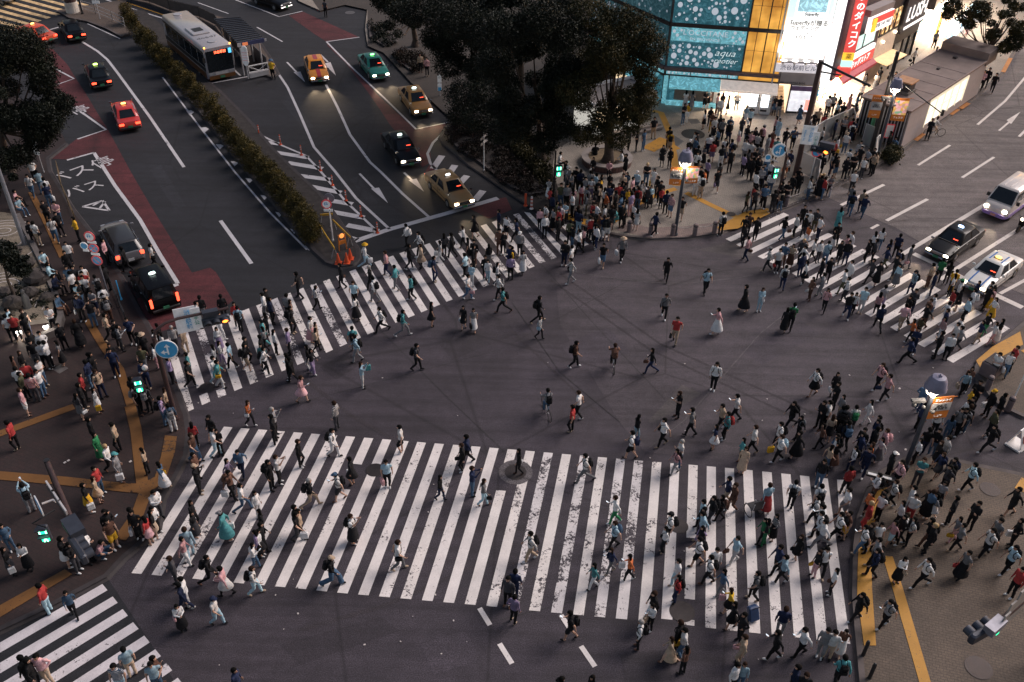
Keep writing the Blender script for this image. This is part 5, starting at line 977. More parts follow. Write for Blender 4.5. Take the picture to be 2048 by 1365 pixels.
vcar((247, 498), (218, 445), pS, 'silver-grey estate car stopped in the bus bay behind the round signs', kind='wagon', roofm=paintm('charcoal', (.035, .035, .038)), lit=False, name='car', cat='car', fender=False, plate=m_plateW)
vcar((312, 592), (272, 530), pB, 'black tall taxi with lit tail lights at the end of the bus bay', kind='tall', lit=False, lamp=g_lw, fender=False, plate=m_plateG)
vcar((634, 150), (641, 170), pO, 'orange taxi with a red centre stripe and lit headlights on the middle street', stripe=(m_rs, (0,), .17))
vcar((748, 145), (766, 168), pGr, 'green taxi with green roof lamp waiting under the trees', lamp=g_lg)
vcar((831, 214), (850, 240), pG, 'dark gold taxi with white roof lamp waiting beside the planter', lamp=g_lw)
vcar((803, 310), (828, 344), pB, 'black taxi with lit headlights beside the curved lane line, ahead of the dark gold one', lamp=g_lw)
vcar((899, 392), (932, 425), pG2, 'pale gold taxi waiting at the stop line', lamp=glow('roof_lamp_round', (1, 1, 1), 1.2))
vcar((543, 12), (562, 18), pB, 'black car parked at the top centre corner', lit=False, name='car', cat='car', fender=False)
vcar((1905, 497), (1858, 530), pB, 'black taxi waiting at the right stop line', lamp=glow('roof_lamp_blue', (.5, .7, 1), 1.5))
vcar((1978, 560), (1930, 596), pW, 'white taxi with blue stripes and orange roof lamp at the right stop line', fender=False, stripe=(m_bs, (-.36, .36), .045), lamp=glow('roof_lamp_amber', (1, .55, .1), 1.6))
# van
def vcpos(c, toward): p = at(*c); d = at(*toward)-p; return p, math.atan2(d.y, d.x)-math.pi/2
p, rz = vcpos((2012, 418), (1975, 445)); t = thing('minivan', p, rz, 'white van with violet front bumper and lit round headlights in the right lane', 'van')
pWv = paintm('van_white', (.66, .60, .56)); pV = paintm('van_violet', (.30, .20, .55)); q = MB(); loft(q, [(-2.2, .80, .34, 1.0, 0), (-2.15, .84, .3, 1.15, .0), (0, .85, .28, 1.15, 0), (1.6, .85, .28, 1.12, .0), (2.05, .83, .28, .98, .02), (2.2, .76, .32, .80, .02)]); q.build('body', pWv, t, True)
q = MB(); Lp = [(-.84, 1.75, 1.1), (.84, 1.75, 1.1), (.84, -2.14, 1.1), (-.84, -2.14, 1.1)]; Up = [(-.72, 1.0, 1.86), (.72, 1.0, 1.86), (.74, -2.0, 1.86), (-.74, -2.0, 1.86)]; Tp = [(-.6, .85, 1.94), (.6, .85, 1.94), (.62, -1.9, 1.94), (-.62, -1.9, 1.94)]
q.add(Lp+Up+Tp, [(i, 4+i, 4+(i+1) % 4, (i+1) % 4) for i in range(4)]+[(4+i, 8+i, 8+(i+1) % 4, 4+(i+1) % 4) for i in range(4)]+[(11, 10, 9, 8)]); q.build('cabin', pWv, t, True, fix=True)
q = MB(); quadpanel(q, Lp[1], Lp[0], Up[0], Up[1], .015); q.build('windscreen', m_glass, t)
for s in (-1, 1):
    for y0, y1 in ((.75, 1.4), (-.5, .6), (-1.9, -.65)): q = MB(); x0, x1 = s*.855, s*.755; vs = [(x0-s*.01, y0, 1.2), (x0-s*.01, y1, 1.2), (x1+s*.02, y1-(.3 if y1 > 1 else 0), 1.74), (x1+s*.02, y0, 1.74)]; q.add(vs, [(0, 1, 2, 3) if s > 0 else (3, 2, 1, 0)]); q.build('side_window', m_glass, t)
    q = MB(); q.ball((s*.6, 2.16, .78), (.18, .10, .14), 12); q.build('headlight', g_head, t, True); q = MB(); q.box((s*.98, 1.35, 1.25), (.2, .12, .25)); q.build('mirror', m_trim, t); q = MB(); q.box((s*.855, 0, .45), (.02, 4.0, .26)); q.build('side_stripe', pV, t)
    l = bpy.data.lights.new('headlamp_beam', 'SPOT'); l.energy = 90; l.color = (1, .8, .55); l.spot_size = R(48); l.spot_blend = .8; o = bpy.data.objects.new('headlamp_beam', l); COL.objects.link(o); o.parent = t; o.location = (s*.6, 2.3, .75); o.rotation_euler = (R(78), 0, 0)
q = MB(); loft(q, [(1.9, .86, .25, .58, 0), (2.15, .82, .25, .58, 0), (2.27, .7, .3, .52, 0)]); q.build('bumper', pV, t, True); q = MB(); q.box((0, 2.29, .42), (.34, .02, .17)); q.build('licence_plate', M('licence_plate_pink', (.6, .3, .25), .5), t); wheels(t, .84, (1.35, -1.3)); q = MB(); [q.box((x, -.5, 1.95), (.05, 2.6, .03)) for x in (-.4, 0, .4)]; q.build('roof_rib', pWv, t)
# scooter half in frame
p, rz = vcpos((2046, 458), (2010, 480)); t = thing('scooter', p, rz, 'dark scooter with a lit front lamp cut by the right edge, behind the white taxi', 'scooter'); q = MB(); q.box((0, .1, .45), (.3, 1.2, .18), 0, 0, None, .05); q.box((0, .62, .75), (.36, .12, .6), 0, 0, None, .04); q.box((0, -.3, .72), (.28, .6, .14), 0, 0, None, .05); q.build('body', pB, t)
for y in (.75, -.55): q = MB(); q.tube([(-.06, y, .25), (.06, y, .25)], .25, 16); q.build('wheel', m_tyre, t)
q = MB(); q.tube([(-.3, .6, 1.05), (0, .68, 1.08), (.3, .6, 1.05)], .02, 6); q.build('handlebar', m_chrome, t); q = MB(); q.ball((0, .74, .95), (.1, .06, .1), 10); q.build('headlight', g_head, t); q = MB(); q.box((0, -.75, .95), (.42, .4, .4), 0, 0, None, .04); q.build('top_box', m_wh, t)
# city bus
p0, p1 = at(420, 168), at(312, 75); d = p0-p1; d.normalize(); BLn = 10.2; c = at(443, 158)-d*BLn/2; c = at(447, 162)-d*(BLn/2)
t = thing('city_bus', c, math.atan2(d.y, d.x)-math.pi/2, 'pale roofed city bus standing beside the shelter', 'bus'); Lh = BLn/2
m_bw = paintm('bus_white', (.36, .35, .37)); m_bo = paintm('bus_ochre', (.14, .06, .02)); q = MB()
def bring(y, w, zb, zt): return [(-w, y, zb), (-w, y, zt-.18), (-w+.06, y, zt-.06), (-w+.2, y, zt), (w-.2, y, zt), (w-.06, y, zt-.06), (w, y, zt-.18), (w, y, zb)]
vs = bring(-Lh, 1.15, .4, 2.9)+bring(-Lh+.2, 1.22, .32, 3.0)+bring(Lh-.2, 1.22, .32, 3.0)+bring(Lh, 1.16, .38, 2.9)
q.add(vs, [(i*8+k, (i+1)*8+k, (i+1)*8+(k+1) % 8, i*8+(k+1) % 8) for i in range(3) for k in range(8)]+[tuple(range(8)), tuple(range(31, 23, -1))]); q.build('body', m_bw, t, True, fix=True)
m_busg = M('bus_glass', (.010, .014, .018), .1)
for s in (-1, 1):
    for k in range(6): y = -Lh+.8+k*1.55; q = MB(); q.box((s*1.225, y+.7, 1.85), (.02, 1.45, 1.05)); q.build('side_window', m_busg, t)
    q = MB(); q.box((s*1.226, 0, 1.1), (.02, BLn-.5, .35)); q.box((s*1.226, 0, 2.5), (.02, BLn-.5, .2)); q.build('side_dark_band', m_trim, t); q = MB(); q.box((s*1.226, 0, .6), (.02, BLn-.6, .5)); q.build('side_stripe', m_bo, t); q = MB(); q.box((s*.85, Lh+.02, .72), (.45, .04, .18)); q.build('headlight', m_headoff, t); q = MB(); q.ball((s*1.1, Lh-.1, 2.97), .06, 8); q.build('marker_lamp', m_amber, t); q = MB(); q.tube([(s*1.15, Lh-.05, 2.7), (s*1.4, Lh+.3, 2.6), (s*1.4, Lh+.3, 2.3)], .03, 6); q.box((s*1.4, Lh+.3, 2.1), (.2, .1, .4)); q.build('mirror', m_trim, t)
q = MB(); q.box((0, Lh+.012, 1.78), (2.2, .03, 1.75)); q.build('windscreen', m_busg, t); q = MB(); q.box((-.1, Lh+.04, 2.48), (1.4, .02, .24)); q.build('display', M('display_backing', (.01, .01, .01), .4), t); lettering('渋谷駅前', .26, glow('display_red_text', (1, .12, .05), 1.6), t, (-.1, Lh+.06, 2.48), (math.pi/2, 0, math.pi)); q = MB(); q.box((-.95, Lh+.04, 2.45), (.25, .02, .4)); q.build('wheelchair_badge', glow('badge_blue', (.1, .5, .9), .8), t)
q = MB(); q.box((0, Lh+.03, .42), (2.25, .05, .3)); q.build('bumper', m_bo, t); q = MB(); q.box((0, Lh+.07, .42), (.4, .02, .2)); q.build('licence_plate', m_plateG, t); q = MB(); q.box((0, Lh+.02, .72), (1.1, .03, .22)); q.build('front_panel', m_lgrey, t)
wheels(t, 1.2, (Lh-2.2, -Lh+2.4), .45); q = MB(); q.box((.1, .9, 3.06), (1.5, 2.0, .16), 0, 0, None, .05); q.build('roof_unit', m_bw, t); q = MB(); q.box((.1, .9, 3.15), (.8, .9, .03)); q.build('roof_hatch', m_black, t)
for y in (2.85-.1+1.2, -4.2): q = MB(); q.cyl((0, y, 3.0), .36, .06, 20); q.build('roof_vent', m_bw, t)
lettering('do6d7', .62, M('roof_number', (.07, .07, .07), .7), t, (0, 2.75, 3.006), (0, 0, math.pi), .002, sx=1.1) 
# truck corner at top left
p, rz = vcpos((-6, 4), (-40, 0)); t = thing('van', p, rz, 'pale blue-grey vehicle cut off at the top left corner', 'van'); q = MB(); q.box((0, 0, 1.0), (1.8, 4.4, 1.3), 0, 0, None, .2); q.build('body', paintm('pale_blue', (.35, .38, .45)), t); wheels(t, .88, (1.4, -1.4))

# ================================================================== TREES AND PLANTS
def leaf_mat(name, c1, c2, c3):
    m, nt, b = newmat(name, .6); nt.links.new(ramp(nt, noise(nt, 1.1, 3, .6), [(.3, c1), (.5, c2), (.72, c3)]), b.inputs['Base Color']); b.inputs['Specular IOR Level'].default_value = .25; return m
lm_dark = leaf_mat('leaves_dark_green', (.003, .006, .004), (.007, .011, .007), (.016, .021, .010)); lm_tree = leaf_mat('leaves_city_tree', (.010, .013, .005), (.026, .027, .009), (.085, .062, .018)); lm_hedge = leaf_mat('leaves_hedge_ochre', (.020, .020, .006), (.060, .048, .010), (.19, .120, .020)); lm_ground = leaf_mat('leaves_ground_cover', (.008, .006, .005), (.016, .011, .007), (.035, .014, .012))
m_bark = M('bark', (.055, .040, .032), .9, var=.4, sc=4, bmp=.6)
def leaves(clumps, n, size, seed, shell=.55, droop=.25):
    g_ = np.random.default_rng(seed); C = np.array([c[:3] for c in clumps]); Rr = np.array([c[3] for c in clumps]); w = Rr**2.2; w /= w.sum()
    idx = g_.choice(len(C), n, p=w); d = g_.normal(size=(n, 3)); d /= np.linalg.norm(d, axis=1)[:, None]; rad = (shell+(1-shell)*g_.random(n)**.6)*(1+.16*g_.normal(size=n)); P = C[idx]+d*(rad*Rr[idx])[:, None]*np.array([1, 1, .8])
    a = g_.normal(size=(n, 3))+d*.6; a[:, 2] -= droop; a /= np.linalg.norm(a, axis=1)[:, None]; b = np.cross(a, g_.normal(size=(n, 3))); b /= np.linalg.norm(b, axis=1)[:, None]
    s = size*(.6+.8*g_.random(n))[:, None]; v = np.stack([P-a*s, P+b*s*.5, P+a*s, P-b*s*.5], 1).reshape(-1, 3); return v
def leafobj(name, v, mat, parent):
    n = len(v)//4; me = bpy.data.meshes.new(name); me.vertices.add(len(v)); me.vertices.foreach_set('co', v.astype(np.float32).ravel()); me.loops.add(4*n); me.loops.foreach_set('vertex_index', np.arange(4*n, dtype=np.int32)); me.polygons.add(n); me.polygons.foreach_set('loop_start', np.arange(0, 4*n, 4, dtype=np.int32)); me.polygons.foreach_set('loop_total', np.full(n, 4, np.int32)); me.materials.append(mat); me.update(calc_edges=True)
    o = bpy.data.objects.new(name, me); COL.objects.link(o); o.parent = parent; return o
def tree(name, base, label, crown_c, crown_r, nclump, n, size, mat, seed, trunk_r=.3, squash=.8, extra=(), cat='tree'):
    rr = random.Random(seed); t = thing(name, base, 0, label, cat); cx, cy, cz = crown_c; cl = []
    for i in range(nclump):
        a, z = rr.uniform(0, 6.28), rr.uniform(-1, 1); r = (1-z*z)**.5*rr.uniform(.45, .95); cl.append((cx+crown_r[0]*r*math.cos(a), cy+crown_r[1]*r*math.sin(a), cz+crown_r[2]*z*.85, rr.uniform(.16, .32)*min(crown_r)))
    cl += list(extra); leafobj('crown', leaves(cl, n, size, seed), mat, t)
    q = MB(); q.tube([(0, 0, -.1), (.05, .03, .5), (cx*.1, cy*.1, cz*.4), (cx*.4, cy*.4, cz*.75), (cx*.8, cy*.8, cz)], [trunk_r*1.5, trunk_r, trunk_r*.8, trunk_r*.55, trunk_r*.2], 10); q.build('trunk', m_bark, t, True)
    q = MB(); fork = Vector((cx*.2, cy*.2, cz*.5))
    for c in cl[::max(1, len(cl)//14)]:
        e = Vector(c[:3]); m = fork.lerp(e, .5)+Vector((0, 0, -.1*(e-fork).length)); q.tube([fork, m, e], [trunk_r*.35, trunk_r*.2, trunk_r*.06], 6)
    q.build('limb', m_bark, t, True); return t
# the big central trees: trunk in the round planter, and neighbours behind it
b1 = at(1215, 322, .6)
def crown_at(base, u, v, z): p = at(u, v, base.z+z)-base; return (p.x, p.y, z)
def clumps(base, lst): return [(*crown_at(base, u, v, z), r) for u, v, z, r in lst]
T = tree('broadleaf_tree', b1, 'big leafy tree growing from the round seat planter', crown_at(b1, 1225, 175, 7.0), (2.9, 2.6, 3.0), 26, 90000, .065, lm_tree, 5, .34, extra=clumps(b1, [(1270, 60, 10.5, 1.3), (1300, 95, 9.5, 1.1), (1240, 45, 11, 1.2), (1285, 130, 8.5, 1.0), (1278, 225, 5.2, .9), (1290, 195, 6.5, .9), (1195, 265, 3.6, .9), (1165, 270, 3.8, .8), (1235, 282, 3.2, .7), (1180, 130, 8, 1.3), (1150, 180, 7.5, 1.2), (1260, 250, 4.5, .8), (1210, 90, 10, 1.4), (1180, 30, 11.5, 1.3)]))
b2 = at(1082, 335, .3)
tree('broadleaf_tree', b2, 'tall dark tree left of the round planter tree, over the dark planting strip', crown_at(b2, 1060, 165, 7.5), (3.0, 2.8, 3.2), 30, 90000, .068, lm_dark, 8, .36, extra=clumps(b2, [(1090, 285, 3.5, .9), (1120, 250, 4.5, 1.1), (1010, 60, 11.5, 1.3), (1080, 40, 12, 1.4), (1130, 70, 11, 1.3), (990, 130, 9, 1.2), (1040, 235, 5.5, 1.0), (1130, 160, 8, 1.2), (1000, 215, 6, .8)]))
b3 = at(950, 215, .3)
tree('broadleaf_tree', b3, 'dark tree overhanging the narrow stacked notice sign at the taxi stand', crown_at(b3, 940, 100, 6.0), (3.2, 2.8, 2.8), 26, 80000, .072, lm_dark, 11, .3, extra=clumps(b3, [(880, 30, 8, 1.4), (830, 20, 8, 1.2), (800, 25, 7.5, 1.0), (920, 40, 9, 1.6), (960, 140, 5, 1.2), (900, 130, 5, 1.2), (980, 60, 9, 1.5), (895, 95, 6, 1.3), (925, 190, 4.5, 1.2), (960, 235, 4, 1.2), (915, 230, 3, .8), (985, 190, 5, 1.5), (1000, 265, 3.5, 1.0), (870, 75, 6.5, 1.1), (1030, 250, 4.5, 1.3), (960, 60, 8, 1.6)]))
b4 = at(830, 90, .3)
tree('broadleaf_tree', b4, 'dark tree at the top edge beside the orange banners', crown_at(b4, 800, 25, 5), (2.6, 2.4, 2.2), 14, 36000, .08, lm_dark, 13, .25, extra=clumps(b4, [(770, 0, 6.5, 1.1), (900, 0, 7, 1.8), (950, -10, 8, 2)]))
b5 = at(1040, 190, .3)
tree('broadleaf_tree', b5, 'rearmost dark tree filling the top centre behind the others', crown_at(b5, 1040, 40, 8), (4.2, 3.2, 3.2), 30, 60000, .085, lm_dark, 14, .3)
b6 = at(20, 345, .15)
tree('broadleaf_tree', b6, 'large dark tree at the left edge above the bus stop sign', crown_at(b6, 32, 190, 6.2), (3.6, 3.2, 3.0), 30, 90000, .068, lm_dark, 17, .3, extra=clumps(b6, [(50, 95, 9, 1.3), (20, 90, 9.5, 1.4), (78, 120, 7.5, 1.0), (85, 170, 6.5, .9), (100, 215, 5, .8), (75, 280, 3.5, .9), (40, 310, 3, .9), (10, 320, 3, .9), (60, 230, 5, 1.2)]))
b7 = at(1952, 165, .15)
tree('street_tree', b7, 'open-branched street tree behind the subway entrance at the right edge', crown_at(b7, 2005, 40, 5.6), (3.0, 2.6, 1.8), 16, 16000, .09, lm_tree, 19, .2, extra=clumps(b7, [(1905, 12, 6.0, .8), (1930, 35, 5.4, .7), (1895, 30, 5.4, .5), (1960, 20, 6.4, .9), (2030, 85, 4.2, .8), (2010, 95, 3.8, .6), (2045, 60, 5.2, .9)]))
# round seat planter
t = thing('round_planter', at(1213, 325, .15), 0, 'round brick seat planter encircling the big tree trunk', 'planter'); q = MB(); q.tube([(0, 0, 0), (0, 0, .42)], [1.78, 1.8], 40); q.build('wall', brick_mat('planter_brick', (.13, .07, .06), (.10, .055, .05), (.05, .04, .04), .2, .5), t)
q = MB(); N = 48
for k in range(N):
    a, b_ = 6.2832*k/N, 6.2832*(k+1)/N; q.add([(r*math.cos(x), r*math.sin(x), z) for x in (a, b_) for r, z in ((1.84, .42), (1.84, .5), (1.35, .5), (1.35, .42))], [(0, 4, 5, 1), (1, 5, 6, 2), (2, 6, 7, 3)])
q.build('seat', m_conc, t); q = MB(); q.cyl((0, 0, .3), 1.36, .14, 30); q.build('soil', M('soil_sandy', (.16, .115, .07), .95, var=.3), t)
# dark planting strip in front of the trees
def bed(nm, uv, n, size, seed, mat, label, h=.5, soil=None):
    P = px(*uv, z=.15); xs = [p.x for p in P]; ys = [p.y for p in P]; g_ = random.Random(seed); cl = []
    def inside(x, y):
        c = False; j = len(P)-1
        for i in range(len(P)):
            if (P[i].y > y) != (P[j].y > y) and x < (P[j].x-P[i].x)*(y-P[i].y)/(P[j].y-P[i].y)+P[i].x: c = not c
            j = i
        return c
    while len(cl) < n//90:
        x, y = g_.uniform(min(xs), max(xs)), g_.uniform(min(ys), max(ys))
        if inside(x, y): cl.append((x, y, .15+g_.uniform(.1, h), g_.uniform(.25, .5)))
    o = leafobj(nm, leaves(cl, n, size, seed, .2), mat, None); tag(o, label, None, kind='stuff')
    pavement(nm+'_soil', uv, soil or M('median_soil', (.030, .025, .024)), m_kerb, list(range(len(uv)))+[0], .32); return o
bed('ground_cover', [(912, 232), (940, 245), (1010, 300), (1060, 355), (1088, 392), (1060, 396), (1020, 378), (960, 330), (915, 300), (890, 272)], 16000, .07, 31, lm_ground, 'dark reddish ground cover in the kerbed strip below the trees')
bed('shrubbery', [(1020, 270), (1080, 300), (1100, 345), (1100, 385), (1092, 388), (1060, 345), (1010, 290)], 16000, .08, 32, leaf_mat('leaves_shrub_olive', (.010, .011, .004), (.024, .021, .006), (.06, .045, .012)), 'olive shrubs massed beside the green walking signal', .9)
bed('ground_cover', [(738, 50), (742, 80), (770, 98), (795, 90), (770, 60)], 3000, .08, 33, lm_dark, 'dark plants in the small kerbed bed at the top')
bed('ground_cover', [(786, 112), (800, 130), (826, 148), (850, 138), (852, 125), (820, 105)], 4000, .08, 34, lm_ground, 'plants in the pointed kerbed bed beside the green taxi')
# median bushes
path = [(258, 34), (272, 55), (290, 78), (306, 96), (322, 114), (340, 134), (362, 158), (382, 178), (402, 200), (424, 226), (444, 248), (462, 270), (478, 292), (494, 312), (512, 330), (530, 348), (548, 364), (562, 384), (578, 404), (596, 424), (612, 446), (624, 468)]
for i, (u, v) in enumerate(path):
    base = at(u, v+14, .15); rr = random.Random(50+i); t = thing('clipped_bush', base, 0, 'rounded ochre-green bush in the long median hedge row', 'bush', 'bushes in the median hedge'); s = .95+.15*rr.random(); hgt = 1.5+.5*rr.random()
    if i == len(path)-1: t['label'] = 'last rounded bush of the median row, next to the round sign'
    leafobj('foliage', leaves([(0, 0, .55, .74*s), (.1*rr.uniform(-1, 1), 0, 1.0, .68*s), (.1, .1*rr.uniform(-1, 1), hgt-.15, .48*s), (0, 0, hgt+.15, .28)]+[(rr.uniform(-.5, .5), rr.uniform(-.5, .5), rr.uniform(.4, hgt), .34) for _ in range(6)], 4600, .05, 60+i, .5), lm_hedge, t)
    q = MB(); q.tube([(0, 0, 0), (0, 0, 1.0)], [.08, .05], 6); q.build('trunk', m_bark, t)
# rock garden on the left pavement
m_sand = ground_mat('garden_sand', (.19, .155, .115), (.26, .215, .165), big=.35); gz = .15
GP = [(0, 435), (35, 440), (52, 470), (75, 520), (100, 580), (112, 625), (105, 650), (60, 655), (0, 640), (-300, 640), (-260, 430)]
struct(MB().prism([(p.x, p.y) for p in px(*GP)], 0, .42, 0, 1).build('garden_plinth', [m_concd, m_sand]))
q = MB(); 
for (u, v, r0) in ((8, 462, 6), (8, 570, 5)):
    for k in range(1, 5):
        p = at(u, v, .42); r = .32*k; pts = [(p.x+r*1.3*math.cos(a), p.y+r*math.sin(a)) for a in [6.2832*j/30 for j in range(31 if k < 3 else 20)]]; q.strip(pts, .05, .43)
for pts in ([(60, 610), (64, 596), (80, 585), (100, 583)], [(70, 614), (74, 602), (90, 594), (108, 590)], [(20, 500), (40, 488), (52, 470)], [(30, 520), (52, 512), (70, 500)], [(84, 620), (92, 606), (108, 602)]): q.strip(px(*pts, z=.42), .05, .43)
struct(q.build('garden_line', M('pebble_line_white', (.55, .50, .48), .7)))
def rock(u, v, s, seed, label, nm='rock'):
    rr = random.Random(seed); q = MB(); q.ball((0, 0, s*.35), (s, s*.8, s*.62), 12); q.v = [(x*(1+rr.uniform(-.16, .16)), y*(1+rr.uniform(-.16, .16)), z*(1+rr.uniform(-.14, .14))) for x, y, z in q.v]; o = q.build(nm, M('garden_rock', (.055, .045, .042), .85, var=.4, bmp=.8), None); o.location = at(u, v, .42); tag(o, label, 'rock', 'rocks in the garden')
for i, (u, v, s, l) in enumerate([(26, 508, .55, 'dark rock beside the low fence of the garden'), (52, 532, .6, 'blocky dark rock with a pale top edge'), (74, 563, .75, 'largest dark rock at the garden edge near the sitting row'), (62, 590, .5, 'rock with plants on it near the white lines'), (5, 496, .5, 'dark rock at the left edge below the stone rings'), (28, 612, .6, 'rock at the foot of the small garden tree'), (14, 590, .5, 'low rock left of the small garden tree'), (96, 600, .45, 'small rock at the kerb beside the white garden lines')]): rock(u, v, s, i, l)
bb = at(28, 598, .42); tree('small_tree', bb, 'small crooked tree in the rock garden at the left edge', crown_at(bb, 12, 522, 3.0), (1.6, 1.4, .6), 8, 5000, .09, lm_dark, 71, .09, extra=clumps(bb, [(5, 505, 3.2, .7), (32, 530, 2.6, .5), (44, 540, 2.3, .45)]))
tree('small_tree', at(-6, 430, .15), 'dark shrub tree at the left edge above the stone rings', (0, 0, 2.2), (1.8, 1.5, 1.2), 10, 7000, .1, lm_dark, 72, .1)
bed('ground_cover', [(5, 600), (60, 560), (112, 590), (108, 640), (60, 650), (10, 640)], 2500, .08, 36, lm_dark, 'dark plants creeping among the garden rocks', .3, m_sand)
t = thing('stone_statue', at(56, 615, .42), 0, 'small dark stone figure standing among the garden rocks', 'statue'); q = MB(); q.tube([(0, 0, 0), (0, 0, .3), (.02, 0, .6), (0, 0, .85), (0, 0, .95)], [.22, .18, .2, .12, .09], 10); q.ball((0, 0, 1.05), (.12, .12, .14), 10); q.build('figure', M('statue_dark', (.045, .045, .05), .6, bmp=.5), t, True)
# low kerb wall where people sit, lit by small ground lamps
q = MB(); P = px((38, 438), (60, 480), (90, 540), (115, 600), (125, 640), (118, 668), (60, 690), z=.15); q.slab([(p.x, p.y) for p in P], .15, .55, .3); tag(q.build('garden_wall', m_concd), 'low curved concrete seat wall round the rock garden', 'wall')
for u, v, l in ((94, 659, 'bright little ground lamp below the person in a white shirt and shorts'), (40, 670, 'bright little ground lamp between the dark figures at the left edge')):
    t = thing('ground_lamp', at(u, v, .15), 0, l, 'lamp', 'ground lamps by the seat wall'); q = MB(); q.box((0, 0, .1), (.3, .16, .2), .3, 0, None, .03); q.build('housing', m_lgrey, t); q = MB(); q.box((0, -.02, .21), (.24, .12, .02), .3); q.build('lens', glow('ground_lamp_lens', (1, .95, .85), 14), t)
    l = bpy.data.lights.new('ground_lamp_light', 'POINT'); l.energy = 18; l.color = (1, .9, .75); l.shadow_soft_size = .08; o = bpy.data.objects.new('ground_lamp_light', l); COL.objects.link(o); o.parent = t; o.location = (.1, -.35, .5)
bed('potted_plants', [(1765, 318), (1785, 305), (1800, 318), (1782, 332)], 2500, .09, 38, lm_tree, 'leafy plants in the planter in front of the entrance grille', .8)

# ================================================================== PEOPLE
V = Vector
def pose_def(p):
    J = dict(hz=.93, lean=0.0, hipy=0.0, kL=(-.10, .02, .50), aL=(-.11, -.02, .09), kR=(.10, .02, .50), aR=(.11, .0, .09), fL=0, fR=0,
             eL=(-.245, -.03, 1.15), wL=(-.25, .05, .90), eR=(.245, -.03, 1.15), wR=(.25, .05, .90), head=(0, .03, 1.615), turn=0)
    if p in ('wA', 'wB', 'wC', 'q', 'l', 'hw'):
        k = 1.2 if p == 'l' else .70
        a = dict(kL=(-.09, .20*k, .51), aL=(-.08, .27*k, .09), kR=(.09, -.02, .48), aR=(.08, -.40*k, .17), fL=.15, fR=-.7, hz=.92-.02*k, lean=.04*k,
                 eR=(.23, .07, 1.15), wR=(.20, .25, .98), eL=(-.25, -.15, 1.17), wL=(-.26, -.19, .93))
        if p == 'wB': a = dict(kR=(.09, .12, .51), aR=(.08, .13, .09), kL=(-.09, .03, .48), aL=(-.08, -.22, .12), fR=.05, fL=-.4, hz=.92, lean=.04, eL=(-.23, .06, 1.15), wL=(-.21, .22, .97), eR=(.25, -.13, 1.17), wR=(.27, -.14, .92))
        if p == 'wC': a = dict(kL=(-.09, .16, .52), aL=(-.08, .02, .12), kR=(.09, .0, .50), aR=(.08, -.02, .09), fL=-.5, hz=.93, lean=.03, eR=(.24, .02, 1.15), wR=(.23, .12, .92), eL=(-.24, -.07, 1.15), wL=(-.25, -.02, .91))
        J.update(a)
        if p == 'q': J.update(eR=(.22, .08, 1.16), wR=(.07, .30, 1.24), head=(0, .07, 1.60))
    if p == 's2': J.update(kL=(-.12, .04, .50), aL=(-.16, .03, .09), kR=(.09, -.01, .50), aR=(.07, -.05, .09), eL=(-.27, -.10, 1.16), wL=(-.17, .05, .99))
    if p == 'p': J.update(eR=(.22, .06, 1.15), wR=(.05, .29, 1.22), eL=(-.22, .06, 1.15), wL=(-.05, .28, 1.20), head=(0, .075, 1.595))
    if p == 'a': J.update(eR=(.21, .20, 1.34), wR=(.06, .36, 1.58), eL=(-.21, .20, 1.34), wL=(-.06, .36, 1.58), head=(0, .01, 1.62))
    if p == 'h': J.update(eR=(.29, .12, 1.26), wR=(.13, .10, 1.54))
    if p == 'c': J.update(eR=(.23, .04, 1.15), wR=(-.08, .20, 1.20), eL=(-.23, .04, 1.15), wL=(.08, .21, 1.17))
    if p == 't': J.update(hz=.52, kL=(-.12, .44, .53), aL=(-.14, .46, .09), kR=(.12, .42, .53), aR=(.10, .38, .09), lean=.10)
    if p == 'u': J.update(hz=.33, hipy=-.10, kL=(-.16, .30, .50), aL=(-.14, .06, .09), kR=(.16, .26, .46), aR=(.14, .02, .09), lean=.30)
    if p == 'b': J.update(hz=.98, hipy=-.22, kL=(-.10, .16, .74), aL=(-.11, .06, .34), kR=(.10, .20, .62), aR=(.11, .10, .22), lean=.22)
    dz = J['hz']-.93; ln = J['lean']; hy = J['hipy']
    def up(v): return (v[0], v[1]+hy+ln*(v[2]-.93), v[2]+dz-abs(ln)*.25*(v[2]-.93)*(2 if abs(ln) > .2 else 0))
    if p not in ('t', 'u', 'b'):
        for k in ('eL', 'wL', 'eR', 'wR', 'head'): J[k] = up(J[k])
    else:
        J['head'] = up(J['head'])
        for s, k in ((-1, 'L'), (1, 'R')):
            sh = up((s*.18, 0, 1.41)); J['e'+k] = (s*.25, sh[1]+.06, sh[2]-.26); J['w'+k] = (s*.12, sh[1]+.30, sh[2]-.34)
            if p == 'b': J['e'+k] = (s*.26, sh[1]+.18, sh[2]-.20); J['w'+k] = (s*.25, sh[1]+.42, sh[2]-.28)
    J['up'] = up; return J
def ring_loft(q, rings, n=14):
    vs = []
    for c, rx, ry in rings:
        for k in range(n): a = 6.2832*k/n; vs.append((c[0]+rx*math.cos(a), c[1]+ry*math.sin(a), c[2]))
    m = len(rings); q.add(vs, [(i*n+k, i*n+(k+1) % n, (i+1)*n+(k+1) % n, (i+1)*n+k) for i in range(m-1) for k in range(n)]+[tuple(range(n-1, -1, -1)), tuple((m-1)*n+k for k in range(n))])
BODY = {}
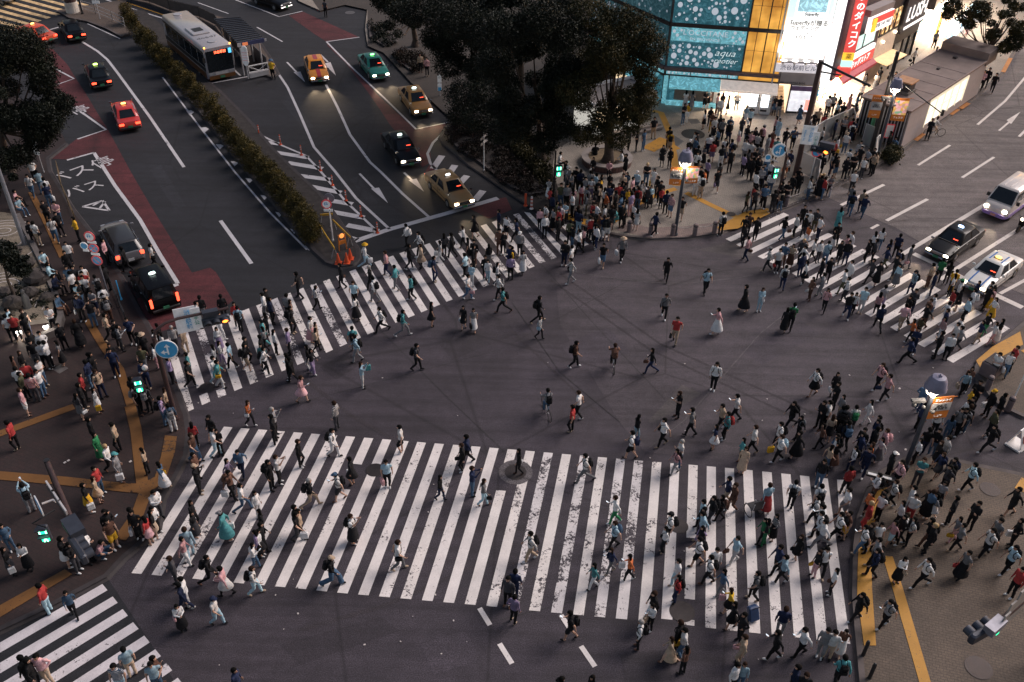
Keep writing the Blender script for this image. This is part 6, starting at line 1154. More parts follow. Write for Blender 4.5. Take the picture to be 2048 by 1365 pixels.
def body(p, bt, res=.024):
    key = (p, bt, res)
    if key in BODY: return BODY[key]
    J = pose_def(p); up = J['up']; q = MB(); seg = []        # seg: p0, p1, r0, r1, slot
    loose = {'w': 1.5, 't': 1.0, 's': 1.15, 'k': .9, 'm': .9}[bt]
    U = lambda z, y=0: up((0, y, z))
    ring_loft(q, [(U(.86), .165, .125), (U(.95), .175, .130), (U(1.06), .155, .112), (U(1.18), .165, .115), (U(1.30), .182, .122), (U(1.39), .175, .105), (U(1.44), .12, .08), (U(1.47), .06, .055)])
    seg += [(U(.93), U(1.05), .15, .15, 1), (U(1.05), U(1.42), .15, .16, 1), (U(.90), U(.80), .16, .13, 3)]
    hd = V(J['head']); nb = V(U(1.42)); q.tube([nb, nb.lerp(hd, .6), hd], [.062, .052, .05], 10); seg.append((nb+V((0, 0, .06)), hd, .055, .10, 0))
    q.ball(hd+V((0, -.005, .02)), (.078, .098, .102), 14); q.ball(hd+V((0, .022, -.045)), (.056, .066, .07), 12)
    for s, k in ((-1, 'L'), (1, 'R')):
        sh = V(up((s*.175, 0, 1.40))); e = V(J['e'+k]); w = V(J['w'+k])
        q.ball(sh, (.062, .06, .06), 10); q.tube([sh, sh.lerp(e, .5), sh.lerp(e, .56), e, e.lerp(w, .35), w], [.060, .056, .046, .040, .042, .027], 10)
        seg += [(sh, sh.lerp(e, .52), .06, .055, 1), (sh.lerp(e, .56), e, .045, .04, 2), (e, w, .042, .03, 2)]
        hdn = (w-e).normalized(); pc = w+hdn*.055; q.ball(pc, (.036, .026, .048) if abs(hdn.z) > .6 else (.034, .048, .026), 8); seg.append((w+hdn*.02, w+hdn*.1, .035, .03, 0))
        hip = V((s*.085, J['hipy'], J['hz']-.03)); kn = V(J['k'+k]); an = V(J['a'+k])
        if bt in 'tw':
            q.tube([hip, hip.lerp(kn, .5), kn, kn.lerp(an, .5), an+V((0, 0, .0))], [.098*min(1.1, loose), .082*loose**.6, .064*loose, .060*loose**1.3, .050*loose**1.7], 12)
        elif bt == 's':
            q.tube([hip, hip.lerp(kn, .5), hip.lerp(kn, .88), hip.lerp(kn, .9)], [.10, .098, .098, .06], 12); q.tube([hip.lerp(kn, .8), kn, kn.lerp(an, .35), an], [.055, .052, .052, .034], 10)
        else: q.tube([hip, hip.lerp(kn, .5), kn, kn.lerp(an, .35), an], [.085, .070, .050, .050, .033], 10)
        seg += [(hip, kn, .09, .06, 3 if bt in 'tws' else 4), (kn, an, .055, .04, 4 if bt != 't' and bt != 'w' else 3)]
        f = J['f'+k]; fd = V((s*.02, math.cos(f), math.sin(f))); heel = an+V((0, -.05, -.045)) if f == 0 else an-fd*.05+V((0, 0, -.04)); toe = heel+fd*.225
        q.tube([heel+V((0, 0, .02)), heel.lerp(toe, .35)+V((0, 0, .02)), heel.lerp(toe, .8)+V((0, 0, .008)), toe], [.040, .046, .044, .022], 10); q.tube([an+V((0, 0, .03)), heel.lerp(toe, .3)], [.042, .045], 8); seg.append((heel, toe, .045, .03, 5))
    if bt in 'km':
        hem = .56 if bt == 'k' else .30; kk = 1 if bt == 'k' else 1.15; hz = J['hz']; hy = J['hipy']
        if p == 't': ring = [((0, .0, .66), .17, .14), ((0, .1, .60), .19, .22), ((0, .22, .55), .2, .26), ((0, .25, .50), .19, .24)]
        elif p == 'u': ring = [((0, -.08, .5), .18, .16), ((0, 0, .4), .24, .26), ((0, .05, .2), .26, .28)]
        else:
            sp = .10 if p[0] in 'wql' else 0; cy = (J['aL'][1]+J['aR'][1])/2*.5
            ring = [((0, hy, hz+.12), .152, .115), ((0, hy, hz-.02), .19, .15), ((0, cy*.5, (hz+hem)/2), .21*kk, .18*kk+sp*.5), ((0, cy, hem), .24*kk, .21*kk+sp)]
        ring_loft(q, ring, 18); n = len(ring)
        for i in range(n-1): seg.append((ring[i][0], ring[i+1][0], ring[i][1], ring[i+1][1], 3))
    me = bpy.data.meshes.new('t'); me.from_pydata(q.v, [], q.f); o = bpy.data.objects.new('t', me); COL.objects.link(o)
    bm = bmesh.new(); bm.from_mesh(me); bmesh.ops.recalc_face_normals(bm, faces=bm.faces); bm.to_mesh(me); bm.free()
    md = o.modifiers.new('r', 'REMESH'); md.mode = 'VOXEL'; md.voxel_size = res; md.use_smooth_shade = True
    sm = o.modifiers.new('s', 'SMOOTH'); sm.iterations = 2; sm.factor = .5
    dg = bpy.context.evaluated_depsgraph_get(); m2 = bpy.data.meshes.new_from_object(o.evaluated_get(dg)); bpy.data.objects.remove(o)
    nv = len(m2.vertices); co = np.empty(nv*3); m2.vertices.foreach_get('co', co); co = co.reshape(-1, 3)
    F_ = [tuple(pl.vertices) for pl in m2.polygons]; C = np.array([co[list(f_)].mean(0) for f_ in F_]); best = np.full(len(C), 1e9); lab = np.zeros(len(C), int)
    for a, b, r0, r1, sl in seg:
        a = np.array(a); b = np.array(b); d = b-a; t = np.clip(((C-a)@d)/(d@d+1e-9), 0, 1); dist = np.linalg.norm(C-(a+t[:, None]*d), axis=1)-(r0+(r1-r0)*t); k = dist < best; best[k] = dist[k]; lab[k] = sl
    if bt in 'km' and p not in 'tu':
        hem = .56 if bt == 'k' else .30; lg = (C[:, 2] < hem+.01) & (lab == 3); lab[lg] = 4
    # cloth folds
    g_ = np.random.default_rng(3); ph = co @ np.array([[17, 9, 5], [6, 21, 11], [8, 12, 26]]).T; amp = .004*(np.sin(ph[:, 0]+1.3*np.sin(ph[:, 1]))+np.sin(ph[:, 2]))*(co[:, 2] < hd.z-.16)*(co[:, 2] > .12); nr = np.empty(nv*3); m2.vertices.foreach_get('normal', nr); co += nr.reshape(-1, 3)*amp[:, None]
    B_ = MB(); B_.v = [tuple(x) for x in co]; B_.f = F_; B_.m = list(lab)
    if res < .03:
        for s, k in ((-1, 'L'), (1, 'R')):        # five fingers, unequal and curled
            e, w = V(J['e'+k]), V(J['w'+k]); d = (w-e).normalized(); sd = d.cross(V((s, 0, 0))); sd = (sd if sd.length > .1 else V((0, 1, 0))).normalized(); inn = d.cross(sd)*(1 if d.cross(sd).x*s < 0 else -1); pc = w+d*.085
            for j, L_ in enumerate((.062, .070, .066, .050)):
                a = pc+sd*((1.5-j)*.019); B_.tube([a, a+d*L_*.55+inn*.010, a+d*L_*.85+inn*.032], [.0095, .0085, .006], 5, 0)
            a = w+d*.035+sd*.03; B_.tube([a, a+sd*.022+d*.028, a+sd*.018+d*.055+inn*.01], [.011, .0095, .007], 5, 0)
        h = hd; B_.ball(h+V((0, .105, -.012)), (.012, .016, .02), 6, 0)
        for s in (-1, 1): B_.ball(h+V((s*.080, .0, -.005)), (.010, .018, .028), 6, 0); B_.ball(h+V((s*.031, .088, .012)), (.013, .008, .008), 6, 6); B_.box(h+V((s*.031, .094, .032)), (.03, .006, .006), 0, 6)
        B_.box(h+V((0, .089, -.052)), (.036, .008, .008), 0, 7)
    me = bpy.data.meshes.new('body'); me.from_pydata(B_.v, [], B_.f); me.polygons.foreach_set('material_index', B_.m); me.polygons.foreach_set('use_smooth', [True]*len(B_.f)); me.update(); bpy.data.meshes.remove(m2)
    BODY[key] = (me, J); return BODY[key]
CV = dict(k=(.012, .012, .014), d=(.045, .045, .052), g=(.20, .20, .21), w=(.80, .79, .78), n=(.016, .024, .060), b=(.065, .12, .20), c=(.34, .50, .60), a=(.08, .28, .30), r=(.38, .045, .045), p=(.60, .34, .36), o=(.50, .14, .05), y=(.64, .36, .03), e=(.42, .32, .235), m=(.12, .062, .045), v=(.27, .21, .34), G=(.03, .19, .08), i=(.085, .085, .05))
CN = dict(k='black', d='charcoal', g='grey', w='white', n='navy', b='blue', c='light blue', a='teal', r='red', p='pink', o='orange', y='yellow', e='beige', m='brown', v='lilac', G='green', i='olive')
def cloth(c, var=0, pat=False):
    nm = 'cloth_'+CN[c].replace(' ', '_')+'_'+('soft', 'faded', 'deep')[var]+('_patterned' if pat else '')
    if nm in MATS: return MATS[nm]
    k = (1, 1.25, .72)[var]; col = tuple(min(.75, x*k) for x in CV[c]); m, nt, b = newmat(nm, .85)
    cc_ = ramp(nt, noise(nt, 7, 4, .7), [(.3, tuple(x*.78 for x in col)), (.7, tuple(min(.8, x*1.15) for x in col))])
    if pat:
        tc = nt.nodes.new('ShaderNodeTexCoord'); w = nt.nodes.new('ShaderNodeTexWave'); w.bands_direction = 'Z'; w.inputs['Scale'].default_value = 5.5; w.inputs['Distortion'].default_value = (0, 4, 0)[var]; nt.links.new(tc.outputs['Object'], w.inputs['Vector'])
        alt = (.04, .04, .05) if sum(col) > .7 else (.45, .44, .44); cc_ = mix(nt, ramp(nt, w.outputs['Fac'], [(.45, (0,)*3), (.55, (1,)*3)]), cc_, alt)
    nt.links.new(cc_, b.inputs['Base Color']); b.inputs['Specular IOR Level'].default_value = .2; bump(nt, b, noise(nt, 11, 3, .5, dist=1.5), .6, .03); return m
m_skin = [M('skin_light', (.56, .35, .26), .5, var=.07), M('skin_medium', (.46, .27, .19), .5, var=.07), M('skin_tan', (.36, .20, .135), .5, var=.07)]
m_hair = dict(k=M('hair_black', (.004, .004, .004), .85, spec=.12), n=M('hair_dark_brown', (.022, .011, .007), .85, spec=.15), g=M('hair_grey', (.26, .25, .24), .6), y=M('hair_blond', (.36, .24, .11), .5)); m_face = M('eye_dark', (.02, .012, .01), .4); m_lip = M('lips', (.34, .10, .09), .5)
m_phone = M('phone_black', (.02, .02, .025), .2); g_phone = glow('phone_screen', (.6, .7, .8), .25)
# hair, hats
def hairmesh(kind):
    q = MB(); q.ball((0, -.016, .026), (.102, .120, .124), 16)
    keep = [i for i, f_ in enumerate(q.f) if not (np.mean([q.v[j][1] for j in f_]) > .035 and np.mean([q.v[j][2] for j in f_]) < .065) and np.mean([q.v[j][2] for j in f_]) > -.055]
    q.f = [q.f[i] for i in keep]; q.m = [0]*len(q.f)
    if kind == 'K': ring_loft(q, [((0, -.035, .06), .085, .075), ((0, -.05, -.05), .10, .07), ((0, -.065, -.14), .105, .065), ((0, -.085, -.24), .10, .05), ((0, -.095, -.32), .06, .028)], 12)
    if kind == 'F': q.ball((0, -.02, .05), (.102, .115, .11), 12)
    me = bpy.data.meshes.new('hair'); me.from_pydata(q.v, [], q.f); me.polygons.foreach_set('use_smooth', [True]*len(q.f)); return me
HM = {'k': hairmesh('k'), 'K': hairmesh('K')}
def hatmesh(kind):
    q = MB(); 
    if kind == 'cap': q.tube([(0, -.01, .055), (0, -.01, .10), (0, -.012, .135), (0, -.012, .150)], [.108, .104, .070, .01], 16); q.add([(.085*math.cos(a), .06+.115*math.sin(a), .062-.02*math.sin(a)) for a in [math.pi*k/8 for k in range(9)]], [tuple(range(9))]); q.add([(.085*math.cos(a), .06+.115*math.sin(a), .052-.02*math.sin(a)) for a in [math.pi*k/8 for k in range(9)]], [tuple(range(8, -1, -1))])
    else: q.tube([(0, 0, .07), (0, 0, .075), (0, 0, .08), (0, 0, .17), (0, 0, .18)], [.20, .20, .112, .10, .05], 20)
    me = bpy.data.meshes.new(kind); me.from_pydata(q.v, [], q.f); return me
HAT = {'cap': hatmesh('cap'), 'hat': hatmesh('hat')}
# bags (local frame of the wearer)
def bagmesh(kind, J):
    q = MB(); s = MB(); up = J['up']; w = V(J['wR']); e = V(J['eR']); gp = w+(w-e).normalized()*.09
    if kind == 'b':
        c = V(up((0, -.20, 1.22))); q.box(c, (.29, .17, .43), 0, 0, Matrix.Rotation(-J['lean']*.8, 3, 'X'), .06); q.box(c+V((0, -.095, -.08)), (.22, .06, .2), 0, 0, None, .025)
        for x in (-.1, .1): s.tube([up((x, -.12, 1.36)), up((x, .0, 1.465)), up((x, .115, 1.36)), up((x*1.3, .125, 1.22)), up((x*1.6, .02, 1.10)), up((x*1.3, -.13, 1.06))], .017, 6)
    elif kind == 's':
        c = V(up((.22, .02, .93))); q.box(c, (.11, .28, .22), 0, 0, None, .04); s.tube([c+V((0, 0, .1)), up((.12, .13, 1.2)), up((-.04, .12, 1.38)), up((-.13, 0, 1.46)), up((-.02, -.13, 1.3)), up((.16, -.13, 1.08)), c+V((0, -.1, .1))], .013, 6)
    elif kind == 'h': q.box(gp+V((0, 0, -.20)), (.12, .30, .21), 0, 0, None, .04); s.tube([gp+V((0, -.09, -.11)), gp+V((0, -.03, 0)), gp+V((0, .03, 0)), gp+V((0, .09, -.11))], .010, 6)
    else: q.box(gp+V((0, 0, -.27)), (.13, .30, .34), .25, 0, None, .02); s.tube([gp+V((0, -.08, -.11)), gp, gp+V((0, .08, -.11))], .009, 6)
    a = bpy.data.meshes.new('bag'); a.from_pydata(q.v, [], q.f); b = bpy.data.meshes.new('strap'); b.from_pydata(s.v, [], s.f); return a, b
BAGS = {}
PDATA = """
T 512 0
118 490 s s hb yv kt
1362 470 s s k pl kt sm
1310 440 s s k el kt
545 10 e s k ds kt
T 0 0
238 1290 s s cw ws kt
T 1024 0
1395 735 n s K ws wm
1448 735 n s K gs gm sk
1553 735 s p k ks ks
1578 722 e s cw ws kk bb
1650 760 e s n ps mt
1690 755 n s K ks kt
1735 778 w s N el kk
1810 740 n s k ws bt
1675 795 n s k wl gt
1878 855 s s K cl wk
1915 878 s w K cl kt tw
1380 838 e p k ks bt tw
1412 835 w s N yl wt
1545 895 w s K ws kk tw
1593 870 s s K kl kt
1605 910 s p N ms yt
1670 935 s s K kl kt
1625 950 s s k ws kt
1690 960 s w k gl kt bk
1615 1020 w s K kl wt
1262 1030 n s k ks kt
1272 1065 n s k ys et bk
1060 1050 e s k bs bt
1005 1060 w s k ks kt
940 1060 e s k kl kt
1140 950 s s k ks et
1210 1175 s s K kl kk hw
1272 1195 s s K kl kt
670 1160 n t k kl kt
380 1225 e t k ws kt
655 1265 s t K kl kt hw
780 1285 s t N pl kt
885 1215 w t k wl et
915 1245 w s k kl ks
450 1340 e s cw ws kt
1085 1315 s s y ks bt
515 1350 s s k ks kt
1825 1030 w s K ws pk sm
1885 1015 s s K kl bt
1945 1040 s s N ks kt
2015 1015 e s cg pl kt bm
1895 1070 s s k kl wt
1970 1080 n s k wlx kt
1582 1090 n s k ws nm
1612 1145 n s k rs vs
1708 1120 s s k ws kt bk
1760 1130 w s k ns gs bk
1685 1175 n s k kl wt
1722 1155 e s K el nk
1425 1128 s s cw kl kt
1475 1112 w s k bl kt
1545 1175 w p K gs km
1490 1180 n s k kl gt bk
1405 1170 w s k vs kt bg
1920 1145 s s k ws ms
1990 1170 n s k gs gt
1955 1205 s p k ks ks
1875 1130 w s k wl gt
1860 1245 e s k vl kt
1915 1275 s s k kl kt bk
1980 1265 s s k kl kt
1665 1320 w s k ks kt
1490 1295 e s k kl kt
1570 1290 e s k vl kt
1515 1350 s s k kl kt
T 1500 190 7.3
390 35 s s K ks bk sk
455 42 s s k ks gt
755 170 w w k bs bk
1380 130 s w k ks kt
1305 115 w w K cs kk
1480 10 e w N pl pm hp
1590 15 w w K bs bm hm
1240 5 s s k gs kt
1165 40 e s k ws kt
1025 215 s w n es kt hm
960 270 s s K kl kt
885 340 e s k gl kt
850 385 s s k ks kt
395 335 w s K pl kt
440 370 s s K cl cm
215 465 w s cg ps kt
545 505 s w k kl kt
668 495 s w k bl kt sy
285 610 w s k gl gt
348 540 s s N ms rm
410 655 s s k as kt
160 750 n s k gs gt
115 810 s s k ks kt
70 940 e s k kl kt
145 945 s p k kl kt
260 930 s s k bl kt
940 435 w w k ws kt
980 520 w s k kl kt
1085 490 w w K ws kt
1100 300 s s K rl yt
1270 385 e s k nl kt
1410 345 s s k gs kt
1510 300 s s k el gt
1510 370 n s k rl kt
1560 405 w s k ns kt
1430 575 s s ce ws bt hy
1305 625 e s K wl gt ty
1240 680 s s k rl kt
1625 700 s s k wlx bt
1640 775 w s k ks kt
1465 820 e s cb ws kt
1435 935 s s k kl kt
1265 880 n s k kl ns bk
1290 930 e s n ks bs
1010 850 n s cw kl kt
1080 890 n s k kl kt
1745 810 w s k bsx kt
1830 805 s s k kl kt
1875 860 w s k el kt
520 1035 s s K ol kk
570 930 w s k ws kt
735 1090 s s k ks kt
905 1210 e s K el bt hw
1065 1170 e t y kl kt
480 1300 w s k ks kt
570 1290 s s k kl kt
190 1080 s s k gl kt
110 1150 e s k wl kt
240 1340 s s k bl kt
1540 880 s s k ks kt
90 500 s s K kl kt
30 560 s s k pl mt
330 1150 s s k wl bt
T 1536 0
1555 145 s w N wl kt
1605 190 s w K cl pk
1355 255 s w k dlx kt
1435 340 s w k kl kt
1482 345 s w k dl kt
1350 385 e w K vl kt
1185 395 e w k wv kt hk
905 550 n s k ks kt
880 590 s w K ws gm
975 590 w s K kl kt
1025 585 s w k ks kt
1060 595 s w K wl wt
790 600 e s k kl kt
1580 410 s w k kl kt
1735 575 s s k pl kt
1775 555 s s k kl kt
1830 595 s w k kl kt
1315 960 s s k kl kt
1365 940 e b N wl et
1825 200 n s K kl kt
1030 1105 w t k bs kt
985 1065 w s k kl kt
620 945 s s k gs kt
760 675 s w k wl kt
1150 590 w s k el kt
860 1240 w s k el kt
T 1060 320 7.877
1855 75 s p y ks bt
1965 165 s s K ws wk ty
1695 205 s s cw cl bt
1760 350 e p K gl gt
1835 390 w s K ws km
1915 430 s s K cl km ha
1475 245 s c k es pt
1625 300 e s k ps kt
1265 235 s s K kl kt
1285 340 s s k kl kt
1405 400 s s k rs kt
1500 385 w s k kl kt
1640 460 w s K wlx wt
1605 540 w s k vs pt tw
740 150 s s k kl kt
805 185 n s k nl kt
600 130 s s cw gl gt
575 45 w s k kl kt
670 235 w s k gs dt
1050 245 e s k cs kt
960 205 n s k gl kt
975 310 s s k ws vt bk
1125 310 w s k ys kt
875 300 s s k gl kt
820 390 n s K wl rt bp
590 410 s s k gl kt
635 385 w s K kl kt
495 400 s s k is bt
305 320 s a K wlx wm
325 470 e s k rl kt
360 570 e s k nl kt
685 470 n s K pl kt
905 450 w s K gl kt
1080 425 s s K el kt
1180 465 e s K wl kt
1255 420 s s k nl nt
1360 520 w s k kl kt
1030 535 w p k ks mt
1210 545 w s k ol mt
680 550 w s k ws kt
905 560 w s K gl it tw
1475 470 s s K nl kt
1440 580 w s k bs kt
1520 680 w s k gs kt
560 690 s p n cs kt sm
590 640 e s K ml kt
430 680 e s K il kt
470 715 e s k vl kt
1000 680 s u K ps pt
1645 715 w s K ws kk
1700 800 n s K wsx wk hk
1190 745 w s k ws et
1370 790 w u k as at
1000 815 s s k kl kt
1105 870 w s n ml kt
1235 910 s s k ks ws tw
160 785 s w K pl kt hw
375 785 w w K gv km
745 785 s s N kl kt
780 820 n s k nl ct
640 980 n s k il kt
945 915 n w n wsx kt
685 1070 w h K kl bt
795 1125 w w k ws kt
1075 1060 w w k wl nt
565 1295 s w k kl kt
860 1080 w s K pl kt
1040 1040 e s K wl kt
1460 720 s s k kl kt
1560 480 s s K yl kt
1700 440 w s k gl kt
T 1024 342
40 395 w l k ns kt
65 500 s w cw gl kt
90 650 s w K wl wm bk
5 620 w w k yl kt
425 572 s s k kl nt
480 612 w s k ws kt sk
480 710 w q k wlx gt sk
735 590 s w k ks bs tw
890 545 s w he gl kt tw
1250 705 s w k kl kt
1568 795 s w k cs kt bk
1690 345 n s k ws kt bk
1887 180 e w N is kt
1955 155 s w k ds kt
2025 120 s w k gs kt bk
1905 345 s w n ml kt
1875 372 s w k kl kt
1968 385 s w k kl kt
1875 440 w w n kl kt
1895 540 w w k pl nt hm
1880 928 w w k kl km
2005 945 s p N cl ct hw
1235 995 s w k gl kt sk
1325 1180 s w k rs et hk
1662 1110 w w k pl wm
215 1015 e l k kl kt bk
225 1170 e w K wlx kt sc
1280 200 w s n plx bs
1365 220 s w n ks es
1195 95 s s k ks kt
1240 175 n s k nl kt
1480 25 s s k wl wt
1525 45 n s k wl et bk
1650 0 s w k ks ds hv
1545 5 w s k ol bt
T 512 342
1200 440 w w k wl kt bw
1300 500 w w k wl kt bk
1655 450 w q N wl kt
1745 365 w q k kl kk
1940 325 w s k nl dt
2000 375 s s K wl kk tw
1500 515 n s K dl kt
1562 510 w w k kl kt sk
1468 570 w w K wsx wt tw
1215 600 e w k kl kt
1315 600 w w n el ek tw
1415 700 e w k ns nt bb
860 595 e l hy wl ct tw
1035 655 w w n ps nt
1108 770 w w k al gt
905 770 w w g kl kt
672 755 w w k kl kt hm
775 895 s w n cs kt
935 860 w w k wl gt bk
1235 845 w w k al kt bk
785 1010 w w K wl km sk
990 1100 w l k wl kt bk
1165 1125 e l k al gt bk
325 825 w w k ks kt
465 930 e q K wlx kt
1395 1065 e w K ks kk
1655 1090 s w K kl kk hw
1735 1110 s w K gs wm tk
1690 550 w s K ks kt
1740 565 s s k kl mt
1735 610 e s k kl kt bk
1860 600 n w K kl gt
1670 675 w w k cs kt
1830 690 s s k kl kt
1852 720 s w K wl ct hp
1925 745 e w K wl kt bk
1690 840 e w k ws bt hp
1720 755 s s K cl wt
1940 845 w w k wl kt bg
1975 945 w l k as kt bk
1945 480 s s k ms mt
1975 495 s s k kl kt
2030 610 s s k nl nt
2035 690 n s k vl kt
70 955 e s k kl kt
52 990 w w k wl gt
100 1030 e w k nl kt
240 1000 n s k gl kt
268 1045 e h N ms kt
265 1100 e w k kl kt bk
70 1150 w s K kl kt
45 1205 w w k as at
55 1260 w w K gl kt
135 1285 e s K wl kt
425 1180 e w k wl pm
470 1225 e s K el et
465 1270 e q K el kt
765 1260 n w k as gt bk
245 1275 w s n vl kt
30 1330 w s k kl kt
T 0 342
215 40 s w k ws bt bk
290 10 n s k cs bt
345 70 n s k ws kt
355 115 n s k ns bt tw
100 165 e t k ps kt
125 220 e t k cs bt
340 255 s s n ks kt
432 255 s p k ps bt
440 345 s s k kl kt
395 385 s w k ws bt bk
585 385 w s k yl kt
260 420 n s k ws et sk
225 415 s s k kl kt
522 580 s w k ws dt
512 655 s s k kl kt
815 560 e s k pl kt
970 620 w w k kl kt
1190 600 e w k ws kt sk
320 650 e t k cs dt
365 750 e t k cl kt
410 840 e t k nl kt
530 775 s s k bs dt
580 775 s s k ds kt
650 775 s s k ws kt
555 820 w s k ws kt
650 820 s s k rs kt
655 850 s w k ws kt
755 850 n s k gs kt bk
610 910 s s k cs dt
600 990 s s k kl kt hw
725 965 s p k gs ns
700 1050 s h k ks bt
830 1020 n s cg dl mt bg
820 770 w s k kl kt
805 940 n s k wl kt
440 1000 e t k bl mt
375 1095 s p k ws kt
460 1235 s s k kl kt
180 1170 n s k kl kt
50 1115 e s k cs et
40 1165 n s k ws kt sk
85 1160 s s k rs kt
310 1300 s s k wl kt
225 1300 s s n kl gt
1010 1190 s s k ns kt
925 1250 e p k gl dt bk
905 1210 s s k ks kt
1590 1015 n s k kl gt
1560 1060 e h k ws ws
1760 1005 n s k kl kt
1865 1065 s s K rl kt
1890 1100 n w k cs kt bk
1365 1250 s w g glx dt
1250 1235 w s K kl kt
1218 1280 e w K ws mt hm
1280 1305 w s K wl pt ty
1125 1320 n s he kl kt
1090 1310 e s k kl kt
1450 1265 w w k el et
1735 1150 e w k wl wt
1725 1265 s s K wl vm sw
1945 1345 e w k kl kt
T 0 684
1115 50 s w n is gt
870 30 s s K kl kt
875 70 s h k nl nt
715 105 e s k kl kt
680 165 w s k nl bt
620 350 e s k kl kt
600 430 e s K dl gk hw
740 385 e s K wlx wk ty
1035 300 e s k kl kt
1070 370 e s k ks kt bg
1140 330 s s k kl kt
1150 365 n s n dl kt bg
1130 165 s p k nl nt
1270 455 e s k vl bt bk
1340 515 n s k bl wt bg
1310 385 e s N el mt
1335 140 e h k vl kt
1485 105 w s k as kt tw
1480 170 e w k ks kt
1820 25 w w k cs kt
1720 165 e w k al wt sy
1690 130 e w k wl ct
1695 40 w s K wlx kt
1740 10 e w K wlx vt
1940 35 e w k kl es bk
1965 480 e q N ol kt sw
1665 605 s s k kl kt
1685 705 e w k ws ct
1725 715 s s K kl kt
1525 660 n s K rl kt
1515 745 e w n ms bt
1895 870 s w k bl nt
1800 950 e w K vlx vt
1535 905 e s k ml kt
1545 1000 e a ce kl kt
1815 1045 e w k ml kt bm tw
1905 1150 e l k ws bt
2030 1210 e s K wl wt
1515 1285 e w K kl kt
1130 865 w s K el kt hm
895 665 w w k el kt
700 625 e s k kl kt
750 745 e s K Gl Gm
830 835 e w y wl kt
905 905 e s ca gl gt tw
1265 975 w w K bl wm sy
745 1015 e s k rl bt
735 1095 e w N el ek
655 1150 e s k kl yk tw
175 1150 n a k cl gt bk
1215 1200 e p k wl dt
1200 1330 e p k wl kt
60 650 w w k rl kt
150 390 e s n pl ws
90 130 e s K ml kt
150 90 e s N kl kt
185 180 s s k rl kt
120 220 n s k wl kt
150 260 e s k il kt
225 275 n s k rlx dt
285 240 e s k ws bt
290 155 e s k ws bt
350 10 w s k wl kt
310 15 n s k wl kt
240 5 s s k kl gt
1220 30 w s K wl pt
1030 1345 e s k kl kt
830 1360 s s k kl kt
T 0 1023
10 120 s s K bl bt
20 310 e s K kl dk tw
155 270 s p K wl km
465 225 e p k ks wk
545 270 e s k kl dt bk
610 205 e s K wl mt tw
650 195 e s k wl kt
780 250 e u k ps bt
850 80 e s k ms ys
835 15 e p k kl kt
310 600 w s k rl ct
520 650 s w K bl kt
1050 10 s s k kl kt tw
1150 60 w s K rl pk tw
1195 15 e s K kl ek
1525 20 e s K kl dm
1470 155 n w n cl ct
1440 225 e w k pl wt
1355 380 w s n dl dt
1765 20 w w cg al am tw
1635 370 e l k kl kt bk
1760 460 w w k pl wk hp
2000 270 e w K wl bt hk
2000 460 e w n wl ct bk
1430 590 w w k nl nt
1445 545 w s k wl wt
1405 755 s p K wl km sp
1690 700 e w cn ws ct
290 1160 s s k pl et
165 1175 w s k kl kt
210 1200 e s k kl kt
985 1110 n s k cs et
905 1240 s s k bsx ct
1215 1180 e s k ml kt
1200 1225 s s k cs bt
1865 1275 e s k nl kt hm
2035 170 w s K vl kt
T 512 684
50 60 e w k wl kt bk
35 30 s s K al kt
240 110 w s k kl kt
270 135 w q k kl kt
405 40 w w K kl wt
430 70 e w K kl vw
345 285 e q n pl pk
835 180 e a N cl wt ta
790 -40 w w k cl gt bk
1275 30 e w k ds kt bk
625 495 w s n dlx dt
125 545 e a g gl kt
120 600 w s k kl kt
598 710 e w k wl wt bk
1150 685 w w k ws ks
1685 760 w w k nl kt
1645 830 w w n kl kt hk
325 800 e w n kl kt
155 925 e a n ws kt
90 965 e s k kl kt bk
750 940 w w k kl kk tw
645 1060 w q cb ws ds bk
1035 960 s w k cs kt tp
410 1110 e l g kl et bk
1465 1080 e w K kl nt
1725 1015 e a n nl bt
1815 1110 e w N gl ct hk
300 1325 e s k kl kt
T 512 1023
310 25 e w k ks dt tw
330 5 e s k el kt
755 45 e a n ws km bk
1125 250 e w n ws gt sk
585 375 e l ce kl bw bk
25 110 e w k kl kt
10 165 e w K wl kk
2015 540 s s k dl kt
25 1 w s K kl kt
T 1024 684
510 10 e w k ms kt bk
825 20 n b n ml kt bm
1130 65 w l K kl nt hm
285 380 n b k gl bt bk
540 410 w w n ws kt
490 525 w w k rs kt
1640 180 s w k wl kt bk
1350 410 w p n ks kt
1815 435 w q k ws kt
1695 510 w q k es kt
1455 545 w q k gs kt sk
1735 580 w w k al kt br
1225 625 w w k ws kt sk
1010 600 e w K kl ct
970 730 w w k ws ks bn
1640 680 w w K ns wk
1955 685 w w n ws kt
1855 785 w s K al kt
1870 855 s s N el em
1360 800 w s g ws bt
1325 870 w w K pl gt bk
595 910 w l k ws gt bk
60 870 w w K kl kt hw
1745 1095 w w k nl et
1795 1145 w w n ml mt
840 1245 w q n wl Gt
1540 1280 w w k cl kt
1620 1250 w w k kl dt bk
1690 1240 w w K kl kt bm
1540 1340 w s k kl kt
T 1024 1023
155 180 w w k wl et bk
25 490 n w k nl nt
20 690 n s k vl kt
480 815 w q k ks ks bk
830 95 w w n cs kt bb
805 305 w q N nl gt sn
665 430 w w K al wt
955 360 w w K ol kt tw
1280 30 w w ck ws kt bk
1235 140 w w K wl kw sk
1340 400 w w k ws ct hr
1340 530 w w K rl nt bk
1600 370 w w k ws kt bk
1640 310 s s k wl nt
1510 225 w w k ws ks bk
1525 135 w s K kl kt
1540 20 w w k cl vt
1705 480 w w K bl gt
1765 630 w w N yl kk tp
1810 215 w w k cs wt hm
1975 500 w w k gs kt bk
1145 660 w w n kl kt
1130 750 w p K wl kt te
1035 890 w s g wl kt bk
1285 1020 w l N el em
1390 955 w w k wl bt ty
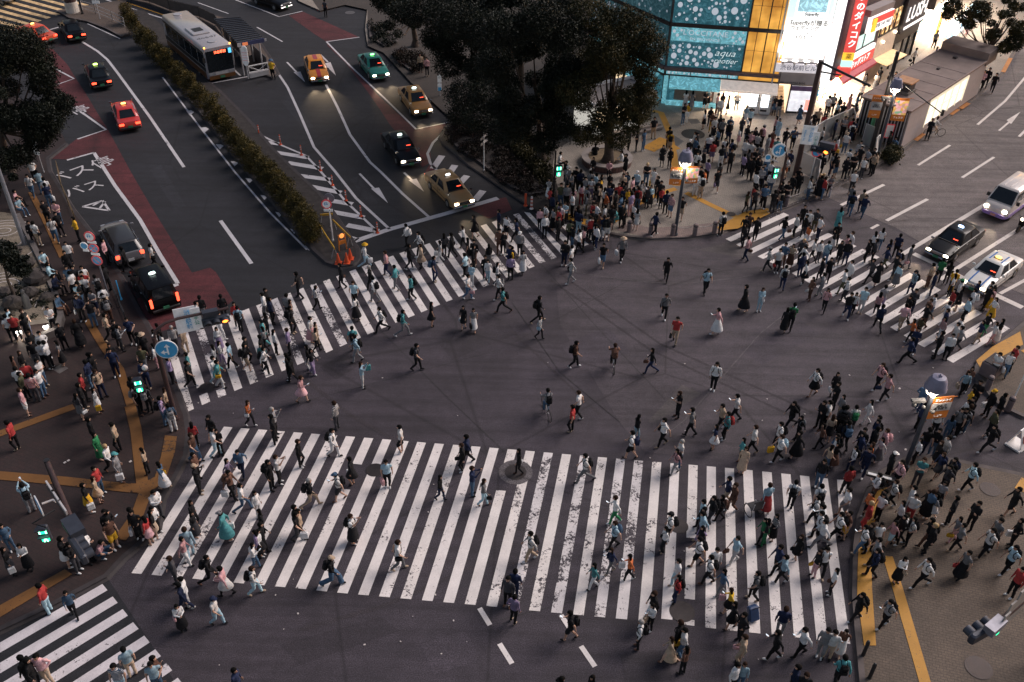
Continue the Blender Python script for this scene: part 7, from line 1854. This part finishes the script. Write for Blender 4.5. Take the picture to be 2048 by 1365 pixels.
1350 895 w s n kl kt bk
1870 1010 w w n el et hp
1790 740 w w K kl kk
1860 830 w s k kl kt
1860 1225 s s N cl bt
1800 1230 s s k wl kt
395 1345 e s k kl kt
645 1330 w s K kl kt
2030 70 w w K Gl kt
1400 1100 w s K ml kt
T 1536 342
298 285 s w k kl kt
340 325 s w k wl kt
400 320 s s k dl it
245 360 w w k wl kt
145 380 e w k kl bt hm
318 365 w w k kl dt
430 380 w s k ws nt he
335 445 w w N ol wk
590 305 n w K al am
570 430 s s k kl kt
545 485 w s K kl wk
680 500 w s n wl kt
650 525 w w k pl kt
385 555 w w K wl kt
290 560 s s y dl kt
305 610 w w k wl kt
490 575 n w k cl bt sk
430 570 s s K wl dt
595 570 s w K kl kt
655 570 s s k kl nt
25 625 w w cg wlx dt
100 635 s w k ws kt hr
145 590 s s k bl mt hr
205 600 s s K el mm
288 670 w s k nl nt
320 735 w w K wl kk
450 710 w w k kl kt
510 705 s w k ks kt
148 770 n w k wl nt bk
365 865 w s K ml mt hw
455 830 w w k gl gt
630 800 w w k ws it
678 730 w w k wl wt
655 865 w w k wl dt sk
820 565 w w k kl kt
865 500 n s K wl kt
925 470 n w K ws bt hk
985 565 n s K nl kt
1060 520 n s k ns kt
875 560 w s k dl kt
1155 605 e w k gl gt hp
970 620 w w k nl it
855 715 w l k dl kt
905 740 s w K kl km
1045 690 w w k kl dt
1060 760 w w K cl gm he
1060 645 w s k ns kt bk
1190 810 w w ck clx nt bk
1350 820 w s k nl nt
1325 755 w s k el mt
1405 715 n s k Gl kt
1510 805 n s k yl kt
1500 840 w s K ws kt ty
1555 885 w s cG wl kt
1690 895 w s K nl bt
1795 900 w s k wl kt bk
1805 945 s w K pl ym
1830 1025 w w K wl ym
1785 930 w w k kl kt
945 930 n w k glx vt
905 985 n w K pl kt hk
785 945 s w k cs wt hr
710 985 s w K wl kt sk
670 985 s w k kl nt
485 950 s w K pl kt bm
215 1075 n w k Gl kt bk
160 1110 n w K kl km
925 1085 n l k nl kt
1110 1080 n w k pl et hk
1185 960 s s k dl nt
1145 1010 w w k kl kt bk
1290 1080 w w n kl mt
1345 1000 w w k wl bs sk
1305 1040 w s n ml kt
1450 1060 e w k wl wt
1440 1120 w s n nl nt
1495 960 w s K rl pt
1560 940 w s K kl kk
1660 960 w w k wl nt bw
1620 1030 w w k cl kt hw
1180 1195 w w K ol kt
1235 1180 w s K il kt
1420 1185 w w K rlx wt
1555 1185 w w k wl kt
1525 1230 w w k ws wt
1565 1255 w w k gl dt
1205 1270 s s k nl nt
1780 1150 w w K kl Gt
1725 1210 w w K nl et
1840 1220 w w N wl pt
1880 1200 w s K kl wm sk
1400 1300 w s k kl kt
1470 740 n s K kl kt
120 100 s s k kl kt
170 100 s s k ks kt
265 25 s s k kl kt
345 70 w s K wl bt tw
430 35 w t y kl kt
60 170 n s k ks dt
T 1536 684
405 230 w w k wl kk bk
560 260 s s K kl kt tw
570 340 w s k kl kt
925 185 w w n ps kt bk
985 275 w w k ps kt hn
1165 -20 w l k nl kt
1480 -50 s w k wl kt
1860 100 w p k ws dt
1955 95 s w K wl bt tw
1995 50 w s n rl kt
1635 215 s s K ml kt
1605 250 s w K cl kt te
1700 325 s s k kl kt
1645 385 w s K yl et
1645 460 w s k kl dt
1600 545 w w k kl kt bg
1610 480 w w K wl wt
1815 400 w s cy kl kt tw
1895 430 e s k kl kt
1835 560 w w k il kt
1825 680 w l k kl kt bk
1385 550 s s k wl kt bk
220 490 w l k kl kt bk
275 605 w w K kl kt bg
610 440 w w K gl et
505 490 w w k ws kt
455 490 w s k kl kt
630 530 n s k dl kt bk
710 530 n w k ws dt bG
835 480 w w K wl wt sw
895 610 w s k kl kt
525 600 n w N el kk
455 670 w w K ml kt
655 650 n w k kl kt bb
115 660 w w k ws kt bk
265 730 w w k kl km
120 760 w w n ws kt bc ty
555 780 w s K wl kt
565 820 w w K kl mm
770 745 w w k nl nt
710 850 w w K wl nt bk
820 860 s w k nl nt
880 700 e s k kl kt
960 715 w w n pl nt bp
925 780 w w K wl gm ha
840 820 w s N ol kt
885 640 w s k nl nt bk
1010 900 e s cw kl kt
1080 965 w w k pl kt bk
1250 945 s s n as dt
1390 810 w s N kl kk
1410 900 w w N nl dk bn
1500 945 w s k kl kt bn
1465 1000 w w k dl kt bk
1665 985 w w k cl kt bk
1230 790 w w K wl kt
1450 770 w s k glx kt
895 1070 w s k wl mt bk
1035 1120 w w n ws kt bk
1175 1170 w s k ws gt
1185 1235 s s k wl rt
1295 1200 w w N kl kk
1365 1230 w w K gl wk bk
1515 1255 w s k kl kt
835 1215 w s K ol kt
945 1200 w s k kl kt
835 1295 w w y rl rt
1090 1290 w w K wl kt
20 1150 n w n cl rm tw
225 1130 n w k ws kt bk
435 1160 n w k ws kt bk
410 1250 w w k ws kt bk
460 1320 w w k wl dt
660 1185 w w k ws gs
2015 1180 w w k kl ks
T 1536 1023
75 40 w s K klx km
10 80 w s K kl Gt
600 25 w l k ws kt bk
470 85 w l k wl gt sw
440 20 w w k wl kt bk
275 205 w w N kl kk hk
110 285 w w k nl kt
155 370 w w k cl kt
475 300 s w k ws kt bk
420 330 w s N kl pt hy
555 475 w s K ws kt hm
800 130 w w k ws bt bk
910 110 s s K ws kt
900 230 w w k gs kt
890 320 w w k nl kt bk
1030 90 w w K pl cs
1100 50 w s k kl kt
1175 70 w s K ws kt bk
1330 75 w w k kl mt bk
1345 120 w w y kl kt
1545 60 w w K gs pt
1575 115 w w k gs kt hy
1865 80 w s k gs kt
1810 155 w w k ws kt bk
1990 290 w w k cs kt bk
1615 335 w w k gv km hr
1095 375 s p K wl km he
1300 390 w l k wl kt bk
765 670 w w k kl kt bk
995 720 w q k gs kt bk
145 790 n w n nl gt
100 970 w q k kl kt
315 945 w q k wl kt
485 950 s w k gl gt
540 970 s s k wl et
630 950 s w K ml wm
245 1250 w s k nl kt
310 1310 s s n kl kt
620 1180 n w k al kt bk
2030 80 w s k kl kt tw
2040 470 w s k rl kt
660 20 w s k ms ys
1690 -60 w s k kl kt
"""

DIRS = dict(e=(1, 0), w=(-1, 0), n=(0, -1), s=(0, 1)); ppl = []; ox = oy = 0; zz = 3.992
for ln in PDATA.strip().split('\n'):
    if ln[0] == 'T': a = ln.split(); ox, oy = float(a[1]), float(a[2]); zz = float(a[3]) if len(a) > 3 else 3.992; continue
    a = ln.split(); ppl.append((ox+float(a[0])/zz, oy+float(a[1])/zz, a[2], a[3], a[4], a[5], a[6], a[7:]))
def on_pavement(x, y, polys):
    for P in polys:
        c = False; j = len(P)-1
        for i in range(len(P)):
            if (P[i][1] > y) != (P[j][1] > y) and x < (P[j][0]-P[i][0])*(y-P[i][1])/(P[j][1]-P[i][1])+P[i][0]: c = not c
            j = i
        if c: return True
    return False
PAVE = [[(p.x, p.y) for p in px(*q)] for q in (LP, RP, [(2300, 560), (2060, 640), (2000, 690), (1958, 724), (1950, 745), (1965, 775), (1988, 805), (2012, 820), (2048, 837), (2300, 900)], [(2300, 1010), (2048, 955), (1962, 937), (1915, 926), (1860, 917), (1810, 922), (1765, 948), (1735, 990), (1717, 1040), (1710, 1098), (1708, 1198), (1713, 1260), (1718, 1311), (1726, 1400), (1780, 2300), (2700, 2300)], BI)]
LM = [("the pale gold taxi", 900, 385), ("the black taxi near the planter", 803, 310), ("the grey estate car", 247, 480), ("the black tall taxi", 312, 575), ("the round sign post", 205, 560), ("the left amber signal", 430, 650), ("the blue arrow sign", 333, 710), ("the left green signal", 303, 770), ("the garden seat wall", 105, 600), ("the left ground lamp", 94, 665), ("the grey paving hatch", 121, 740), ("the left yellow strip", 80, 840), ("the yellow strip junction", 285, 975), ("the lower left signal", 125, 1020), ("the lower green figure", 90, 1070), ("the lower left crossing", 130, 1260), ("the median cones", 690, 520), ("the median sign", 655, 430), ("the stop line", 880, 440), ("the kerb posts", 1060, 415), ("the plaza green signal", 1117, 345), ("the seat planter", 1213, 325), ("the bannered lamp", 1352, 420), ("the plaza manhole", 1386, 269), ("the teal shop", 1400, 205), ("the vending machines", 1515, 210), ("the stairway entrance", 1560, 210), ("the thick mast", 1600, 330), ("the no-parking sign", 1623, 345), ("the glass screens", 1650, 290), ("the green boards", 1735, 250), ("the subway entrance", 1850, 230), ("the litter bin", 1702, 330), ("the red awning shop", 1690, 200), ("the right black taxi", 1905, 490), ("the blue-striped taxi", 1975, 545), ("the white van", 2000, 415), ("the stone block", 1980, 745), ("the A-frame sign", 2030, 880), ("the lower lamp", 1850, 830), ("the lower manhole", 1980, 978), ("the lower kerb post", 1783, 960), ("the wide yellow strip", 1730, 1170), ("the diagonal yellow strip", 1810, 1230), ("the dark bollards", 1730, 1320), ("the grated manhole", 1364, 1224), ("the ringed manhole", 1031, 945), ("the first foreground dash", 970, 1235), ("the last foreground dash", 1176, 1313), ("the corner signal", 1980, 1250), ("the upper right stripes", 1620, 470), ("the crossing centre", 1300, 640), ("the crossing centre", 1200, 740), ("the crossing centre", 1420, 760), ("the crossing centre", 850, 720), ("the crossing centre", 1480, 860), ("the dark asphalt patch", 1350, 810), ("the plaza kerb", 1300, 475), ("the left bus bay kerb", 130, 430), ("the concrete kiosk", 1290, 260)]
ORD = ['zeroth', 'first', 'second', 'third', 'fourth', 'fifth', 'sixth', 'seventh', 'eighth', 'ninth', 'tenth', 'eleventh', 'twelfth', 'thirteenth', 'fourteenth', 'fifteenth', 'sixteenth', 'seventeenth', 'eighteenth', 'nineteenth', 'twentieth', '21st', '22nd', '23rd', '24th', '25th', '26th', '27th', '28th', '29th', '30th', '31st', '32nd', '33rd', '34th', '35th']
def place(fu, fv):
    for t in np.linspace(0, 1, 41):
        pass
    best = None
    for T, B, n0, n1, nm in ((T1, B1, 0, 34, 'front crossing'), (T2, B2, -11, 21, 'far crossing')):
        for i in range(n0, n1):
            a, b_ = T(i+.25), B(i+.25); k = (fv-a[1])/(b_[1]-a[1])
            if -.02 < k < 1.02:
                x = a[0]+(b_[0]-a[0])*k
                if abs(x-fu) < (abs(T(i+1)[0]-T(i)[0])*.62): 
                    if best is None or abs(x-fu) < best[0]: best = (abs(x-fu), i-n0+1, k, nm)
    if best: return f"{'far end of' if best[2] < .33 else 'mid' if best[2] < .67 else 'near end of'} {best[3]} stripe {ORD[best[1]]}", (best[1]*10, best[2])
    l = min(LM, key=lambda l: (l[1]-fu)**2+1.4*(l[2]-fv)**2); dx, dy = fu-l[1], fv-l[2]; d = math.hypot(dx, dy)
    r = 'beside' if d < 22 else ('left of' if dx < 0 else 'right of') if abs(dx) > abs(dy)*1.15 else ('above' if dy < 0 else 'below')
    return f'{r} {l[0]}', d
er = random.Random(99)
for (u0, v0, u1, v1), n_ in (((1110, 345, 1330, 440), 14), ((1480, 300, 1740, 395), 18), ((1390, 230, 1500, 330), 8), ((1640, 800, 1800, 940), 7), ((1720, 960, 1920, 1060), 5), ((150, 560, 300, 760), 6), ((30, 620, 220, 720), 4), ((1850, 760, 1950, 880), 8), ((1080, 400, 1230, 470), 10), ((1660, 190, 1740, 260), 8)):
    for _ in range(n_): ppl.append((er.uniform(u0, u1), er.uniform(v0, v1), er.choice(['w', 's', 'e', 'n', 'sw']), er.choice('sssw'), er.choice('kkkKn'), er.choice(['kl', 'ks', 'kl', 'ws', 'nl', 'dl', 'gs', 'wl', 'es', 'rl', 'bl']), er.choice(['kt', 'kt', 'nt', 'dt', 'km', 'bt']), ['bk'] if er.random() < .3 else []))
recs = []
for u, v, dr, ps, hr, tp, bt, ex in ppl:
    hzc = dict(t=1.22, u=.92, b=1.62).get(ps, 1.60); fem = hr[0] in 'KN'; sc_ = (.935 if fem else 1.0)*rnd.uniform(.965, 1.04)
    g0 = at(u, v, hzc*sc_+.1); pv = on_pavement(g0.x, g0.y, PAVE); gzv = .15 if pv else 0
    g_ = at(u, v, hzc*sc_+gzv); g_.z = gzv; fu, fv = proj(g_)
    sx = sum(DIRS[c][0] for c in dr); sy = sum(DIRS[c][1] for c in dr); jx, jy = rnd.uniform(-.35, .35), rnd.uniform(-.35, .35)
    if ps in 'st' or ps == 'p': jx *= 1.6; jy *= 1.6
    d = at(fu+30*(sx+jx), fv+22*(sy+jy), gzv)-g_; rz = math.atan2(d.y, d.x)-math.pi/2
    recs.append(dict(pos=g_, rz=rz, ps=ps, hr=hr, tp=tp, bt=bt, ex=ex, fu=fu, fv=fv, hu=u, hv=v, s=sc_, dr=dr, fem=fem, dist=(g_-Vector((0, 0, H))).length))
# visibility: how much of each figure shows past those in front of it
for r in recs:
    hgt = r['fv']-r['hv']; hid = 0
    for o in recs:
        if o is r or o['fv'] <= r['fv']: continue
        ddx = abs(o['hu']-r['hu']); ddy = o['hv']-r['hv']
        if ddx < hgt*.28 and 0 <= ddy < hgt*1.0: hid = max(hid, (1-ddy/hgt)*(1-ddx/(hgt*.28)))
    inside = 1 if 0 < r['fu'] < 2048 and r['hv'] < 1365 and r['hv'] > 0 else 0
    r['score'] = (1/r['dist'])**2*(1-.75*hid)*(1 if inside else .8)*(1 if r['fv'] < 1400 else .5)*(.8 if r['fv'] > 1365 else 1)
order = sorted(range(len(recs)), key=lambda i: -recs[i]['score']); NBIG = 320; big = set(order[:NBIG])
def slots(r):
    tp, bt = r['tp'], r['bt']; vr = rnd.choice([0, 0, 1, 2]); top = cloth(tp[0], vr, tp.endswith('x')); sk = rnd.choice(m_skin[:2] if rnd.random() < .85 else m_skin)
    low = cloth(bt[0], rnd.choice([0, 0, 1, 2])); long_ = tp[1] == 'l'; kind = bt[1]
    shoe = cloth(rnd.choice('wwkkkme'), 0); shin = sk if kind in 'skm' else low
    if kind in 'km' and rnd.random() < .3: shin = cloth('k', 0)
    return [sk, top, top if long_ else sk, low, shin, shoe, m_face, m_lip]
def posekey(r):
    p = r['ps']
    if p == 'w': p = rnd.choice(['wA', 'wA', 'wB', 'wC'])
    if p == 's': p = rnd.choice(['s', 's', 's2', 'c'] if not any(e[0] in 'th' for e in r['ex'] if len(e) == 2) else ['s', 's2'])
    if p in ('wA', 'wB') and rnd.random() < .08: p = 'q'
    return p
def hairof(r):
    h = r['hr']
    if h[0] == 'c' and len(h) > 1: return 'k', 'k', ('cap', h[1])
    if h[0] == 'h' and len(h) > 1: return 'k', 'k', ('hat', h[1])
    return ('K' if h in 'KN' else 'k'), dict(K='k', N='n').get(h, h), None
TOPN = {('s', 0): 'T-shirt', ('l', 0): 'long-sleeved top', ('s', 1): 'patterned T-shirt', ('l', 1): 'patterned top', ('v', 0): 'vest'}
BOTN = dict(t='trousers', w='wide trousers', s='shorts', k='short skirt', m='long skirt')
PN = dict(w='walking', l='striding', q='walking with a phone', s='standing', p='looking at a phone', a='raising a phone', h='with hand at ear', c='arms folded', t='sitting', u='crouching', b='riding a bicycle')
DN = dict(e='right', w='left', n='away', s='forwards')
used = {}; crowd = MB(); cm = {}; cmats = []
def cmi(m):
    if m.name not in cm: cm[m.name] = len(cmats); cmats.append(m)
    return cm[m.name]
CB = dict(v=[], f=[], m=[], n=0)
def crowd_add(me_v, me_f, me_m, mats, M4):
    a = me_v @ M4[:3, :3].T + M4[:3, 3]; CB['v'].append(a); k = CB['n']; CB['f'] += [tuple(i+k for i in f_) for f_ in me_f]; CB['m'] += [mats[i] for i in me_m]; CB['n'] += len(a)
CACHE = {}
def arr(me):
    if me.name not in CACHE:
        v = np.empty(len(me.vertices)*3); me.vertices.foreach_get('co', v); f_ = [tuple(p.vertices) for p in me.polygons]; mi = [p.material_index for p in me.polygons]; CACHE[me.name] = (v.reshape(-1, 3), f_, mi)
    return CACHE[me.name]
def describe(r, lev, pl):
    tn = CN[r['tp'][0]]+' '+TOPN[(r['tp'][1] if r['tp'][1] in 'slv' else 's', 1 if r['tp'].endswith('x') and r['tp'][1] in 'sl' else 0)]; bn = CN[r['bt'][0]]+' '+BOTN[r['bt'][1]]
    if tn.split()[0] == 'black' and bn.split()[0] == 'black' and r['bt'][1] == 't': cl = 'all-black outfit'
    else: cl = f'{tn} and {bn}'
    h = hairof(r); hn = ''
    if h[2]: hn = f"{CN[h[2][1]]}-{h[2][0]} "
    elif r['hr'] in 'KN': hn = 'long-haired '
    elif r['hr'] == 'g': hn = 'grey-haired '
    elif r['hr'] == 'y': hn = 'fair-haired '
    act = PN[r['ps']]
    if lev == 0: return f'{hn}person in {cl}, {pl}'
    if lev == 1: return f'{hn}person in {cl} {act}, {pl}'
    if lev == 2: return f"{hn}person in {cl} {act.split()[0]} {DN[r['dr'][0]]}, {pl}"
    return None
# unique labels for the large figures
labels = {}; info = {}
for i in order[:NBIG]: info[i] = place(recs[i]['fu'], recs[i]['fv'])
import re
def nwords(s): return max(len(s.split()), len(re.findall(r"[A-Za-z0-9']+", s)))
todo = list(order[:NBIG]); taken = {}
for lev in (0, 1, 2):
    grp = {}
    for i in todo: grp.setdefault(describe(recs[i], lev, info[i][0]), []).append(i)
    rest = []
    for s, ii in grp.items():
        if len(ii) == 1 and s not in taken and nwords(s) <= 16: labels[ii[0]] = s; taken[s] = 1
        else: rest += ii
    todo = rest
grp = {}
for i in todo: grp.setdefault(describe(recs[i], 0, info[i][0]), []).append(i)
for s, ii in grp.items():
    ii.sort(key=lambda i: recs[i]['fu'])
    for k, i in enumerate(ii):
        w = 'leftmost' if k == 0 and len(ii) > 1 else 'rightmost' if k == len(ii)-1 and len(ii) > 1 else ORD[k+1]+' from left'
        s2 = f'{w} '+s.replace('person in ', 'in ') if len(ii) > 1 else s.replace('person', 'other person')
        while s2 in taken: s2 = s2.replace('other person', 'further person') if 'other person' in s2 else 'also '+s2
        if nwords(s2) > 16: s2 = s2.replace('long-sleeved top', 'top').replace('wide trousers', 'trousers').replace('black ', 'dark ', 1)
        s2 = s2.replace('T-shirt', 'tee') if nwords(s2) > 16 else s2
        while nwords(s2) > 16 and 'haired ' in s2: s2 = s2.replace('long-haired ', '').replace('grey-haired ', '').replace('fair-haired ', '')
        s2 = ' '.join(s2.split()) if nwords(s2) <= 16 else s2.replace(' short skirt', ' skirt').replace(' long skirt', ' skirt').replace(' patterned', '').replace('-sleeved', '').replace('long top', 'top')
        if s2 in taken: s2 = s2.replace('person', 'figure').replace(' in ', ' wearing ', 1)
        while s2 in taken: s2 = 'also '+s2
        labels[i] = s2; taken[s2] = 1
def grpname(r):
    u, v = r['fu'], r['fv']
    return 'people walking on the crossings' if not on_pavement(r['pos'].x, r['pos'].y, PAVE) else 'people on the plaza' if v < 600 and u > 900 else 'people on the left pavement' if u < 600 else 'people on the lower right pavement'
def bagkind(e): return {'b': ('backpack', 'backpack'), 's': ('shoulder_bag', 'shoulder bag'), 'h': ('handbag', 'handbag'), 't': ('shopping_bag', 'shopping bag')}[e[0]]
def bike(pos, rz, s, label):
    t = thing('bicycle', pos, rz, label, 'bicycle'); q = MB(); q.tube([(0, -.35, .34), (0, -.1, .30), (0, .38, .72), (0, .55, .34)], .018, 6); q.tube([(0, -.1, .3), (0, -.22, .85)], .018, 6); q.tube([(0, .38, .72), (0, -.2, .72)], .016, 6); q.tube([(0, .36, .7), (0, .34, .98)], .016, 6); q.build('frame', m_lgrey, t)
    for y in (-.5, .55):
        q = MB(); q.tube([(0, y+.31*math.cos(a), .34+.31*math.sin(a)) for a in [6.2832*k/20 for k in range(21)]], .02, 6, cap=False); q.build('wheel', m_tyre, t)
    q = MB(); q.tube([(-.27, .28, 1.0), (0, .35, 1.0), (.27, .28, 1.0)], .014, 6); q.build('handlebar', m_trim, t); q = MB(); q.box((0, -.24, .88), (.16, .26, .06), 0, 0, None, .02); q.build('saddle', m_trim, t)
for i, r in enumerate(recs):
    p = posekey(r); bt = r['bt'][1]; isbig = i in big; me, J = body(p, bt, .024 if isbig else .036); mats = slots(r); hk, hc, hat = hairof(r); s = r['s']; sx = s*(.90 if r['fem'] else rnd.uniform(.98, 1.08))
    pos = r['pos'].copy()
    M4 = Matrix.Translation(pos) @ Matrix.Rotation(r['rz'], 4, 'Z') @ Matrix.Diagonal((sx, sx, s, 1))
    bags = [e for e in r['ex'] if len(e) == 2 and e[0] in 'bsht']
    if isbig:
        o = bpy.data.objects.new('person', me); COL.objects.link(o); o.location = pos; o.rotation_euler = (0, 0, r['rz']); o.scale = (sx, sx, s)
        if len(me.materials) < 8:
            for _ in range(8): me.materials.append(m_skin[0])
        for k, m in enumerate(mats): o.material_slots[k].link = 'OBJECT'; o.material_slots[k].material = m
        tag(o, labels[i], 'person', grpname(r))
        hm = HM[hk]
        if not hm.materials: hm.materials.append(m_hair['k'])
        h = bpy.data.objects.new('hair', hm); COL.objects.link(h); h.parent = o; h.location = J['head']; h.material_slots[0].link = 'OBJECT'; h.material_slots[0].material = m_hair[hc]
        if hat:
            hm = HAT[hat[0]]
            if not hm.materials: hm.materials.append(m_hair['k'])
            h = bpy.data.objects.new(hat[0], hm); COL.objects.link(h); h.parent = o; h.location = J['head']; h.material_slots[0].link = 'OBJECT'; h.material_slots[0].material = cloth(hat[1])
        for e in bags:
            key = (e[0], p)
            if key not in BAGS: BAGS[key] = bagmesh(e[0], J)
            a, b_ = BAGS[key]; nm, cat = bagkind(e); col = CN.get(e[1], 'dark')
            for x in (a, b_):
                if not x.materials: x.materials.append(m_phone)
            bo = bpy.data.objects.new(nm, a); COL.objects.link(bo); bo.matrix_world = M4; bo.material_slots[0].link = 'OBJECT'; bo.material_slots[0].material = cloth(e[1] if e[1] in CV else 'k')
            so_ = bpy.data.objects.new('strap', b_); COL.objects.link(so_); so_.parent = bo; so_.material_slots[0].link = 'OBJECT'; so_.material_slots[0].material = cloth(e[1] if e[1] in CV and e[0] != 't' else 'k', 2)
            base = f"{col} {cat} of the {labels[i].replace('long-sleeved ', '').replace('walking with a phone', 'walking').replace(' and ', '/')}"
            if nwords(base) > 16: base = f"{col} {cat} of the figure in {CN[r['tp'][0]]} {info[i][0]}"
            while base in taken: base = base.replace('of the', 'held by the') if 'of the' in base else 'other '+base
            taken[base] = 1; tag(bo, base, cat, cat+'s people carry')
        if p in ('p', 'q', 'a') :
            w = (V(J['wR'])+V((0, .06, .06))); w = V((w.x*.7, w.y+.02, w.z))
            q = MB(); q.box((0, 0, 0), (.075, .012, .15), 0, 0, Matrix.Rotation(R(-50 if p != 'a' else -5), 3, 'X')); po = q.build('smartphone', m_phone, None); q = MB(); q.box((0, -.004, .006), (.066, .008, .135), 0, 0, Matrix.Rotation(R(-50 if p != 'a' else -5), 3, 'X')); so2 = q.build('screen', g_phone, po)
            po.matrix_world = M4 @ Matrix.Translation(w); base = 'lit smartphone held by the '+labels[i].replace('long-sleeved ', '').replace(' walking with a phone', '').replace(' looking at a phone', '').replace(' raising a phone', '').replace(' and ', '/')
            if nwords(base) > 16: base = f"lit smartphone held by the figure in {CN[r['tp'][0]]} {info[i][0]}"
            while base in taken: base = base.replace('lit', 'small lit', 1) if 'small lit' not in base else 'other '+base
            taken[base] = 1; tag(po, base, 'phone', 'phones people hold')
        if p == 'b': bike(pos, r['rz'], s, 'bicycle ridden by the '+labels[i].replace('riding a bicycle', '').replace('long-sleeved ', ''))
    else:
        Mn = np.array(M4); v_, f_, mi_ = arr(me); ms = [cmi(m) for m in mats]; crowd_add(v_, f_, mi_, ms, Mn)
        v_, f_, mi_ = arr(HM[hk]); Mh = np.array(M4 @ Matrix.Translation(J['head'])); crowd_add(v_, f_, [0]*len(f_), [cmi(m_hair[hc])], Mh)
        if hat: v_, f_, mi_ = arr(HAT[hat[0]]); crowd_add(v_, f_, [0]*len(f_), [cmi(cloth(hat[1]))], Mh)
        for e in bags:
            key = (e[0], p)
            if key not in BAGS: BAGS[key] = bagmesh(e[0], J)
            for x in BAGS[key]: v_, f_, mi_ = arr(x); crowd_add(v_, f_, [0]*len(f_), [cmi(cloth(e[1] if e[1] in CV else 'k'))], Mn)
        if p == 'b': bike(pos, r['rz'], s, 'bicycle ridden by the distant cyclist '+place(r['fu'], r['fv'])[0])
if CB['n']:
    me = bpy.data.meshes.new('crowd'); me.from_pydata(np.concatenate(CB['v']), [], CB['f'])
    for m in cmats: me.materials.append(m)
    me.polygons.foreach_set('material_index', CB['m']); me.polygons.foreach_set('use_smooth', [True]*len(CB['f'])); me.update(); o = bpy.data.objects.new('crowd', me); COL.objects.link(o); tag(o, 'dense crowd of small distant pedestrians filling the plaza and far crossings', None, kind='stuff')
# the extra things people have with them
for (u, v, l, ang) in ((1505, 1028, 'silver and black wheelchair in the crowd on the front crossing near its right end', 20),):
    t = thing('wheelchair', at(u, v), R(ang), l, 'wheelchair'); q = MB(); q.box((0, 0, .5), (.45, .45, .06)); q.build('seat', m_black, t); q = MB(); q.box((0, -.24, .78), (.45, .05, .5)); q.build('backrest', m_black, t); q = MB(); [q.tube([(x, -.3, .95), (x, -.24, .5), (x, .3, .5), (x, .4, .1)], .018, 6) for x in (-.24, .24)]; q.build('frame', m_lgrey, t)
    for x in (-.28, .28): q = MB(); q.tube([(x, .0+.3*math.cos(a), .3+.3*math.sin(a)) for a in [6.2832*k/18 for k in range(19)]], .02, 6, cap=False); q.build('wheel', m_tyre, t)
t = thing('street_keyboard', at(1752, 980, .15), R(-20), 'electronic keyboard on a stand at the lower right kerb', 'keyboard'); q = MB(); q.box((0, 0, .85), (1.25, .30, .09)); q.build('body', m_black, t); q = MB(); q.box((-.05, -.05, .9), (1.0, .14, .015)); q.build('keys', m_wh, t); q = MB(); q.tube([(-.4, 0, 0), (.4, 0, .82)], .02, 6); q.tube([(.4, 0, 0), (-.4, 0, .82)], .02, 6); q.build('stand', m_black, t)
t = thing('suitcase', at(1503, 1238), R(20), 'blue suitcase pulled over the 30th stripe of the front crossing', 'suitcase'); q = MB(); q.box((0, 0, .36), (.44, .26, .64), 0, 0, Matrix.Rotation(R(-25), 3, 'X'), .05); q.build('shell', M('suitcase_blue', (.03, .06, .14), .4), t); q = MB(); q.tube([(-.12, -.05, .65), (-.12, -.22, 1.0), (.12, -.22, 1.0), (.12, -.05, .65)], .012, 6); q.build('handle', m_dkmetal, t)
print('people', len(recs), 'individual', len(big))
for o in COL.objects:
    if o.name.startswith('person') and nwords(o.get('label', '')) > 16:
        o['label'] = o['label'].replace('long-haired ', '').replace('long-sleeved ', '').replace('wide ', '').replace('with a phone', '').replace('  ', ' ')
        if nwords(o['label']) > 16: o['label'] = ' '.join(o['label'].replace('also ', '').split()[:16])
